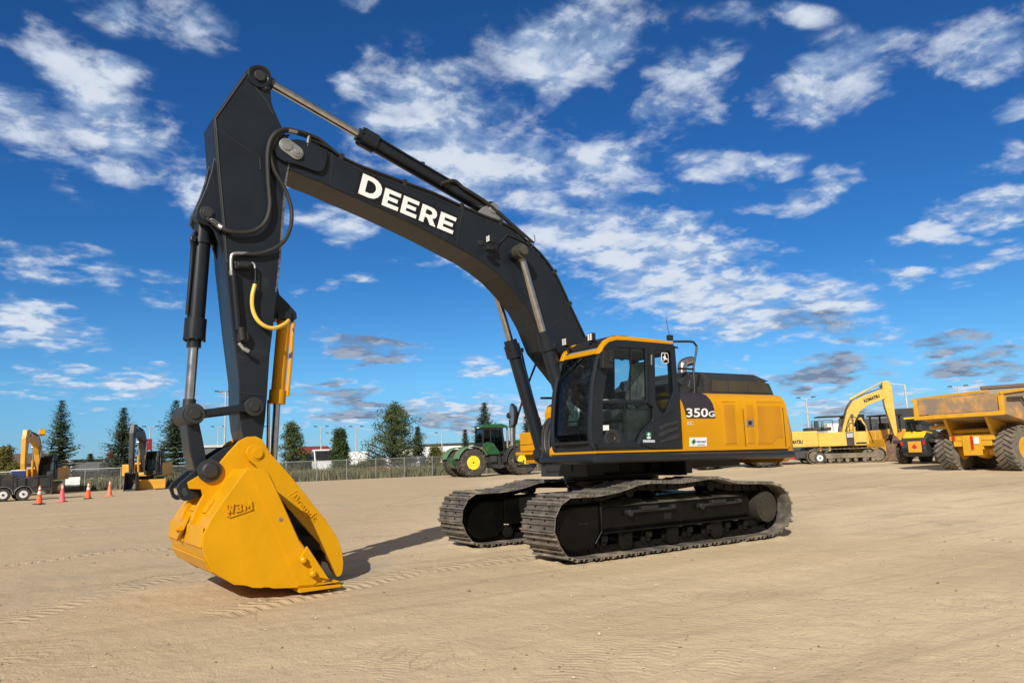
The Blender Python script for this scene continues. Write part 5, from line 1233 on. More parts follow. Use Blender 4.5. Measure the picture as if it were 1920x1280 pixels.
UB(text_mb('Brandt', o, e-o, t-o, (t-o).length*.8, .008, .012, (e-o).length), 'raised_lettering', YELB, th)
mb = MB(); mb.tube([S3(a, b, .397) for a, b in [(541, 929), (576, 972), (594, 962), (558, 919), (541, 929)]], .006, 4, False); UB(mb, 'raised_frame', YELB, th)
# cab-side black cross pipes near the boom foot
mb = MB(); mb.tube([S3(1097, 640, .25), S3(1106, 660, .25), S3(1120, 700, .2)], .05, 8); UB(mb, 'boom_foot_hose', RUB, boom)
# ------------------------------------------------------------------ background things
CONC = mat('pale_wall', (.62, .61, .58), .7, var=.06); GREYW = mat('grey_wall', (.13, .135, .135), .7); ROOFB = mat('brown_roof', (.13, .095, .08), .8)
WPAINT = mat('white_paint', (.74, .75, .76), .4, dirt=(.5, .48, .43), damt=.15); GALV = mat('galvanised_steel', (.30, .31, .31), .45, metal=.6)
RUST = mat('rusty_steel', (.14, .075, .04), .75, var=.4, scale=5, dirt=(.24, .17, .11), damt=.5); DGREY = mat('dark_grey_paint', (.035, .036, .038), .5, dirt=(.15, .13, .1), damt=.25)
KYEL = mat('pale_machine_yellow', (.66, .43, .085), .42, var=.08, dirt=(.45, .35, .2), damt=.25)
CYEL = mat('construction_yellow', (.62, .32, .03), .42, var=.1, dirt=(.40, .29, .16), damt=.3)
TYEL = mat('dump_truck_yellow', (.64, .34, .02), .42, var=.08, dirt=(.45, .33, .18), damt=.15)
WORN = mat('worn_dump_body', (.56, .30, .08), .65, var=.2, scale=2, dirt=(.24, .19, .15), damt=.9, dscale=1.3)
OLIVE = mat('worn_track_steel', (.17, .14, .10), .7, metal=.2, var=.3, dirt=(.32, .26, .18), damt=.5)
YRT = mat('bright_yellow_paint', (.70, .52, .03), .4)
POLE = mat('pole_paint', (.46, .47, .48), .5)
def TB(t, txt): return t

def wheel(root, c, r, w, rimr, side=1, tyre=TYRE, rim=YRIM, lugs=22, lug_h=.06, chev=True, dish=.25, name='wheel'):
    "tyre with lugs, axle along local y; rim as sub-part"
    c = Vector(c); mb = MB()
    mb.lathe(c-Vector((0, w/2, 0)), (0, 1, 0), [(.02*w, rimr), (.0, rimr+.25*(r-rimr)), (.03*w, r-.10*r), (.14*w, r-lug_h*.9), (.86*w, r-lug_h*.9), (.97*w, r-.10*r), (w, rimr+.25*(r-rimr)), (.98*w, rimr), (.5*w, rimr*.96), (.02*w, rimr)], 36)
    for k in range(lugs):
        for s in (-1, 1):
            a = 2*pi*(k+(.25 if s > 0 else -.25)*(1 if chev else 0))/lugs
            R_ = Matrix.Rotation(-a, 3, 'Y') @ Matrix.Rotation(s*(.55 if chev else .15), 3, 'X' if False else 'Z')
            p = Matrix.Rotation(-a, 3, 'Y') @ Vector((0, s*w*.25, r-lug_h*.45)); mb.box(c+p, (.5*2*pi*r/lugs, w*.52, lug_h), R_)
    o = mb.build(name, tyre, root, split=False)
    q = MB()
    for s in ((side,) if side else (-1, 1)):
        q.lathe(c, (0, s, 0), [(w*.49, rimr*1.03), (w*.50, rimr*.95), (w*(.5-dish), rimr*.86), (w*(.5-dish), rimr*.34), (w*(.5-dish)+.10*r, rimr*.30), (w*(.5-dish)+.12*r, .01)], 28)
        for k in range(8): a = k*pi/4; q.cyl(c+Vector((rimr*.55*cos(a), s*w*(.5-dish), rimr*.55*sin(a))), c+Vector((rimr*.55*cos(a), s*(w*(.5-dish)+.04), rimr*.55*sin(a))), .05*r, n=6)
    q.build('rim', rim, o, split=False)
    q = MB()
    for s in ((side,) if side else (-1, 1)): q.lathe(c+Vector((0, s*w*(.5-dish), 0)), (0, s, 0), [(.0, rimr*.34), (.13*r, rimr*.31), (.15*r, .01)], 20); q.lathe(c+Vector((0, s*(w*(.5-dish)+.004), 0)), (0, s, 0), [(0, rimr*.84), (.003, rimr*.72), (.003, rimr*.70), (0, rimr*.66)], 24)
    q.build('hub', DGREY, o, split=False)
    return o
def bpart(mb, name, m_, root, bevel=.015, **k): return mb.build(name, m_, root, bevel=bevel, **k)

# ---- generic crawler excavator seen far off (x forward, y left)
def bg_track(root, yc, L, h, w, m_, n=40):
    mb = MB(); r = h/2; per = 2*(L-h)+pi*h
    for k in range(n):
        s = per*k/n
        if s < L-h: x, z, a = -(L-h)/2+s, h, 0
        elif s < L-h+pi*r: t = (s-(L-h))/r; x, z, a = (L-h)/2+r*sin(t), r+r*cos(t), t
        elif s < 2*(L-h)+pi*r: x, z, a = (L-h)/2-(s-(L-h)-pi*r), 0, pi
        else: t = (s-2*(L-h)-pi*r)/r; x, z, a = -(L-h)/2-r*sin(t), r-r*cos(t), pi+t
        R_ = Matrix.Rotation(a, 3, 'Y'); mb.box(Vector((x, yc, z))-R_ @ Vector((0, 0, .03)), (per/n*.93, w, .04), R_); mb.box(Vector((x, yc, z)), (.03, w, .06), R_)
    o = mb.build('crawler_track', m_, root, split=False)
    q = MB(); q.prism([(-(L-h)/2+.2, .32*h), (-(L-h)/2+.2, .68*h), ((L-h)/2-.1, .66*h), ((L-h)/2-.1, .34*h)], yc-w*.38, yc+w*.38); q.build('track_frame', m_, root, bevel=.02)
    q = MB(); q.cyl((-(L-h)/2, yc-w*.4, r), (-(L-h)/2, yc+w*.42, r), r*.72, n=20); q.cyl(((L-h)/2, yc-w*.3, r), ((L-h)/2, yc+w*.3, r), r*.78, n=20)
    for k in range(7): x = -(L-h)/2+.45+k*(L-h-.8)/6; q.cyl((x, yc-w*.35, .18*h+.02), (x, yc+w*.38, .18*h+.02), .13*h, n=12)
    q.build('track_roller', m_, root, split=False)
def bg_excavator(name, label, loc, rz, body, boomm, boom, arm, bucket, trackm=OLIVE, k=1., L=4.3, upper=0., cabm=None, group=None, blade=None, bucketm=RUST, bw=.26, wv=.62, tail=0.):
    root = thing(name, label, 'excavator', loc, rz, group); root.scale = (k, k, k)
    for s in (-1, 1): bg_track(root, s*1.15, L, .95, .70, trackm)
    X = Matrix.Rotation(upper, 4, 'Z')
    def b(mb, nm, m_, bevel=.02, parent=root, **kk): return mb.build(nm, m_, parent, xf=X, bevel=bevel, **kk)
    q = MB(); q.bx(-.6, .6, -.9, .9, .35, .8); q.cyl((0, 0, .7), (0, 0, 1.1), .6); q.build('car_body', DGREY, root, bevel=.02)
    q = MB(); q.prism([(-2.45-tail, 1.1), (-2.6-tail, 1.3), (-2.6-tail, 2.0), (-2.35-tail, 2.15), (-1.6, 2.15), (-1.6, 1.1)], -1.35, 1.35); b(q, 'counterweight', body, .08)
    q = MB(); q.bx(-1.6, .35, .55, 1.35, 1.1, 2.05); q.bx(-1.6, 1.4, -1.35, -.45, 1.1, 2.0); q.bx(-1.6, 1.5, -.45, .55, 1.05, 1.35); b(q, 'house', body, .04)
    q = MB(); q.bx(-2.1, -.6, -.8, .9, 2.15, 2.38); b(q, 'engine_hood', DGREY, .05)
    q = MB(); q.bx(-1.55, -1.3, -.4, -.1, 2.35, 2.8); b(q, 'exhaust', DGREY, .02)
    q = MB(); 
    cs = [(.38, 1.15), (.38, 2.95), (.75, 3.0), (1.65, 2.95), (1.95, 2.3), (1.98, 1.15)]
    q.prism_holes(cs, [[(.55, 1.9), (.55, 2.8), (1.0, 2.8), (1.0, 1.9)], [(1.08, 1.35), (1.08, 2.8), (1.6, 2.8), (1.85, 2.25), (1.88, 1.35)]], 1.26, 1.33)
    q.prism_holes(cs, [[(.55, 1.9), (.55, 2.8), (1.6, 2.8), (1.85, 2.25), (1.88, 1.9)]], .42, .49)
    q.bx(.38, .44, .49, 1.26, 1.15, 2.95); q.bx(.44, 1.62, .49, 1.26, 2.92, 2.97); q.bx(1.9, 1.97, .49, 1.26, 1.15, 1.45); q.bx(1.60, 1.70, .49, 1.26, 2.86, 2.95); q.bx(.5, 1.9, .49, 1.26, 1.15, 1.22)
    cab = b(q, 'cab', cabm or body, .015)
    q = MB(); q.bx(.7, 1.1, .65, 1.1, 1.6, 1.8); q.bx(.62, .75, .65, 1.1, 1.8, 2.5); b(q, 'seat', GREYI, .03, cab)
    q = MB(); q.sheet([[(1.95, .49, 1.45), (1.95, 1.26, 1.45)], [(1.93, .49, 2.3), (1.93, 1.26, 2.3)], [(1.64, .49, 2.9), (1.64, 1.26, 2.9)]], False); b(q, 'windscreen', GLASSB, 0, cab)
    q = MB()
    for y in (1.29, .455): q.add([(.55, y, 1.35), (1.88, y, 1.35), (1.86, y, 2.25), (1.6, y, 2.8), (.55, y, 2.8)], [(0, 1, 2, 3, 4)])
    b(q, 'cab_window', GLASSB, 0, cab)
    # attachment
    q = MB(); q.prism(boom, -bw, bw); bo = b(q, 'boom', boomm)
    q = MB(); q.prism(arm, -bw*.8, bw*.8); b(q, 'arm', boomm)
    n = len(boom)//2; A = Vector((boom[n-2][0], 0, boom[n-2][1]))
    top = max(boom, key=lambda p_: p_[1]); knee = boom[2]
    for s in (-1, 1):
        q = MB(); kx = (boom[2][0]+boom[-3][0])/2; kz = (boom[2][1]+boom[-3][1])/2; yb_ = s*(bw+.09); p0 = Vector((1.0, yb_, 1.4)); p1 = Vector((kx, yb_, kz))
        q.cyl(p0, p0.lerp(p1, .55), .09, n=12); cy = b(q, 'boom_cylinder', body, 0, split=False)
        q = MB(); q.cyl(p0.lerp(p1, .5), p1, .05, n=10); q.cyl(p1-Vector((0, .12, 0)), p1+Vector((0, .12, 0)), .10, n=12); b(q, 'piston_rod', CHROME, 0, cy, split=False)
    q = MB(); a0 = Vector((arm[0][0], 0, arm[0][1]-.05)); b0 = Vector((boom[3][0]-.1, 0, boom[3][1]+.16)); q.cyl(a0, a0.lerp(b0, .5), .045, n=10); q.cyl(a0.lerp(b0, .45), b0, .09, n=12); b(q, 'arm_cylinder', DGREY if boomm is not KYEL else KYEL, 0, split=False)
    q = MB(); a1 = Vector((arm[-1][0]+.20, 0, arm[-1][1]+.0)); 
    e = Vector(bucket[0]); e = Vector((e[0], 0, e[1])); st = Vector((arm[1][0]+.1, 0, arm[1][1]-.5)); q.cyl(st, st.lerp(e, .6), .08, n=12); q.cyl(st.lerp(e, .5), e, .045, n=10); q.bar(e+Vector((0, .15, 0)), e+Vector((-.3, .15, -.15)), .05, .1); b(q, 'bucket_cylinder', DGREY, 0, split=False)
    q = MB(); ins = [((p_[0]-sum(v[0] for v in bucket)/len(bucket))*.9+sum(v[0] for v in bucket)/len(bucket), (p_[1]-sum(v[1] for v in bucket)/len(bucket))*.9+sum(v[1] for v in bucket)/len(bucket)) for v in [0] for p_ in bucket]
    q.prism(bucket+list(reversed(ins)), -wv+.03, wv-.03); q.prism(bucket, wv-.03, wv); q.prism(bucket, -wv, -wv+.03)
    for t in range(5): yy = -wv+.06+t*(2*wv-.12)/4; q.box((bucket[-1][0]+.08, yy, bucket[-1][1]-.02), (.2, .07, .05))
    b(q, 'bucket', bucketm, .01, split=False)
    q = MB()
    for y in (.15, -.15): q.tube([(boom[1][0]-.05, y, boom[1][1]+.08)]+[(p_[0], y, p_[1]+.08) for p_ in boom[2:n-1]]+[(arm[0][0]-.1, y, arm[0][1]-.3), (arm[1][0]-.2, y, arm[1][1]-1.0)], .03, 6)
    b(q, 'hose', RUB, 0, bo, split=False)
    return root, b, cab, bo
# pale yellow excavator to the right of the big one
KL = ground(1578, 867); krz = viewyaw(1578)-radians(76)
kb = [(.05, 1.45), (.25, 2.3), (.62, 3.45), (1.15, 4.0), (2.2, 4.35), (4.1, 4.78), (4.42, 4.62), (4.42, 4.30), (4.2, 4.12), (2.6, 3.75), (1.75, 3.35), (1.25, 2.75), (.85, 1.9), (.60, 1.35)]
ka = [(4.15, 5.28), (4.75, 5.30), (4.95, 4.9), (4.98, 3.2), (5.02, 1.9), (4.75, 1.5), (4.55, 2.2), (4.15, 3.6), (4.05, 4.5)]
kbk = [(4.45, 1.75), (4.85, 1.45), (5.25, .9), (5.15, .45), (4.8, .08), (3.6, .02)]
_fx = lambda L: [(p_[0] if p_[0] < .7 else .7+(p_[0]-.7)*.68, p_[1]) for p_ in L]
kb, ka, kbk = _fx(kb), _fx(ka), _fx(kbk)
kro, kbld, kcab, kbo = bg_excavator('excavator', 'pale yellow excavator with boom arched over a rusty bucket, right of the big one', KL, krz, KYEL, KYEL, kb, ka, kbk, k=.89, L=4.9, tail=1.1)
def bgtext(txt, org, ax, ay, h, w, m_, root, xf=None, nm='lettering', off=.04): text_mb(txt, org, ax, ay, h, off, .01, w).build(nm, m_, root, xf=xf, split=False)
_d = Vector((1.9, 0, .42)).normalized()
_d = Vector((1.29, 0, .42)).normalized()
bgtext('KOMATSU', Vector((1.78, -.275, 3.90)), _d, Vector((-_d.z, 0, _d.x)), .22, 1.05, BLKD, kbo)
bgtext('KOMATSU', Vector((-3.65, -1.358, 1.35)), (1, 0, 0), (0, 0, 1), .24, 1.05, BLKD, kro, None)
q = MB(); q.bx(.12, .60, -1.362, -1.352, 1.12, 1.98); q.build('stripe_panel', DGREY, kro)
q = MB(); 
for k_ in range(4): q.bx(.16, .56, -1.368, -1.362, 1.86-.07*k_, 1.90-.07*k_)
q.build('stripe_lettering', WPAINT, kro)
q = MB(); q.bx(.7, 1.35, -1.365, -1.352, 1.2, 1.3); q.build('small_lettering', BLKD, kro)
q = MB()
for x in (-1.9, -1.2): q.tube([(x, -1.2, 2.15), (x, -1.2, 2.8), (x+.6, -1.2, 2.8), (x+.6, -1.2, 2.1)], .025, 6, False)
q.tube([(.4, -1.25, 2.0), (.4, -1.25, 2.75), (.9, -1.25, 2.75), (.9, -1.25, 2.0)], .025, 6, False); q.tube([(.2, -.9, 2.0), (.7, -.9, 3.0), (1.6, -.8, 2.2), (1.9, -.8, 1.2)], .03, 6)
q.build('handrail', BLK, kro, split=False)
q = MB(); q.bx(-1.2, .7, -.1, 1.4, 3.06, 3.14); q.bx(.42, .60, .40, .48, 1.2, 3.06); q.build('sun_canopy', BLK, kro, bevel=.01, split=False)

# two smaller excavators facing us on the left
bb = [(.05, 1.35), (.1, 1.9), (.6, 3.6), (1.3, 4.45), (2.4, 4.65), (3.6, 4.35), (3.75, 4.1), (3.5, 3.95), (2.3, 4.1), (1.6, 3.8), (1.15, 3.1), (.6, 1.35)]
ba = [(3.0, 5.0), (3.75, 4.95), (3.95, 4.3), (3.9, 2.4), (3.65, 1.25), (3.45, 1.25), (3.45, 2.6), (3.25, 4.2)]
bbk = [(3.75, 1.35), (3.35, 1.4), (3.05, 1.0), (2.9, .5), (3.1, .08), (3.9, .02)]
P_ = ground(74, 926); r1, b1, c1, o1 = bg_excavator('excavator', 'yellow and brown excavator with folded boom behind the black trailer', P_, viewyaw(80)+pi-radians(1), CYEL, CYEL, bb, ba, bbk, k=.92, L=3.4, upper=-radians(17), cabm=BLK, bw=.19, wv=.45)
q = MB(); q.prism([(p_[0]*1.0, p_[1]) for p_ in [(3.05, 5.02), (3.75, 4.98), (3.9, 4.6), (3.2, 4.5)]], -.21, .21); q.build('arm_head_cover', YEL, r1, bevel=.02)
P_ = ground(272, 917); r2, b2, c2, o2 = bg_excavator('excavator', 'yellow excavator with black boom and arm, between two tall spruces at left', P_, viewyaw(270)+pi-radians(1), CYEL, DGREY, bb, ba, bbk, k=.97, L=3.6, upper=-radians(15), cabm=BLK, bucketm=DGREY, bw=.19, wv=.42)
q = MB(); q.bx(2.3, 2.42, -1.45, 1.45, .08, .80); q.bx(1.6, 2.35, .6, .75, .3, .45); q.bx(1.6, 2.35, -.75, -.6, .3, .45); q.build('blade', CYEL, r2, bevel=.02, split=False)

# ---- green articulated tractor
TL = ground(871, 893.5); trz = viewyaw(871)-radians(72)
TR = thing('tractor', 'green articulated tractor with yellow rims and dual tyres, parked by the fence', 'tractor', TL, trz)
for x in (0, 4.25):
    for s in (-1, 1):
        for j in ((1.35, 2.1) if x == 0 else (1.35, 2.1)):
            if j == 2.1 and s == -1: wheel(TR, (x, s*j, 1.12), 1.12, .66, .52, s, tyre=TYREG if False else TYRE, lugs=24)
            elif j == 1.35: wheel(TR, (x, s*j, 1.12), 1.12, .66, .52, s, lugs=24)
            else: wheel(TR, (x, s*j, 1.12), 1.12, .66, .52, s, lugs=24)
q = MB(); q.prism([(-1.2, 1.0), (-1.3, 1.5), (-.6, 1.75), (.7, 1.7), (1.1, 1.4), (1.1, .7), (-.9, .7)], -.6, .6); bpart(q, 'rear_frame', GRN, TR, .04)
q = MB(); q.prism([(1.2, .75), (1.2, 1.9), (2.9, 2.0), (3.4, 1.9), (5.7, 1.9), (5.8, .9), (4.6, .75), (3.9, .8), (2.9, .55)], -.75, .75); bpart(q, 'front_frame', DGREY, TR, .04)
for s in (-1, 1):
    L_ = [(1.30*cos(radians(a)), 1.12+1.30*sin(radians(a))) for a in range(25, 166, 14)]; L2 = [(1.24*cos(radians(a)), 1.12+1.24*sin(radians(a))) for a in range(165, 24, -14)]
    q = MB(); q.prism(L_+L2, s*.95, s*2.45); bpart(q, 'rear_fender', GRNW, TR, .02)
    L_ = [(4.25+1.32*cos(radians(a)), 1.12+1.32*sin(radians(a))) for a in range(70, 186, 14)]; L2 = [(4.25+1.26*cos(radians(a)), 1.12+1.26*sin(radians(a))) for a in range(182, 69, -14)]
    q = MB(); q.prism(L_+L2, s*.95, s*1.95); bpart(q, 'front_fender', DGREY, TR, .02)
q = MB(); q.prism([(3.3, 1.9), (3.3, 2.75), (4.6, 2.85), (6.2, 2.55), (6.45, 2.2), (6.4, 1.5), (5.6, 1.5)], -.62, .62); hd = bpart(q, 'hood', GRN, TR, .06)
q = MB(); q.bx(3.4, 5.9, -.635, -.615, 2.36, 2.46); q.bx(3.4, 5.9, .615, .635, 2.36, 2.46); bpart(q, 'hood_stripe', YRT, hd, 0)
q = MB(); cs = [(1.35, 1.75), (1.25, 2.6), (1.35, 3.85), (3.05, 3.85), (3.25, 2.5), (3.15, 1.75)]
for y0, y1 in ((-.98, -.92), (.92, .98)): q.prism_holes(cs, [[(1.40, 2.65), (1.47, 3.72), (1.95, 3.72), (1.95, 2.65)], [(2.05, 2.3), (2.05, 3.72), (2.96, 3.72), (3.13, 2.5), (3.08, 1.95), (2.6, 1.95)]], y0, y1)
q.bx(1.3, 1.36, -.92, .92, 1.8, 2.7); q.bx(3.1, 3.2, -.92, .92, 1.8, 2.1)
for y in (-.9, .9):
    q.bx(1.34, 1.42, y-.04, y+.04, 2.6, 3.85); q.bx(3.05, 3.13, y-.04, y+.04, 2.1, 3.85)
cb_ = bpart(q, 'cab', BLK, TR, .01, split=False)
q = MB(); q.prism([(1.30, 1.72), (1.30, 2.62), (1.75, 2.75), (2.2, 2.62), (2.7, 1.95), (2.75, 1.72)], -1.03, -.98); q.prism([(1.30, 1.72), (1.30, 2.62), (1.75, 2.75), (2.2, 2.62), (2.7, 1.95), (2.75, 1.72)], .98, 1.03); bpart(q, 'cab_side_panel', GRN, cb_, .02)
q = MB()
for y in (-.95, .95): q.add([(1.4, y, 2.0), (3.1, y, 2.0), (2.98, y, 3.74), (1.45, y, 3.74)], [(0, 1, 2, 3)])
q.add([(1.33, -.9, 2.7), (1.33, .9, 2.7), (1.40, .9, 3.8), (1.40, -.9, 3.8)], [(0, 1, 2, 3)]); q.add([(3.18, -.9, 2.1), (3.18, .9, 2.1), (3.06, .9, 3.8), (3.06, -.9, 3.8)], [(0, 1, 2, 3)]); bpart(q, 'cab_window', GLASSB, cb_, 0)
q = MB(); q.prism([(1.1, 3.85), (1.05, 3.98), (1.4, 4.15), (3.0, 4.18), (3.5, 4.02), (3.5, 3.86)], -1.08, 1.08); rf = bpart(q, 'cab_roof', GRN, cb_, .06)
q = MB()
for y in (-.75, -.45, .45, .75): q.box((1.06, y, 3.90), (.05, .18, .09))
bpart(q, 'roof_light', WPAINT, rf, 0)
q = MB(); q.bx(1.27, 1.30, -.85, -.62, 2.0, 2.35); bpart(q, 'slow_sign', mat('orange_print', (.8, .12, .02), .5), TR, 0)
q = MB(); q.bx(2.0, 2.6, .75, 1.0, 1.85, 2.5); q.bx(1.9, 2.5, -1.0, -.7, 1.1, 1.6); bpart(q, 'battery_box', DGREY, TR)
q = MB(); q.cyl((3.55, -.75, 2.2), (3.55, -.75, 3.6), .10, n=14); q.tube([(3.55, -.75, 3.5), (3.55, -.75, 3.85), (3.7, -.75, 4.0)], .07, 10); q.cyl((3.95, -.78, 2.2), (3.95, -.78, 3.85), .16, n=16); q.cyl((3.95, -.78, 3.85), (3.95, -.78, 4.1), .22, n=16); bpart(q, 'exhaust_stack', mat('warm_steel', (.30, .28, .26), .5, metal=.6), TR, 0)
q = MB(); q.tube([(3.2, -1.0, 1.9), (3.9, -1.05, 2.3), (4.3, -1.05, 2.6)], .03, 6, False); q.tube([(2.7, -1.05, 1.9), (2.7, -1.1, 1.2), (3.1, -1.1, 1.2), (3.1, -1.05, 1.9)], .03, 6, False); bpart(q, 'handrail', BLK, TR, 0)

# ---- articulated dump truck, seen from behind
DL = ground(1851, 882); DL = Vector((DL[0], DL[1], DL[2])); drz = viewyaw(1851)-radians(27)
DT = thing('dump_truck', 'muddy yellow articulated dump truck with huge tyres, rear end towards us', 'dump truck', DL, drz); DT.scale = (.9, .87, .9)
for x in (0., 2.1, 6.2):
    for s in (-1, 1): wheel(DT, (x, s*1.32, .96), .97, .84, .46, 0, tyre=TYREG, rim=TYEL, lugs=26, lug_h=.07, chev=True, dish=.3)
q = MB(); q.bx(-.9, 7.2, -.45, .45, .95, 1.45); q.cyl((0, -1.0, .95), (0, 1.0, .95), .28, n=18); q.cyl((2.1, -1.0, .95), (2.1, 1.0, .95), .28, n=18); q.lathe((-.35, 0, .95), (1, 0, 0), [(0, .12), (.05, .34), (.5, .42), (.8, .2)], 18); q.bx(-.5, .2, -.9, -.55, 1.2, 1.5); bpart(q, 'chassis', TYEL, DT, .03, split=False)
q = MB(); q.prism([(-.96, .70), (-.98, 1.60), (-.90, 1.62), (-.90, .70)], -.42, .42); q.bx(-.95, -.80, -1.0, 1.0, 1.35, 1.62); q.bx(-.92, -.80, -.85, -.42, 1.1, 1.4); q.bx(-.92, -.80, .42, .85, 1.1, 1.4); tp_ = bpart(q, 'tail_plate', TYEL, DT, .02)
q = MB(); q.bx(-1.0, -.965, -.08, .02, .95, 1.55); q.bx(-1.0, -.965, .72, .85, 1.4, 1.55); bpart(q, 'tail_lamp', RED, tp_, 0)
q = MB(); q.bx(-1.0, -.975, -.35, -.12, 1.2, 1.5); bpart(q, 'tail_sticker', WPAINT, tp_, 0)
# body: an open hopper with raised rear chute
W_ = 1.95
sidep = [(-1.75, 2.42), (-1.70, 3.20), (-1.2, 3.35), (.2, 3.42), (4.6, 3.75), (4.9, 3.2), (4.7, 1.95), (2.0, 1.75), (.2, 2.05)]
q = MB(); q.prism(sidep, W_-.10, W_); q.prism(sidep, -W_, -W_+.10)
bot = [(-1.75, 2.42), (.2, 2.05), (2.0, 1.75), (4.7, 1.95), (4.9, 3.2), (4.8, 3.2), (4.6, 2.05), (2.0, 1.87), (.2, 2.17), (-1.75, 2.54)]
q.prism(bot, -W_+.09, W_-.09); q.box((-1.72, 0, 2.92), (.08, 2*W_-.02, .70), Matrix.Rotation(radians(-4), 3, 'Y')); hb_ = bpart(q, 'dump_body', WORN, DT, .02, split=False)
q = MB(); q.box((-1.80, 0, 2.44), (.16, 2*W_+.10, .16)); q.bx(-1.84, -1.68, -W_-.06, -W_+.12, 2.4, 3.3); q.bx(-1.84, -1.68, W_-.12, W_+.06, 2.4, 3.3)
q.prism([(-1.9, 3.22), (-1.9, 3.34), (.2, 3.52), (4.6, 3.86), (4.6, 3.72), (.2, 3.40)], -W_-.09, -W_-.0); q.prism([(-1.9, 3.22), (-1.9, 3.34), (.2, 3.52), (4.6, 3.86), (4.6, 3.72), (.2, 3.40)], W_, W_+.09)
for x in (.6, 1.8, 3.0, 4.2): q.prism([(x-.08, 2.1), (x-.08, 3.45), (x+.08, 3.45), (x+.08, 2.1)], -W_-.07, -W_+.01)
bpart(q, 'body_rib', TYEL, hb_, .015, split=False)
q = MB(); q.prism([(-1.3, 2.35), (-.9, 1.5), (-.3, 1.45), (.2, 2.05)], -1.0, -.86); q.prism([(-1.3, 2.35), (-.9, 1.5), (-.3, 1.45), (.2, 2.05)], .86, 1.0); q.cyl((-.7, -1.0, 1.75), (-.7, 1.0, 1.75), .12, n=14); bpart(q, 'body_hinge', TYEL, DT, .02, split=False)
for s in (-1, 1): q = MB(); q.cyl((1.0, s*.8, 1.3), (3.4, s*.8, 2.2), .12, n=12); bpart(q, 'tipping_cylinder', DGREY, DT, 0)
q = MB(); q.bx(5.4, 8.6, -1.2, 1.2, 1.3, 2.3); q.prism([(5.3, 2.3), (5.3, 3.6), (6.7, 3.6), (7.2, 2.3)], -.8, .8); q.bx(-1.0, -.6, 1.0, 1.9, 1.9, 2.1); bpart(q, 'cab', TYEL, DT, .08)
q = MB(); q.tube([(-1.5, -W_-.1, 3.05), (-.4, -W_-.12, 3.1), (0, -W_-.12, 2.7), (.3, -W_-.12, 2.75)], .05, 6, False); bpart(q, 'body_cable', DGREY, hb_, 0)

# ---- telehandler
HL = ground(1733, 869); hrz = viewyaw(1733)-radians(22)
HT = thing('telehandler', 'yellow and black telehandler seen from the rear, beside the dump truck', 'telehandler', HL, hrz)
for x in (0., 2.7):
    for s in (-1, 1): wheel(HT, (x, s*1.0, .60), .62, .46, .31, s, tyre=TYRE, rim=YRIM, lugs=18, lug_h=.05, dish=.2)
q = MB(); q.prism([(-1.0, .50), (-1.15, .8), (-1.13, 1.25), (-.95, 1.45), (-.5, 1.68), (1.2, 1.5), (3.6, 1.2), (3.6, .5), (-.8, .42)], -.66, .66); q.bx(-.8, 1.0, -1.25, -.72, 1.15, 1.35); q.bx(-.8, 1.0, .72, 1.25, 1.15, 1.35); bpart(q, 'chassis', DGREY, HT, .06)
q = MB(); q.prism([(-1.05, 1.48), (-.55, 1.80), (.2, 1.72), (.2, 1.62), (-.55, 1.70), (-1.0, 1.40)], -.55, .55); bpart(q, 'rear_hood', YRT, HT, .03)
q = MB(); q.bx(-1.20, -1.14, -.45, .25, .65, 1.25); ty = bpart(q, 'tail_panel', CYEL, HT, .02); HT.scale = (.93, .93, .93)
q = MB()
for z_ in (.72, .80, .88): q.bx(-1.19, -1.13, .32, .62, z_, z_+.035)
q.build('rear_grille', BLK, HT)
for y_ in (-.60, .58): q = MB(); q.bx(-1.19, -1.12, y_-.06, y_+.06, 1.05, 1.25); q.build('rear_lamp', RED, HT)
q = MB(); q.add([(-1.215, -.25, .90), (-1.215, -.08, .84), (-1.215, .06, .95), (-1.215, -.1, 1.12)], [(0, 1, 2, 3)]); bpart(q, 'tail_marking', RED, ty, 0)
q = MB(); cs = [(.3, 1.45), (.35, 2.45), (1.7, 2.5), (2.15, 1.9), (2.2, 1.4)]
for y0, y1 in ((.02, .08), (.88, .94)): q.prism_holes(cs, [[(.45, 1.6), (.48, 2.35), (1.65, 2.38), (2.05, 1.85), (2.08, 1.55)]], y0, y1)
q.bx(.3, .38, .08, .88, 1.45, 1.65); q.bx(.33, .41, .08, .88, 2.35, 2.5); q.bx(.3, .38, .08, .14, 1.6, 2.4); q.bx(.3, .38, .82, .88, 1.6, 2.4); q.bx(2.05, 2.15, .08, .88, 1.4, 1.6)
hc = bpart(q, 'cab', BLK, HT, .02, split=False)
q = MB()
for y in (.05, .91): q.add([(.42, y, 1.58), (2.1, y, 1.55), (2.06, y, 1.88), (1.66, y, 2.4), (.46, y, 2.38)], [(0, 1, 2, 3, 4)])
q.add([(.35, .1, 1.6), (.35, .86, 1.6), (.38, .86, 2.4), (.38, .1, 2.4)], [(0, 1, 2, 3)]); bpart(q, 'cab_window', GLASSB, hc, 0)
q = MB(); q.bx(.25, 1.75, .0, .96, 2.5, 2.62); bpart(q, 'cab_roof', YRT, hc, .03)
q = MB(); q.prism([(-.75, 1.85), (-.75, 2.15), (3.9, 1.35), (3.9, 1.05)], -.38, -.08); bpart(q, 'lifting_boom', DGREY, HT, .03)
q = MB(); q.cyl((-.2, -.95, 1.5), (1.5, -.95, 1.35), .17, n=14); q.bx(.2, 1.4, -1.1, -.4, .8, 1.45); bpart(q, 'engine_pod', DGREY, HT, .03)
q = MB(); q.tube([(-.9, .0, 1.9), (-.6, .2, 2.2), (-.2, .3, 2.1)], .04, 6); q.bx(1.4, 1.5, -1.3, -1.1, 1.7, 2.0); bpart(q, 'mirror', BLK, HT, 0)

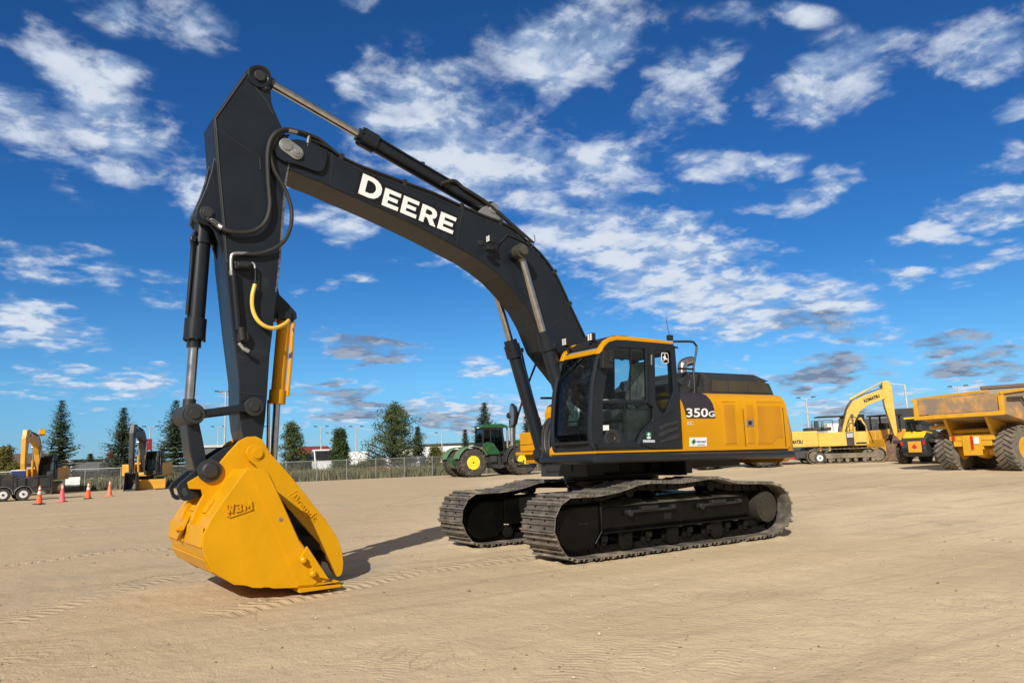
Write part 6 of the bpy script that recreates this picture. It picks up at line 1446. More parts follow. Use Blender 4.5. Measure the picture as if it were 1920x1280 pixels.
# ---- crawler dozer behind them
ZL = ground(1662, 861); zrz = viewyaw(1662)+radians(150)
DZ = thing('bulldozer', 'orange yellow bulldozer half hidden behind the excavator bucket and telehandler', 'bulldozer', ZL, zrz)
for s in (-1, 1): bg_track(DZ, s*.95, 3.3, .95, .55, OLIVE, 30)
q = MB(); q.prism([(-1.6, .6), (-1.6, 1.6), (-.2, 1.7), (.1, 1.9), (1.9, 1.8), (2.0, .6)], -.62, .62); bpart(q, 'body', CYEL, DZ, .05)
q = MB(); q.bx(-1.2, .3, -1.2, -.65, 1.0, 1.5); q.bx(-1.2, .3, .65, 1.2, 1.0, 1.5); q.prism([(-1.9, .7), (-2.0, 1.3), (-1.6, 1.9), (-1.2, 1.5)], -.9, .9); bpart(q, 'fender', CYEL, DZ, .05)
q = MB(); q.prism([(2.5, .1), (2.75, .35), (2.65, .8), (2.8, 1.25), (2.7, 1.25), (2.55, .8), (2.6, .35)], -1.6, 1.6); bpart(q, 'blade', CYEL, DZ, .02)
q = MB(); q.bx(-.9, -.8, -.7, -.6, 1.7, 2.7); q.bx(-.9, -.8, .6, .7, 1.7, 2.7); q.bx(.2, .3, -.7, -.6, 1.9, 2.7); q.bx(.2, .3, .6, .7, 1.9, 2.7); q.bx(-1.0, .4, -.8, .8, 2.7, 2.8); bpart(q, 'roll_cage', BLK, DZ, .02, split=False)
q = MB(); q.bx(-.5, 0, -.3, .3, 1.65, 2.3); bpart(q, 'seat', BLK, DZ, .05)
# dark orange forklift-like loader between excavator boom and bucket
OL = ground(1622, 858); 
LD = thing('wheel_loader', 'orange loader with dark cab in the gap under the pale yellow boom', 'loader', OL, viewyaw(1622)+radians(115))
for x in (0., 2.6):
    for s in (-1, 1): wheel(LD, (x, s*.95, .65), .66, .5, .32, s, lugs=18, lug_h=.05, dish=.2)
q = MB(); q.prism([(-1.5, .7), (-1.5, 1.8), (.6, 1.9), (.8, .7)], -.7, .7); q.prism([(.8, .6), (.9, 1.4), (3.2, 1.2), (3.2, .5)], -.4, .4); bpart(q, 'body', CYEL, LD, .06)
q = MB(); q.prism([(.1, 1.9), (.0, 3.0), (1.2, 3.0), (1.5, 1.7), (.8, 1.2)], -.65, .65); bpart(q, 'cab', BLK, LD, .06)
q = MB(); q.prism([(1.2, 1.4), (3.0, 1.9), (3.9, .8), (3.7, .6), (2.8, 1.5), (1.2, 1.1)], -.5, -.35); q.prism([(1.2, 1.4), (3.0, 1.9), (3.9, .8), (3.7, .6), (2.8, 1.5), (1.2, 1.1)], .35, .5); bpart(q, 'lift_arm', CYEL, LD, .02)
q = MB(); q.prism([(3.7, .1), (3.6, 1.1), (4.3, 1.3), (4.3, 1.2), (3.8, .9), (4.6, .15), (4.6, .05)], -1.2, 1.2); bpart(q, 'bucket', DGREY, LD, .02)

# ---- black machine with roof rack above the telehandler
GL = gat(1700, 62)
def boxvan(name, label, cat, px, depth, rzoff, L, w, h, m_, cabm, z0=.9, wheels=True, cabh=2.6):
    p_ = gat(px, depth); t = thing(name, label, cat, p_, viewyaw(px)+rzoff)
    q = MB(); q.bx(-L/2, L/2, -w/2, w/2, z0, z0+h); bpart(q, 'box_body', m_, t, .04)
    q = MB(); q.bx(-L/2, L/2+1.8, -.4, .4, z0-.25, z0-.01); bpart(q, 'chassis', DGREY, t, 0)
    if cabh:
        q = MB(); x = L/2+.15; q.prism([(x, z0-.4), (x, cabh), (x+.9, cabh), (x+1.3, 1.7), (x+2.3, 1.5), (x+2.4, z0-.4)], -w/2+.1, w/2-.1); cb__ = bpart(q, 'cab', cabm, t, .08)
        q = MB(); q.add([(x+.93, -w/2+.2, cabh-.1), (x+.93, w/2-.2, cabh-.1), (x+1.30, w/2-.2, 1.75), (x+1.30, -w/2+.2, 1.75)], [(0, 1, 2, 3)])
        for s in (-1, 1): q.add([(x+.25, s*(w/2-.095), cabh-.2), (x+.9, s*(w/2-.095), cabh-.2), (x+1.2, s*(w/2-.095), 1.8), (x+.25, s*(w/2-.095), 1.75)], [(0, 1, 2, 3)])
        bpart(q, 'cab_window', BLK, cb__, 0)
    if wheels:
        for x in ((-L/2+1, -L/2+2.1) + ((L/2+1.6,) if cabh else ())):
            for s in (-1, 1): wheel(t, (x, s*(w/2-.2), .5), .5, .3, .28, s, rim=WPAINT, lugs=14, lug_h=.02, dish=.1)
    return t
boxvan('truck', 'white highway truck facing us behind the fence, left of the dark cone-shaped tree', 'truck', 592, 84, pi+radians(14), 5.5, 2.5, 1.5, DGREY, WPAINT, cabh=3.0)
boxvan('trailer', 'white box trailer behind the fence between dark conifer and big pine', 'trailer', 672, 96, radians(84), 2.6, 2.5, 1.7, WPAINT, WPAINT, z0=1.1, cabh=0)
boxvan('trailer', 'low white trailer seen through the trunk of the big pine', 'trailer', 760, 88, radians(70), 4.2, 2.2, 1.3, WPAINT, WPAINT, z0=.7, cabh=0)
boxvan('truck', 'white cabbed flatbed truck in the far yard between the two left spruces', 'truck', 172, 92, radians(100), 4, 2.3, .7, DGREY, WPAINT, cabh=2.4)
boxvan('trailer', 'grey trailer in the far yard just right of the leftmost spruce', 'trailer', 150, 100, radians(86), 6, 2.4, 1.6, GREYW, WPAINT, z0=1.2, cabh=0)
boxvan('truck', 'black truck with tall sides parked behind the dozer and telehandler', 'truck', 1716, 60, radians(95), 3.0, 2.5, 1.7, BLK, DGREY, z0=1.9, cabh=2.6)
boxvan('trailer', 'white trailer far behind the arch of the pale yellow boom', 'trailer', 1588, 85, radians(88), 3.4, 2.4, 2.3, WPAINT, WPAINT, z0=1.0, cabh=0)
boxvan('truck', 'dark truck behind the arm of the pale yellow excavator', 'truck', 1660, 66, radians(92), 3.0, 2.4, 2.0, DGREY, DGREY, z0=1.1, cabh=2.5)

# ---- row of farm machines whose wheels show under the big excavator's body
def farm_tractor(label, px, py_, rzoff, body, rim, k=1., dual=False):
    p_ = ground(px, py_); t = thing('farm_tractor', label, 'tractor', p_, viewyaw(px)+rzoff); t.scale = (k, k, k)
    for s in (-1, 1):
        wheel(t, (0, s*.95, .92), .93, .52, .48, s, rim=rim, lugs=20, lug_h=.06, dish=.3)
        if dual: wheel(t, (0, s*1.6, .92), .93, .5, .48, s, rim=rim, lugs=20, lug_h=.06, dish=.3)
        wheel(t, (2.7, s*.85, .65), .66, .4, .34, s, rim=rim, lugs=18, lug_h=.05, dish=.25)
    q = MB(); q.prism([(-.6, .8), (-.6, 1.4), (.8, 1.5), (1.0, 1.2), (3.4, 1.0), (3.4, .7)], -.35, .35); bpart(q, 'chassis', DGREY, t, .04)
    q = MB(); q.prism([(1.1, 1.15), (1.15, 1.9), (3.1, 1.7), (3.5, 1.45), (3.5, 1.0)], -.42, .42); bpart(q, 'hood', body, t, .06)
    q = MB(); cs = [(-.5, 1.4), (-.6, 2.7), (.9, 2.7), (1.1, 1.5)]
    for y0, y1 in ((-.8, -.75), (.75, .8)): q.prism_holes(cs, [[(-.4, 1.6), (-.45, 2.6), (.8, 2.6), (.95, 1.65)]], y0, y1)
    q.bx(-.6, -.52, -.75, .75, 1.4, 1.7); q.bx(-.6, -.52, -.75, -.68, 1.7, 2.7); q.bx(-.6, -.52, .68, .75, 1.7, 2.7); cb__ = bpart(q, 'cab', BLK, t, .02, split=False)
    q = MB(); q.bx(-.75, 1.0, -.85, .85, 2.7, 2.82); bpart(q, 'cab_roof', body, cb__, .04)
    q = MB()
    for y in (-.77, .77): q.add([(-.42, y, 1.6), (.96, y, 1.62), (.82, y, 2.6), (-.47, y, 2.6)], [(0, 1, 2, 3)])
    bpart(q, 'cab_window', GLASSB, cb__, 0)
    for s in (-1, 1):
        L_ = [(1.06*cos(radians(a)), .92+1.06*sin(radians(a))) for a in range(20, 161, 14)]; L2 = [(1.01*cos(radians(a)), .92+1.01*sin(radians(a))) for a in range(160, 19, -14)]
        q = MB(); q.prism(L_+L2, s*.7, s*1.2); bpart(q, 'fender', body, t, .015)
    return t
farm_tractor('dark farm tractor with pale rims, wheels showing under the cab end', 1330, 877, radians(100), DGREY, WPAINT, 1.15)
farm_tractor('grey farm tractor with dual rear tyres, seen under the yellow engine housing', 1425, 874, radians(100), GREYW, WPAINT, 1.1, dual=True)
farm_tractor('black tractor deepest in the shade behind the slewing ring', 1250, 880, radians(60), BLK, DGREY, 1.05)
p_ = ground(1462, 871); t = thing('mower', 'red rotary mower with small transport wheel, under the tail of the big excavator', 'mower', p_, viewyaw(1462)-radians(85))
q = MB(); q.prism([(-.9, .25), (-1.0, .5), (-.5, .85), (.5, .8), (.9, .3)], -.7, .7); bpart(q, 'deck', mat('mower_red', (.50, .015, .03), .4), t, .05)
q = MB(); q.bx(.8, 2.3, -.08, .08, .45, .6); q.bx(2.0, 2.15, -.6, .3, .3, .5); q.bx(.9, 1.7, -.3, .3, .35, .8); bpart(q, 'drawbar', DGREY, t, .01)
wheel(t, (2.2, -.6, .33), .34, .22, .17, -1, rim=WPAINT, lugs=12, lug_h=.02, dish=.1); wheel(t, (-.3, -.85, .30), .30, .2, .15, -1, rim=DGREY, lugs=12, lug_h=.02, dish=.1)

# ---- black tandem trailer at the left edge
p_ = ground(17, 938.5); t = thing('trailer', 'black tandem-axle utility trailer with silver fenders, at the left edge', 'trailer', p_, viewyaw(17)-radians(84))
for x in (-.42, .55):
    for s in (-1, 1): wheel(t, (x, s*.95, .36), .36, .24, .20, s, rim=WPAINT, lugs=16, lug_h=.02, dish=.12)
for s in (-1, 1):
    for x in (-.42, .55):
        L_ = [(x+.47*cos(radians(a)), .36+.47*sin(radians(a))) for a in range(0, 181, 15)]; L2 = [(x+.44*cos(radians(a)), .36+.44*sin(radians(a))) for a in range(180, -1, -15)]
        q = MB(); q.prism(L_+L2, s*.80, s*1.10); bpart(q, 'fender', GALV, t, .006)
q = MB(); q.bx(-3.8, 1.9, -.85, .85, .50, .68); q.bx(1.9, 2.0, -.85, .85, .3, 1.6); q.prism([(-3.8, .7), (-3.8, 1.5), (.2, 1.5), (.25, .7)], -.85, -.78)
q.prism([(.25, .7), (.25, 1.15), (1.4, 1.35), (1.9, 1.3), (1.9, .7)], -.80, .80); bpart(q, 'bed', DGREY, t, .02, split=False)
q = MB()
for x in (-.6, 0, .6, 1.2, 1.85): q.bx(x-.03, x+.03, -.88, -.84, .7, 1.5)
q.bx(-3.8, 1.9, -.88, -.84, 1.34, 1.38); bpart(q, 'side_rail', DGREY, t, 0, split=False)
p_ = p_+Vector((0, 0, 1.36)); t = thing('cooler_box', 'blue plastic box standing on the black trailer', 'box', at(33, 905, 45.4), viewyaw(40))
t.location.z = 1.26
q = MB(); q.bx(-.2, .2, -.36, .36, 0, .42); bpart(q, 'box_shell', mat('blue_plastic', (.03, .05, .18), .5), t, .03); q = MB(); q.bx(-.22, .22, -.38, .38, .42, .50); bpart(q, 'lid', WPAINT, t, .02)
# ---- traffic cones
CO = mat('cone_orange', (.85, .12, .03), .5); CP_ = mat('cone_pink', (.80, .13, .16), .5); CF = mat('cone_faded', (.78, .20, .10), .55)
def cone(px, py_, m_, lab, white=True):
    g = ground(px, py_); t = thing('traffic_cone', lab, 'cone', g, random.Random(px).uniform(0, 3), 'cones in a row on the yard')
    q = MB(); q.lathe((0, 0, .04), (0, 0, 1), [(0, .15), (.86, .035), (.87, .02)], 20); bpart(q, 'cone_body', m_, t, 0)
    q = MB(); q.bx(-.20, .20, -.20, .20, 0, .045); bpart(q, 'base', mat('cone_base', (.02, .02, .02), .7) if white else m_, t, .01)
    for z, h in (((.50, .14), (.72, .10)) if white else ((.70, .14),)):
        q = MB(); f = lambda zz: .15-(zz-.04)/.86*.115+.003; q.lathe((0, 0, z), (0, 0, 1), [(0, f(z)), (h, f(z+h))], 20); bpart(q, 'reflective_band', WPAINT if white else mat('pale_band', (.8, .5, .4), .5), t, 0)
cone(73, 945, CO, 'bright orange cone with two white bands, nearest the black trailer'); cone(116, 940, CP_, 'pink cone, second from the left in the row', False)
cone(165, 934.5, CO, 'orange cone with white bands, right of the white board'); cone(205, 930, CF, 'faded orange cone at the right end of the row', False)

# ---- fence
def fpt(s, z=0.): return Vector((FENCE_A[0]+FENCE_D[0]*s, FENCE_A[1]+FENCE_D[1]*s, z))
def fence_s(px):
    d = ray(px, 860); n = Vector((-FENCE_D[1], FENCE_D[0], 0)); t = (Vector((FENCE_A[0], FENCE_A[1], 0))-CAM).dot(n)/d.dot(n); P = CAM+d*t
    return (P.x-FENCE_A[0])*FENCE_D[0]+(P.y-FENCE_A[1])*FENCE_D[1]
s0, s1 = fence_s(-120), fence_s(1180)
if s0 > s1: s0, s1 = s1, s0
fr = thing('chain_link_fence', 'long grey chain-link fence running behind the yard', 'fence', (FENCE_A[0], FENCE_A[1], 0))
O_ = Vector((FENCE_A[0], FENCE_A[1], 0)); s = s0
posts = [fence_s(p_) for p_ in (594, 650, 702, 756, 803)]
sp0 = abs(posts[1]-posts[0]); k0 = posts[0]; s = k0-math.floor((k0-s0)/sp0)*sp0
while s < s1:
    q = MB(); p_ = fpt(s)-O_; q.cyl(p_, p_+Vector((0, 0, 1.78)), .045, n=8); q.cyl(p_+Vector((0, 0, 1.78)), p_+Vector((0, 0, 1.84)), .06, .01, n=8); q.build('fence_post', GALV, fr, split=False); s += sp0
q = MB(); q.cyl(fpt(s0)-O_+Vector((0, 0, 1.72)), fpt(s1)-O_+Vector((0, 0, 1.72)), .03, n=6); q.build('top_rail', GALV, fr)
fm = bpy.data.materials.new('chain_link_mesh'); fm.use_nodes = True; nt = fm.node_tree; p = nt.nodes['Principled BSDF']; p.inputs['Base Color'].default_value = (.25, .26, .25, 1); p.inputs['Metallic'].default_value = .4; p.inputs['Roughness'].default_value = .5
tc = N(nt, 'ShaderNodeTexCoord'); sx = N(nt, 'ShaderNodeSeparateXYZ'); setin(sx, 0, tc.outputs['UV'])
def saw(v): return mth(nt, 'ABSOLUTE', mth(nt, 'SUBTRACT', mth(nt, 'FRACT', v), .5))
u1 = saw(mth(nt, 'ADD', sx.outputs[0], sx.outputs[1])); u2 = saw(mth(nt, 'SUBTRACT', sx.outputs[0], sx.outputs[1]))
setin(p, 'Alpha', mth(nt, 'LESS_THAN', mth(nt, 'MINIMUM', u1, u2), .05))
me = bpy.data.meshes.new('wire_mesh'); P = [fpt(s0)-O_, fpt(s1)-O_, fpt(s1, 1.72)-O_, fpt(s0, 1.72)-O_]; me.from_pydata([tuple(v) for v in P], [], [(0, 1, 2, 3)])
uv = me.uv_layers.new(); Lm = (s1-s0)/.09; 
for i, c_ in enumerate(((0, 0), (Lm, 0), (Lm, 1.72/.09), (0, 1.72/.09))): uv.data[i].uv = c_
me.materials.append(fm); o = bpy.data.objects.new('wire_mesh', me); col.objects.link(o); o.parent = fr
# white board on the fence
q = MB(); d_ = Vector((FENCE_D[0], FENCE_D[1], 0)); n_ = Vector((-FENCE_D[1], FENCE_D[0], 0)); 
if (fpt(0)+n_-CAM).length > (fpt(0)-n_-CAM).length: n_ = -n_
sa, sb = sorted((fence_s(125), fence_s(152.5))); pa, pb = fpt(sa), fpt(sb)
ctr = (pa+pb)/2+n_*.06; zt_ = at(138, 894, (ctr-CAM).dot(Fv))[2]; zb_ = at(138, 918.5, (ctr-CAM).dot(Fv))[2]
t = thing('sign_board', 'blank white board hung on the fence behind the cones', 'board', (ctr.x, ctr.y, zb_), atan2(d_.y, d_.x))
q = MB(); q.bx(-(sb-sa)/2, (sb-sa)/2, -.02, .02, .28*(zt_-zb_), zt_-zb_); q.build('board_face', WPAINT, t); q = MB(); q.bx(-(sb-sa)/2, (sb-sa)/2, -.018, .018, 0, .28*(zt_-zb_)); q.build('board_lower_strip', GREYW, t)
# rusty loose bucket by the fence
p_ = ground(707, 895); t = thing('loose_bucket', 'rusty brown digger bucket standing alone by the fence', 'bucket', p_, viewyaw(707)+pi)
q = MB(); pr = [(-.3, 1.0), (-.45, .5), (-.2, .05), (.35, .0), (.40, .05), (-.12, .12), (-.36, .5), (-.2, .95)]; q.prism(pr, -.85, .85); sdp = [(-.3, 1.0), (-.45, .5), (-.2, .05), (.35, .0), (.30, .5), (.0, 1.0)]; q.prism(sdp, .85, .9); q.prism(sdp, -.9, -.85); bpart(q, 'bucket_shell', RUST, t, .01, split=False)
q = MB(); q.bx(-.55, -.35, -.3, -.22, .5, 1.1); q.bx(-.55, -.35, .22, .3, .5, 1.1); bpart(q, 'ear', RUST, t, .01)

# ---- light poles
def pole(px, top, depth, label, arms='T', slim=1., base=None):
    g = gat(px, depth); P = at(px, top, depth); hgt = P[2]-g[2]; t = thing('light_pole', label, 'light pole', g, viewyaw(px)+pi/2, 'lamp posts round the yard')
    q = MB(); q.cyl((0, 0, 0), (0, 0, hgt), .14*slim, .08*slim, n=10); q.build('post', POLE, t)
    m_ = DGREY if arms != 'L' else POLE
    if arms == 'T': L_ = [((0, 0, hgt-.15), (-.85, 0, hgt+.12)), ((0, 0, hgt-.15), (.85, 0, hgt+.12))]
    elif arms == 'L': L_ = [((0, 0, hgt-.1), (1.7, 0, hgt+.25))]
    elif arms == 'l': L_ = [((0, 0, hgt-.1), (.9, 0, hgt+.15))]
    else: L_ = [((0, 0, hgt-.3), (a, b, hgt+.1)) for a, b in ((-1.1, 0), (1.1, 0), (-.5, .8), (.5, -.8), (-.2, -.9))]
    for a, b in L_:
        q = MB(); q.cyl(a, b, .05, n=6); o = q.build('lamp_arm', POLE, t); q = MB(); q.box(b, (.5, .3, .12)); q.build('lamp_head', m_, o)
pole(421, 733, 95, 'tall white floodlight mast with a cluster of lamps, right of the arm foot', 'C', 1.2); pole(280, 800, 110, 'white twin-lamp post just right of the second spruce', 'T')
pole(408, 800, 118, 'twin-lamp post close beside the tall floodlight mast', 'T', .8); pole(602, 800, 110, 'twin-lamp post rising over the white truck', 'T'); pole(668, 800, 112, 'twin-lamp post right of the dark conifer', 'T')
pole(507, 800, 118, 'twin-lamp post behind the thumb cylinder rod', 'T', .8); pole(829, 812, 120, 'thin white post without arms over the long white building', 'l', .9)
pole(801, 815, 150, 'thin grey post left of the green tractor', 'l', .7); pole(975, 800, 150, 'thin post behind the mirror of the big excavator', 'l', .6)
pole(1521, 745, 90, 'lamp post with dark twin lamps behind the counterweight', 'T', 1.1); pole(1711, 718, 80, 'tall white post with one long arm, left of the dump truck', 'L', 1.2); pole(1812, 723, 90, 'post with small lamps behind the dump body', 'T', 1.); pole(623, 812, 130, 'slender curved-arm post left of the dark conifer', 'l', .5)
g = gat(1614, 130); hgt = at(1612, 765, 130)[2]-g[2]; t = thing('utility_pole', 'dark wooden power pole with crossarms beneath the pale yellow boom', 'power pole', g, viewyaw(1612)+pi/2)
q = MB(); q.cyl((0, 0, 0), (0, 0, hgt), .22, .14, n=8); WD = mat('dark_wood', (.10, .09, .08), .8); q.build('post', WD, t); 
for z, w in ((.6, 2.6), (2.2, 3.2), (4.2, 1.6)): q = MB(); q.bx(-w/2, w/2, -.12, .12, hgt-z-.1, hgt-z+.12); q.build('crossarm', WD, t)

# ---- buildings
def building(label, px, depth, rzoff, L, w, h, wall, roofm, name='building', pitch=.0, wins=(), cat='building'):
    g = gat(px, depth); t = thing(name, label, cat, g, viewyaw(px)+rzoff)
    q = MB(); q.bx(-L/2, L/2, -w/2, w/2, 0, h); wl = q.build('wall', wall, t)
    q = MB()
    if pitch: q.add([(-L/2-.5, -w/2-.5, h), (L/2+.5, -w/2-.5, h), (L/2+.5, w/2+.5, h), (-L/2-.5, w/2+.5, h), (-L/2+1, 0, h+pitch), (L/2-1, 0, h+pitch)], [(0, 1, 5, 4), (1, 2, 5), (2, 3, 4, 5), (3, 0, 4), (0, 1, 2, 3)])
    else: q.bx(-L/2-.2, L/2+.2, -w/2-.2, w/2+.2, h, h+.35)
    q.build('roof', roofm, t, split=False)
    for (x0, x1, z0, z1) in wins:
        for s in (-1, 1): q = MB(); q.bx(x0, x1, s*w/2-.05, s*w/2+.05, z0, z1); q.build('window', DGREY, t, split=False)
    return t
building('pale house with brown pitched roof behind the left excavator', 52, 105, radians(90), 9, 10, 2.9, CONC, ROOFB, 'house', 1.5, [(-3.8, -2.6, .9, 2.2), (-1.2, 0, .9, 2.2), (1.4, 2.6, .9, 2.2)])
building('low grey building with flat roof behind the quick coupler', 407, 120, radians(88), 7, 7, 4.6, GREYW, CONC, 'building', 0, [(-2.5, -1.2, 1, 2.2), (1, 2.4, 1, 2.2)])
building('long white warehouse behind the green tractor', 905, 140, radians(90), 22, 14, 3.9, WPAINT, DGREY, 'warehouse', 0)
building('small flat white building between pine and warehouse', 800, 150, radians(90), 10, 9, 3.8, CONC, GREYW, 'building', 0, [(-3, -2, 1, 2), (0, 1, 1, 2)])
building('red roofed shed behind the white truck', 585, 125, radians(90), 7, 6, 3.2, GREYW, mat('red_roof', (.20, .035, .02), .7), 'shed', 1.2)
building('grey industrial shed in the far yard left of the second spruce', 185, 125, radians(90), 9, 8, 3.2, GREYW, DGREY, 'shed', 0, [(-3, -1.5, .6, 2.4), (1, 2.5, .6, 2.4)])
building('brown building just above the dump body at the right edge', 1925, 90, radians(90), 7, 8, 6.9, mat('tan_wall', (.27, .24, .19), .7), ROOFB, 'building', 0)
building('pale low building far behind the pale yellow excavator', 1640, 140, radians(90), 16, 10, 4.6, mat('cream_wall', (.52, .46, .36), .7), mat('tan_roof', (.45, .36, .25), .7), 'building', 0)
def tank(px, depth, r_, h, label):
    g = gat(px, depth); t = thing('tank', label, 'tank', g)
    q = MB(); q.lathe((0, 0, 0), (0, 0, 1), [(0, r_), (h, r_), (h+.3*r_, r_*.6), (h+.4*r_, .05)], 20); q.build('shell', WPAINT, t); q = MB(); q.cyl((0, 0, h+.35*r_), (0, 0, h+.35*r_+.5), .12, n=8); q.build('vent', GALV, t)
tank(196, 108, 1.0, 2.2, 'short white tank in the far yard left of the second spruce'); tank(128, 112, .9, 3.0, 'slim white tank behind the leftmost spruce')
for px, top, dp, lab in ((208, 853, 118, 'small red sign high on a post left of the second spruce'), (273, 833, 100, 'red square sign on a post behind the black boomed excavator')):
    g = gat(px, dp); P = at(px, top, dp); h = P[2]-g[2]; t = thing('sign', lab, 'sign', g, viewyaw(px)+pi/2); q = MB(); q.cyl((0, 0, 0), (0, 0, h), .08, n=8); q.build('post', GALV, t); q = MB(); s_ = .5 if px == 208 else .75; q.bx(-s_, s_, -.08, .08, h-s_, h+s_); q.build('sign_face', mat('sign_red', (.28, .01, .015), .5), t)

# ---- trees
def leafmat(name, c, c2):
    m_ = bpy.data.materials.new(name); m_.use_nodes = True; nt = m_.node_tree; p = nt.nodes['Principled BSDF']; tc = N(nt, 'ShaderNodeTexCoord')
    n = noise(nt, tc.outputs['Object'], 1.6, 4); gi = N(nt, 'ShaderNodeNewGeometry'); rn = N(nt, 'ShaderNodeTexWhiteNoise', noise_dimensions='1D'); setin(rn, 'W', gi.outputs['Random Per Island'])
    f = mth(nt, 'ADD', mth(nt, 'MULTIPLY', mapr(nt, n, .3, .7), .6), mth(nt, 'MULTIPLY', rn.outputs[0], .4)); setin(p, 'Base Color', mixc(nt, f, c4(c), c4(c2))); p.inputs['Roughness'].default_value = .75; p.inputs['Specular IOR Level'].default_value = .2; return m_
BARK = mat('bark', (.05, .038, .03), .9, var=.3)
SPR = leafmat('spruce_needles', (.040, .062, .034), (.115, .150, .085)); SPRB = leafmat('rusty_spruce_top', (.09, .055, .03), (.16, .10, .05)); PIN = leafmat('pine_needles', (.045, .066, .022), (.115, .140, .050)); DRK = leafmat('dark_conifer_needles', (.03, .055, .02), (.075, .115, .040)); OLV = leafmat('autumn_leaves', (.075, .078, .018), (.19, .17, .05))
VS = [.22]
def tri_spray(V, F, p, d, side, size, n, rnd, flat=.35):
    for _ in range(n):
        c = p+Vector((rnd.gauss(0, size*.5), rnd.gauss(0, size*.5), rnd.gauss(0, size*VS[0])))
        a = Vector((rnd.uniform(-1, 1), rnd.uniform(-1, 1), rnd.uniform(-flat, flat))).normalized(); b = Vector((rnd.uniform(-1, 1), rnd.uniform(-1, 1), rnd.uniform(-flat, flat))).normalized()
        k = len(V); s = size*rnd.uniform(.5, 1.1); V += [c-a*s*.5, c+a*s*.5, c+b*s*.55]; F.append((k, k+1, k+2))
def spruce(label, px, top, depth, width, seed, m_=SPR, sparse=1., brown=False, name='spruce'):
    rnd = random.Random(seed); g = gat(px, depth); h = at(px, top, depth)[2]-g[2]; R = width/2*depth/FPX*1.28
    t = thing(name, label, 'tree', g, rnd.uniform(0, 6), 'conifers behind the fence')
    q = MB(); q.cyl((0, 0, 0), (0, 0, h*.97), .022*h, .01, n=8); q.build('trunk', BARK, t)
    VS[0] = .13; V = []; F = []; z = h*.05; step = h/25
    while z < h*.985:
        f = 1-z/h; L0 = R*(f**.85)*1.02+.10; nb = max(6, int(13*sqrt(f)*sparse)+3); a0 = rnd.uniform(0, 6)
        for k in range(nb):
            a = a0+2*pi*k/nb+rnd.gauss(0, .16); L = L0*rnd.uniform(.62, 1.15)
            if rnd.random() < .06: continue
            d = Vector((cos(a), sin(a), 0)); n_ = max(3, int(L/.17)); sl = -.06-.30*f+.55*(z/h)+rnd.gauss(0, .05)
            for i in range(n_+1):
                u = (i+.4)/(n_+.4); zz = z+sl*u*L+.22*u*u*L
                tri_spray(V, F, d*(u*L)+Vector((0, 0, zz)), d, 0, .20+.26*(1-u)*min(1, L/1.2)+.03*L, 6 if u < .75 else 4, rnd, .3)
        z += step*rnd.uniform(.75, 1.2)*(.55+.45*f+.12)
    VS[0] = .22
    for k in range(16): tri_spray(V, F, Vector((0, 0, h*(.95+.05*k/16))), None, 0, .10, 2, rnd, 1.)
    q = MB(); q.v = [tuple(v) for v in V]; q.f = F; q.sm = [False]*len(F); q.build('crown', m_, t, norm=False, split=False)
    if brown:
        q = MB(); V = []; F = []
        for k in range(70): u = rnd.random(); zz = h*(.80+.18*u); rr = R*.30*(1-u)+.08; a = rnd.uniform(0, 6.3); tri_spray(V, F, Vector((rr*cos(a)*rnd.random(), rr*sin(a)*rnd.random(), zz)), None, 0, .22, 3, rnd, .6)
        q.v = [tuple(v) for v in V]; q.f = F; q.sm = [False]*len(F); q.build('brown_crown_top', SPRB, t, norm=False, split=False)
    return t
spruce('tall open-branched spruce with a reddish brown tip, leftmost of the three big spruces', 111, 748, 80, 76, 1, brown=True, sparse=.75)
spruce('tall dense spruce, middle one of the three at left', 229, 762, 78, 76, 2); spruce('tall spruce right behind the push link of the big excavator', 327, 748, 78, 84, 3)
spruce('very small spruce in the far yard between the two left spruces', 170, 850, 110, 26, 4); spruce('small spruce right of the black boomed excavator', 303, 840, 105, 26, 14)
spruce('broad spruce rising right above the green tractor cab', 910, 752, 95, 62, 5, sparse=1.2); spruce('little thin spruce over the rear fender of the green tractor', 873, 805, 110, 24, 6); spruce('thin dark spruce at the right foot of the big pine', 784, 799, 92, 36, 7); spruce('narrow spruce behind the boom cylinders and tool box', 990, 755, 100, 32, 8)
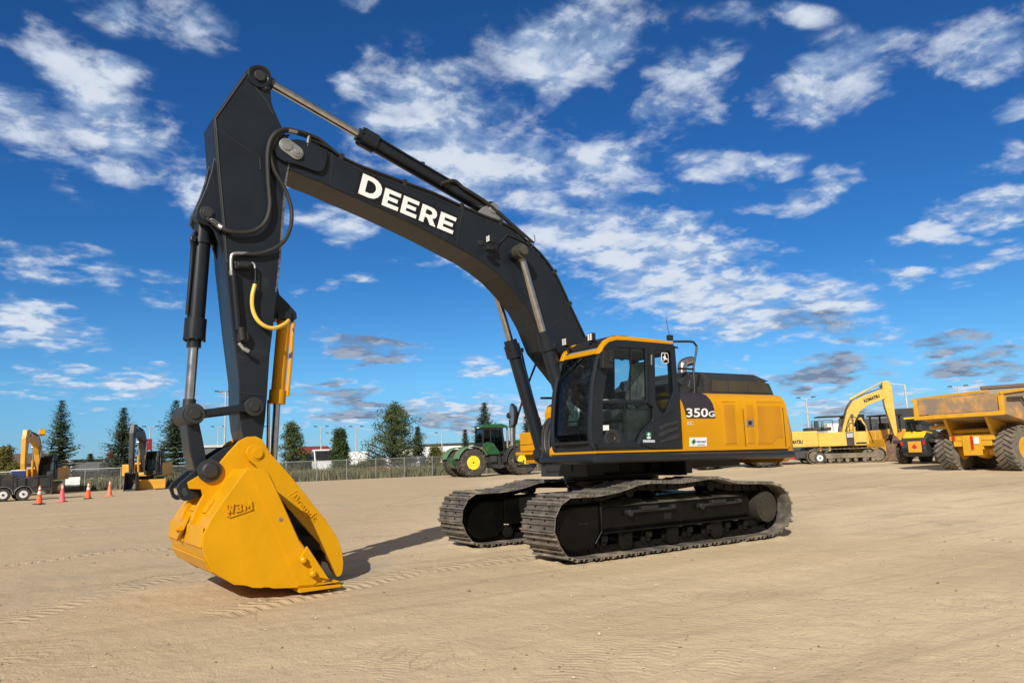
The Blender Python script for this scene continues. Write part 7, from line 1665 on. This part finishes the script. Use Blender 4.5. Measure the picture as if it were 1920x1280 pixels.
def pine(label, px, top, depth, width, seed, m_=PIN, limbs=26, cone=False, name='pine', base=.12, clump=.62, cat='tree'):
    rnd = random.Random(seed); g = gat(px, depth); h = at(px, top, depth)[2]-g[2]; R = width/2*depth/FPX
    t = thing(name, label, cat, g, rnd.uniform(0, 6), 'broad trees behind the fence')
    q = MB(); q.tube([(0, 0, 0), (.1*R, .05*R, h*.35), (-.05*R, 0, h*.65), (0, 0, h*.93)], .02*h, 7); V = []; F = []
    for k in range(limbs):
        u = (k+.5)/limbs; z = h*(base+(.97-base)*u); a = k*2.4+rnd.uniform(-.4, .4)
        L = R*((1-u)**(.9 if cone else .55))*(rnd.uniform(.82, 1.02) if cone else rnd.uniform(.55, 1.12)); rise = (.10 if cone else .30)*L
        e = Vector((cos(a)*L, sin(a)*L, z+rise)); q.tube([(0, 0, z-.1*L), (e.x*.5, e.y*.5, z+.2*rise), e], .012*h*(1-u*.6), 5)
        for i in range(5 if cone else 4):
            w = (i+1.)/(5 if cone else 4); c = Vector((e.x*w, e.y*w, z+rise*w*w))+Vector((rnd.gauss(0, .12*R), rnd.gauss(0, .12*R), rnd.gauss(0, .08*R)))
            cr = clump*(.6+.5*rnd.random())
            for _ in range(95):
                dv = Vector((rnd.gauss(0, 1), rnd.gauss(0, 1), rnd.gauss(0, .75))); dv = dv/max(.4, dv.length)*cr*rnd.uniform(.5, 1)
                tri_spray(V, F, c+dv, None, 0, .24, 1, rnd, 1.)
    q.build('trunk', BARK, t, split=False)
    q = MB(); q.v = [tuple(v) for v in V]; q.f = F; q.sm = [False]*len(F); q.build('crown', m_, t, norm=False, split=False); return t
pine('scraggly pine with one long side branch, right of the thumb cylinder', 548, 792, 80, 62, 21, limbs=22, base=.08, clump=.5, name='pine_tree'); pine('dense dark cone-shaped conifer between scraggly pine and big pine', 638, 805, 80, 46, 22, m_=DRK, limbs=44, cone=True, base=.03, clump=.5, name='conifer')
pine('biggest bushy pine, its crown widest in the middle of the fence line', 741, 762, 84, 104, 23, limbs=40, base=.18, clump=.78, name='pine_tree')
pine('yellowish autumn tree at the left edge behind the trailer', 8, 838, 70, 42, 24, m_=OLV, limbs=20, base=.1, clump=.55, name='autumn_tree')
pine('small olive bush left of the leftmost excavator', 28, 872, 66, 34, 25, m_=OLV, limbs=12, base=.1, clump=.45, name='bush', cat='bush'); pine('brownish bush between pine and green tractor', 818, 838, 88, 44, 26, m_=OLV, limbs=16, base=.05, clump=.5, name='bush', cat='bush')
pine('low green bush under the big pine', 700, 858, 84, 50, 27, m_=DRK, limbs=12, base=.05, clump=.6, name='bush', cat='bush'); pine('low bush behind the rusty bucket', 680, 868, 78, 30, 28, limbs=8, base=.05, clump=.5, name='bush', cat='bush')
# ---- rough grass beyond the fence
rnd = np.random.RandomState(5); n = 42000
s_ = rnd.uniform(s0, s1, n); dpt = .25+rnd.beta(1., 1.6, n)*16
ex = np.array([FENCE_D[0], FENCE_D[1]]); en = -np.array([n_.x, n_.y]); base = np.array(FENCE_A)+s_[:, None]*ex+dpt[:, None]*en
hh = (.35+.75*rnd.rand(n)*(.4+fbm(base[:, 0]*.3, base[:, 1]*.3, 8)*1.6+.4)).clip(.2, 1.7); th_ = rnd.uniform(0, 6.28, n); w_ = rnd.uniform(.05, .16, n)
lean = rnd.normal(0, .22, (n, 2)); dx = np.stack([np.cos(th_), np.sin(th_)], -1)*w_[:, None]
v0 = np.hstack([base-dx, np.full((n, 1), -.02)]); v1 = np.hstack([base+dx, np.full((n, 1), -.02)]); v2 = np.hstack([base+lean*hh[:, None]+dx*.3, hh[:, None]]); 
co = np.stack([v0, v1, v2], 1).reshape(-1, 3); me = bpy.data.meshes.new('rough_grass'); me.vertices.add(3*n); me.vertices.foreach_set('co', co.ravel()); me.loops.add(3*n); me.loops.foreach_set('vertex_index', np.arange(3*n, dtype=np.int32)); me.polygons.add(n); me.polygons.foreach_set('loop_start', np.arange(0, 3*n, 3, dtype=np.int32)); me.update()
me.materials.append(leafmat('rough_grass', (.070, .080, .030), (.22, .20, .10))); o = bpy.data.objects.new('rough_grass', me); col.objects.link(o); tag(o, 'tall rough green and straw grass growing beyond the fence', 'grass', kind='stuff')

# clutter of the far yard
for k_, (px, dp, L_, w_, h_, m_, lab) in enumerate(((122, 96, 2.2, 1.5, 1.5, GREYW, 'grey container behind the left end of the white board'), (202, 100, 1.6, 1.2, 2.0, DGREY, 'dark upright tank unit left of the second spruce'), (250, 98, 2.4, 1.6, 1.2, WPAINT, 'white generator box right of the second spruce'), (298, 96, 1.5, 1.2, 1.6, GREYW, 'grey cabinet between second and third spruce'), (560, 92, 2.2, 1.4, 1.3, DGREY, 'dark crate stack left of the white truck'), (735, 96, 2.0, 1.4, 1.1, GREYW, 'grey container glimpsed under the big pine'))):
    g = gat(px, dp); t = thing('yard_container', lab, 'container', g, viewyaw(px)+radians(80)); q = MB(); q.bx(-L_/2, L_/2, -w_/2, w_/2, .15, h_+.6); 
    o = bpart(q, 'container_body', m_, t, .05); q = MB(); q.bx(-L_/2+.2, -L_/2+.5, -w_/2-.06, -w_/2, .3, h_+.4); q.bx(L_/2-.5, L_/2-.2, -w_/2-.06, -w_/2, .3, h_+.4); q.build('corner_post', GALV, o)
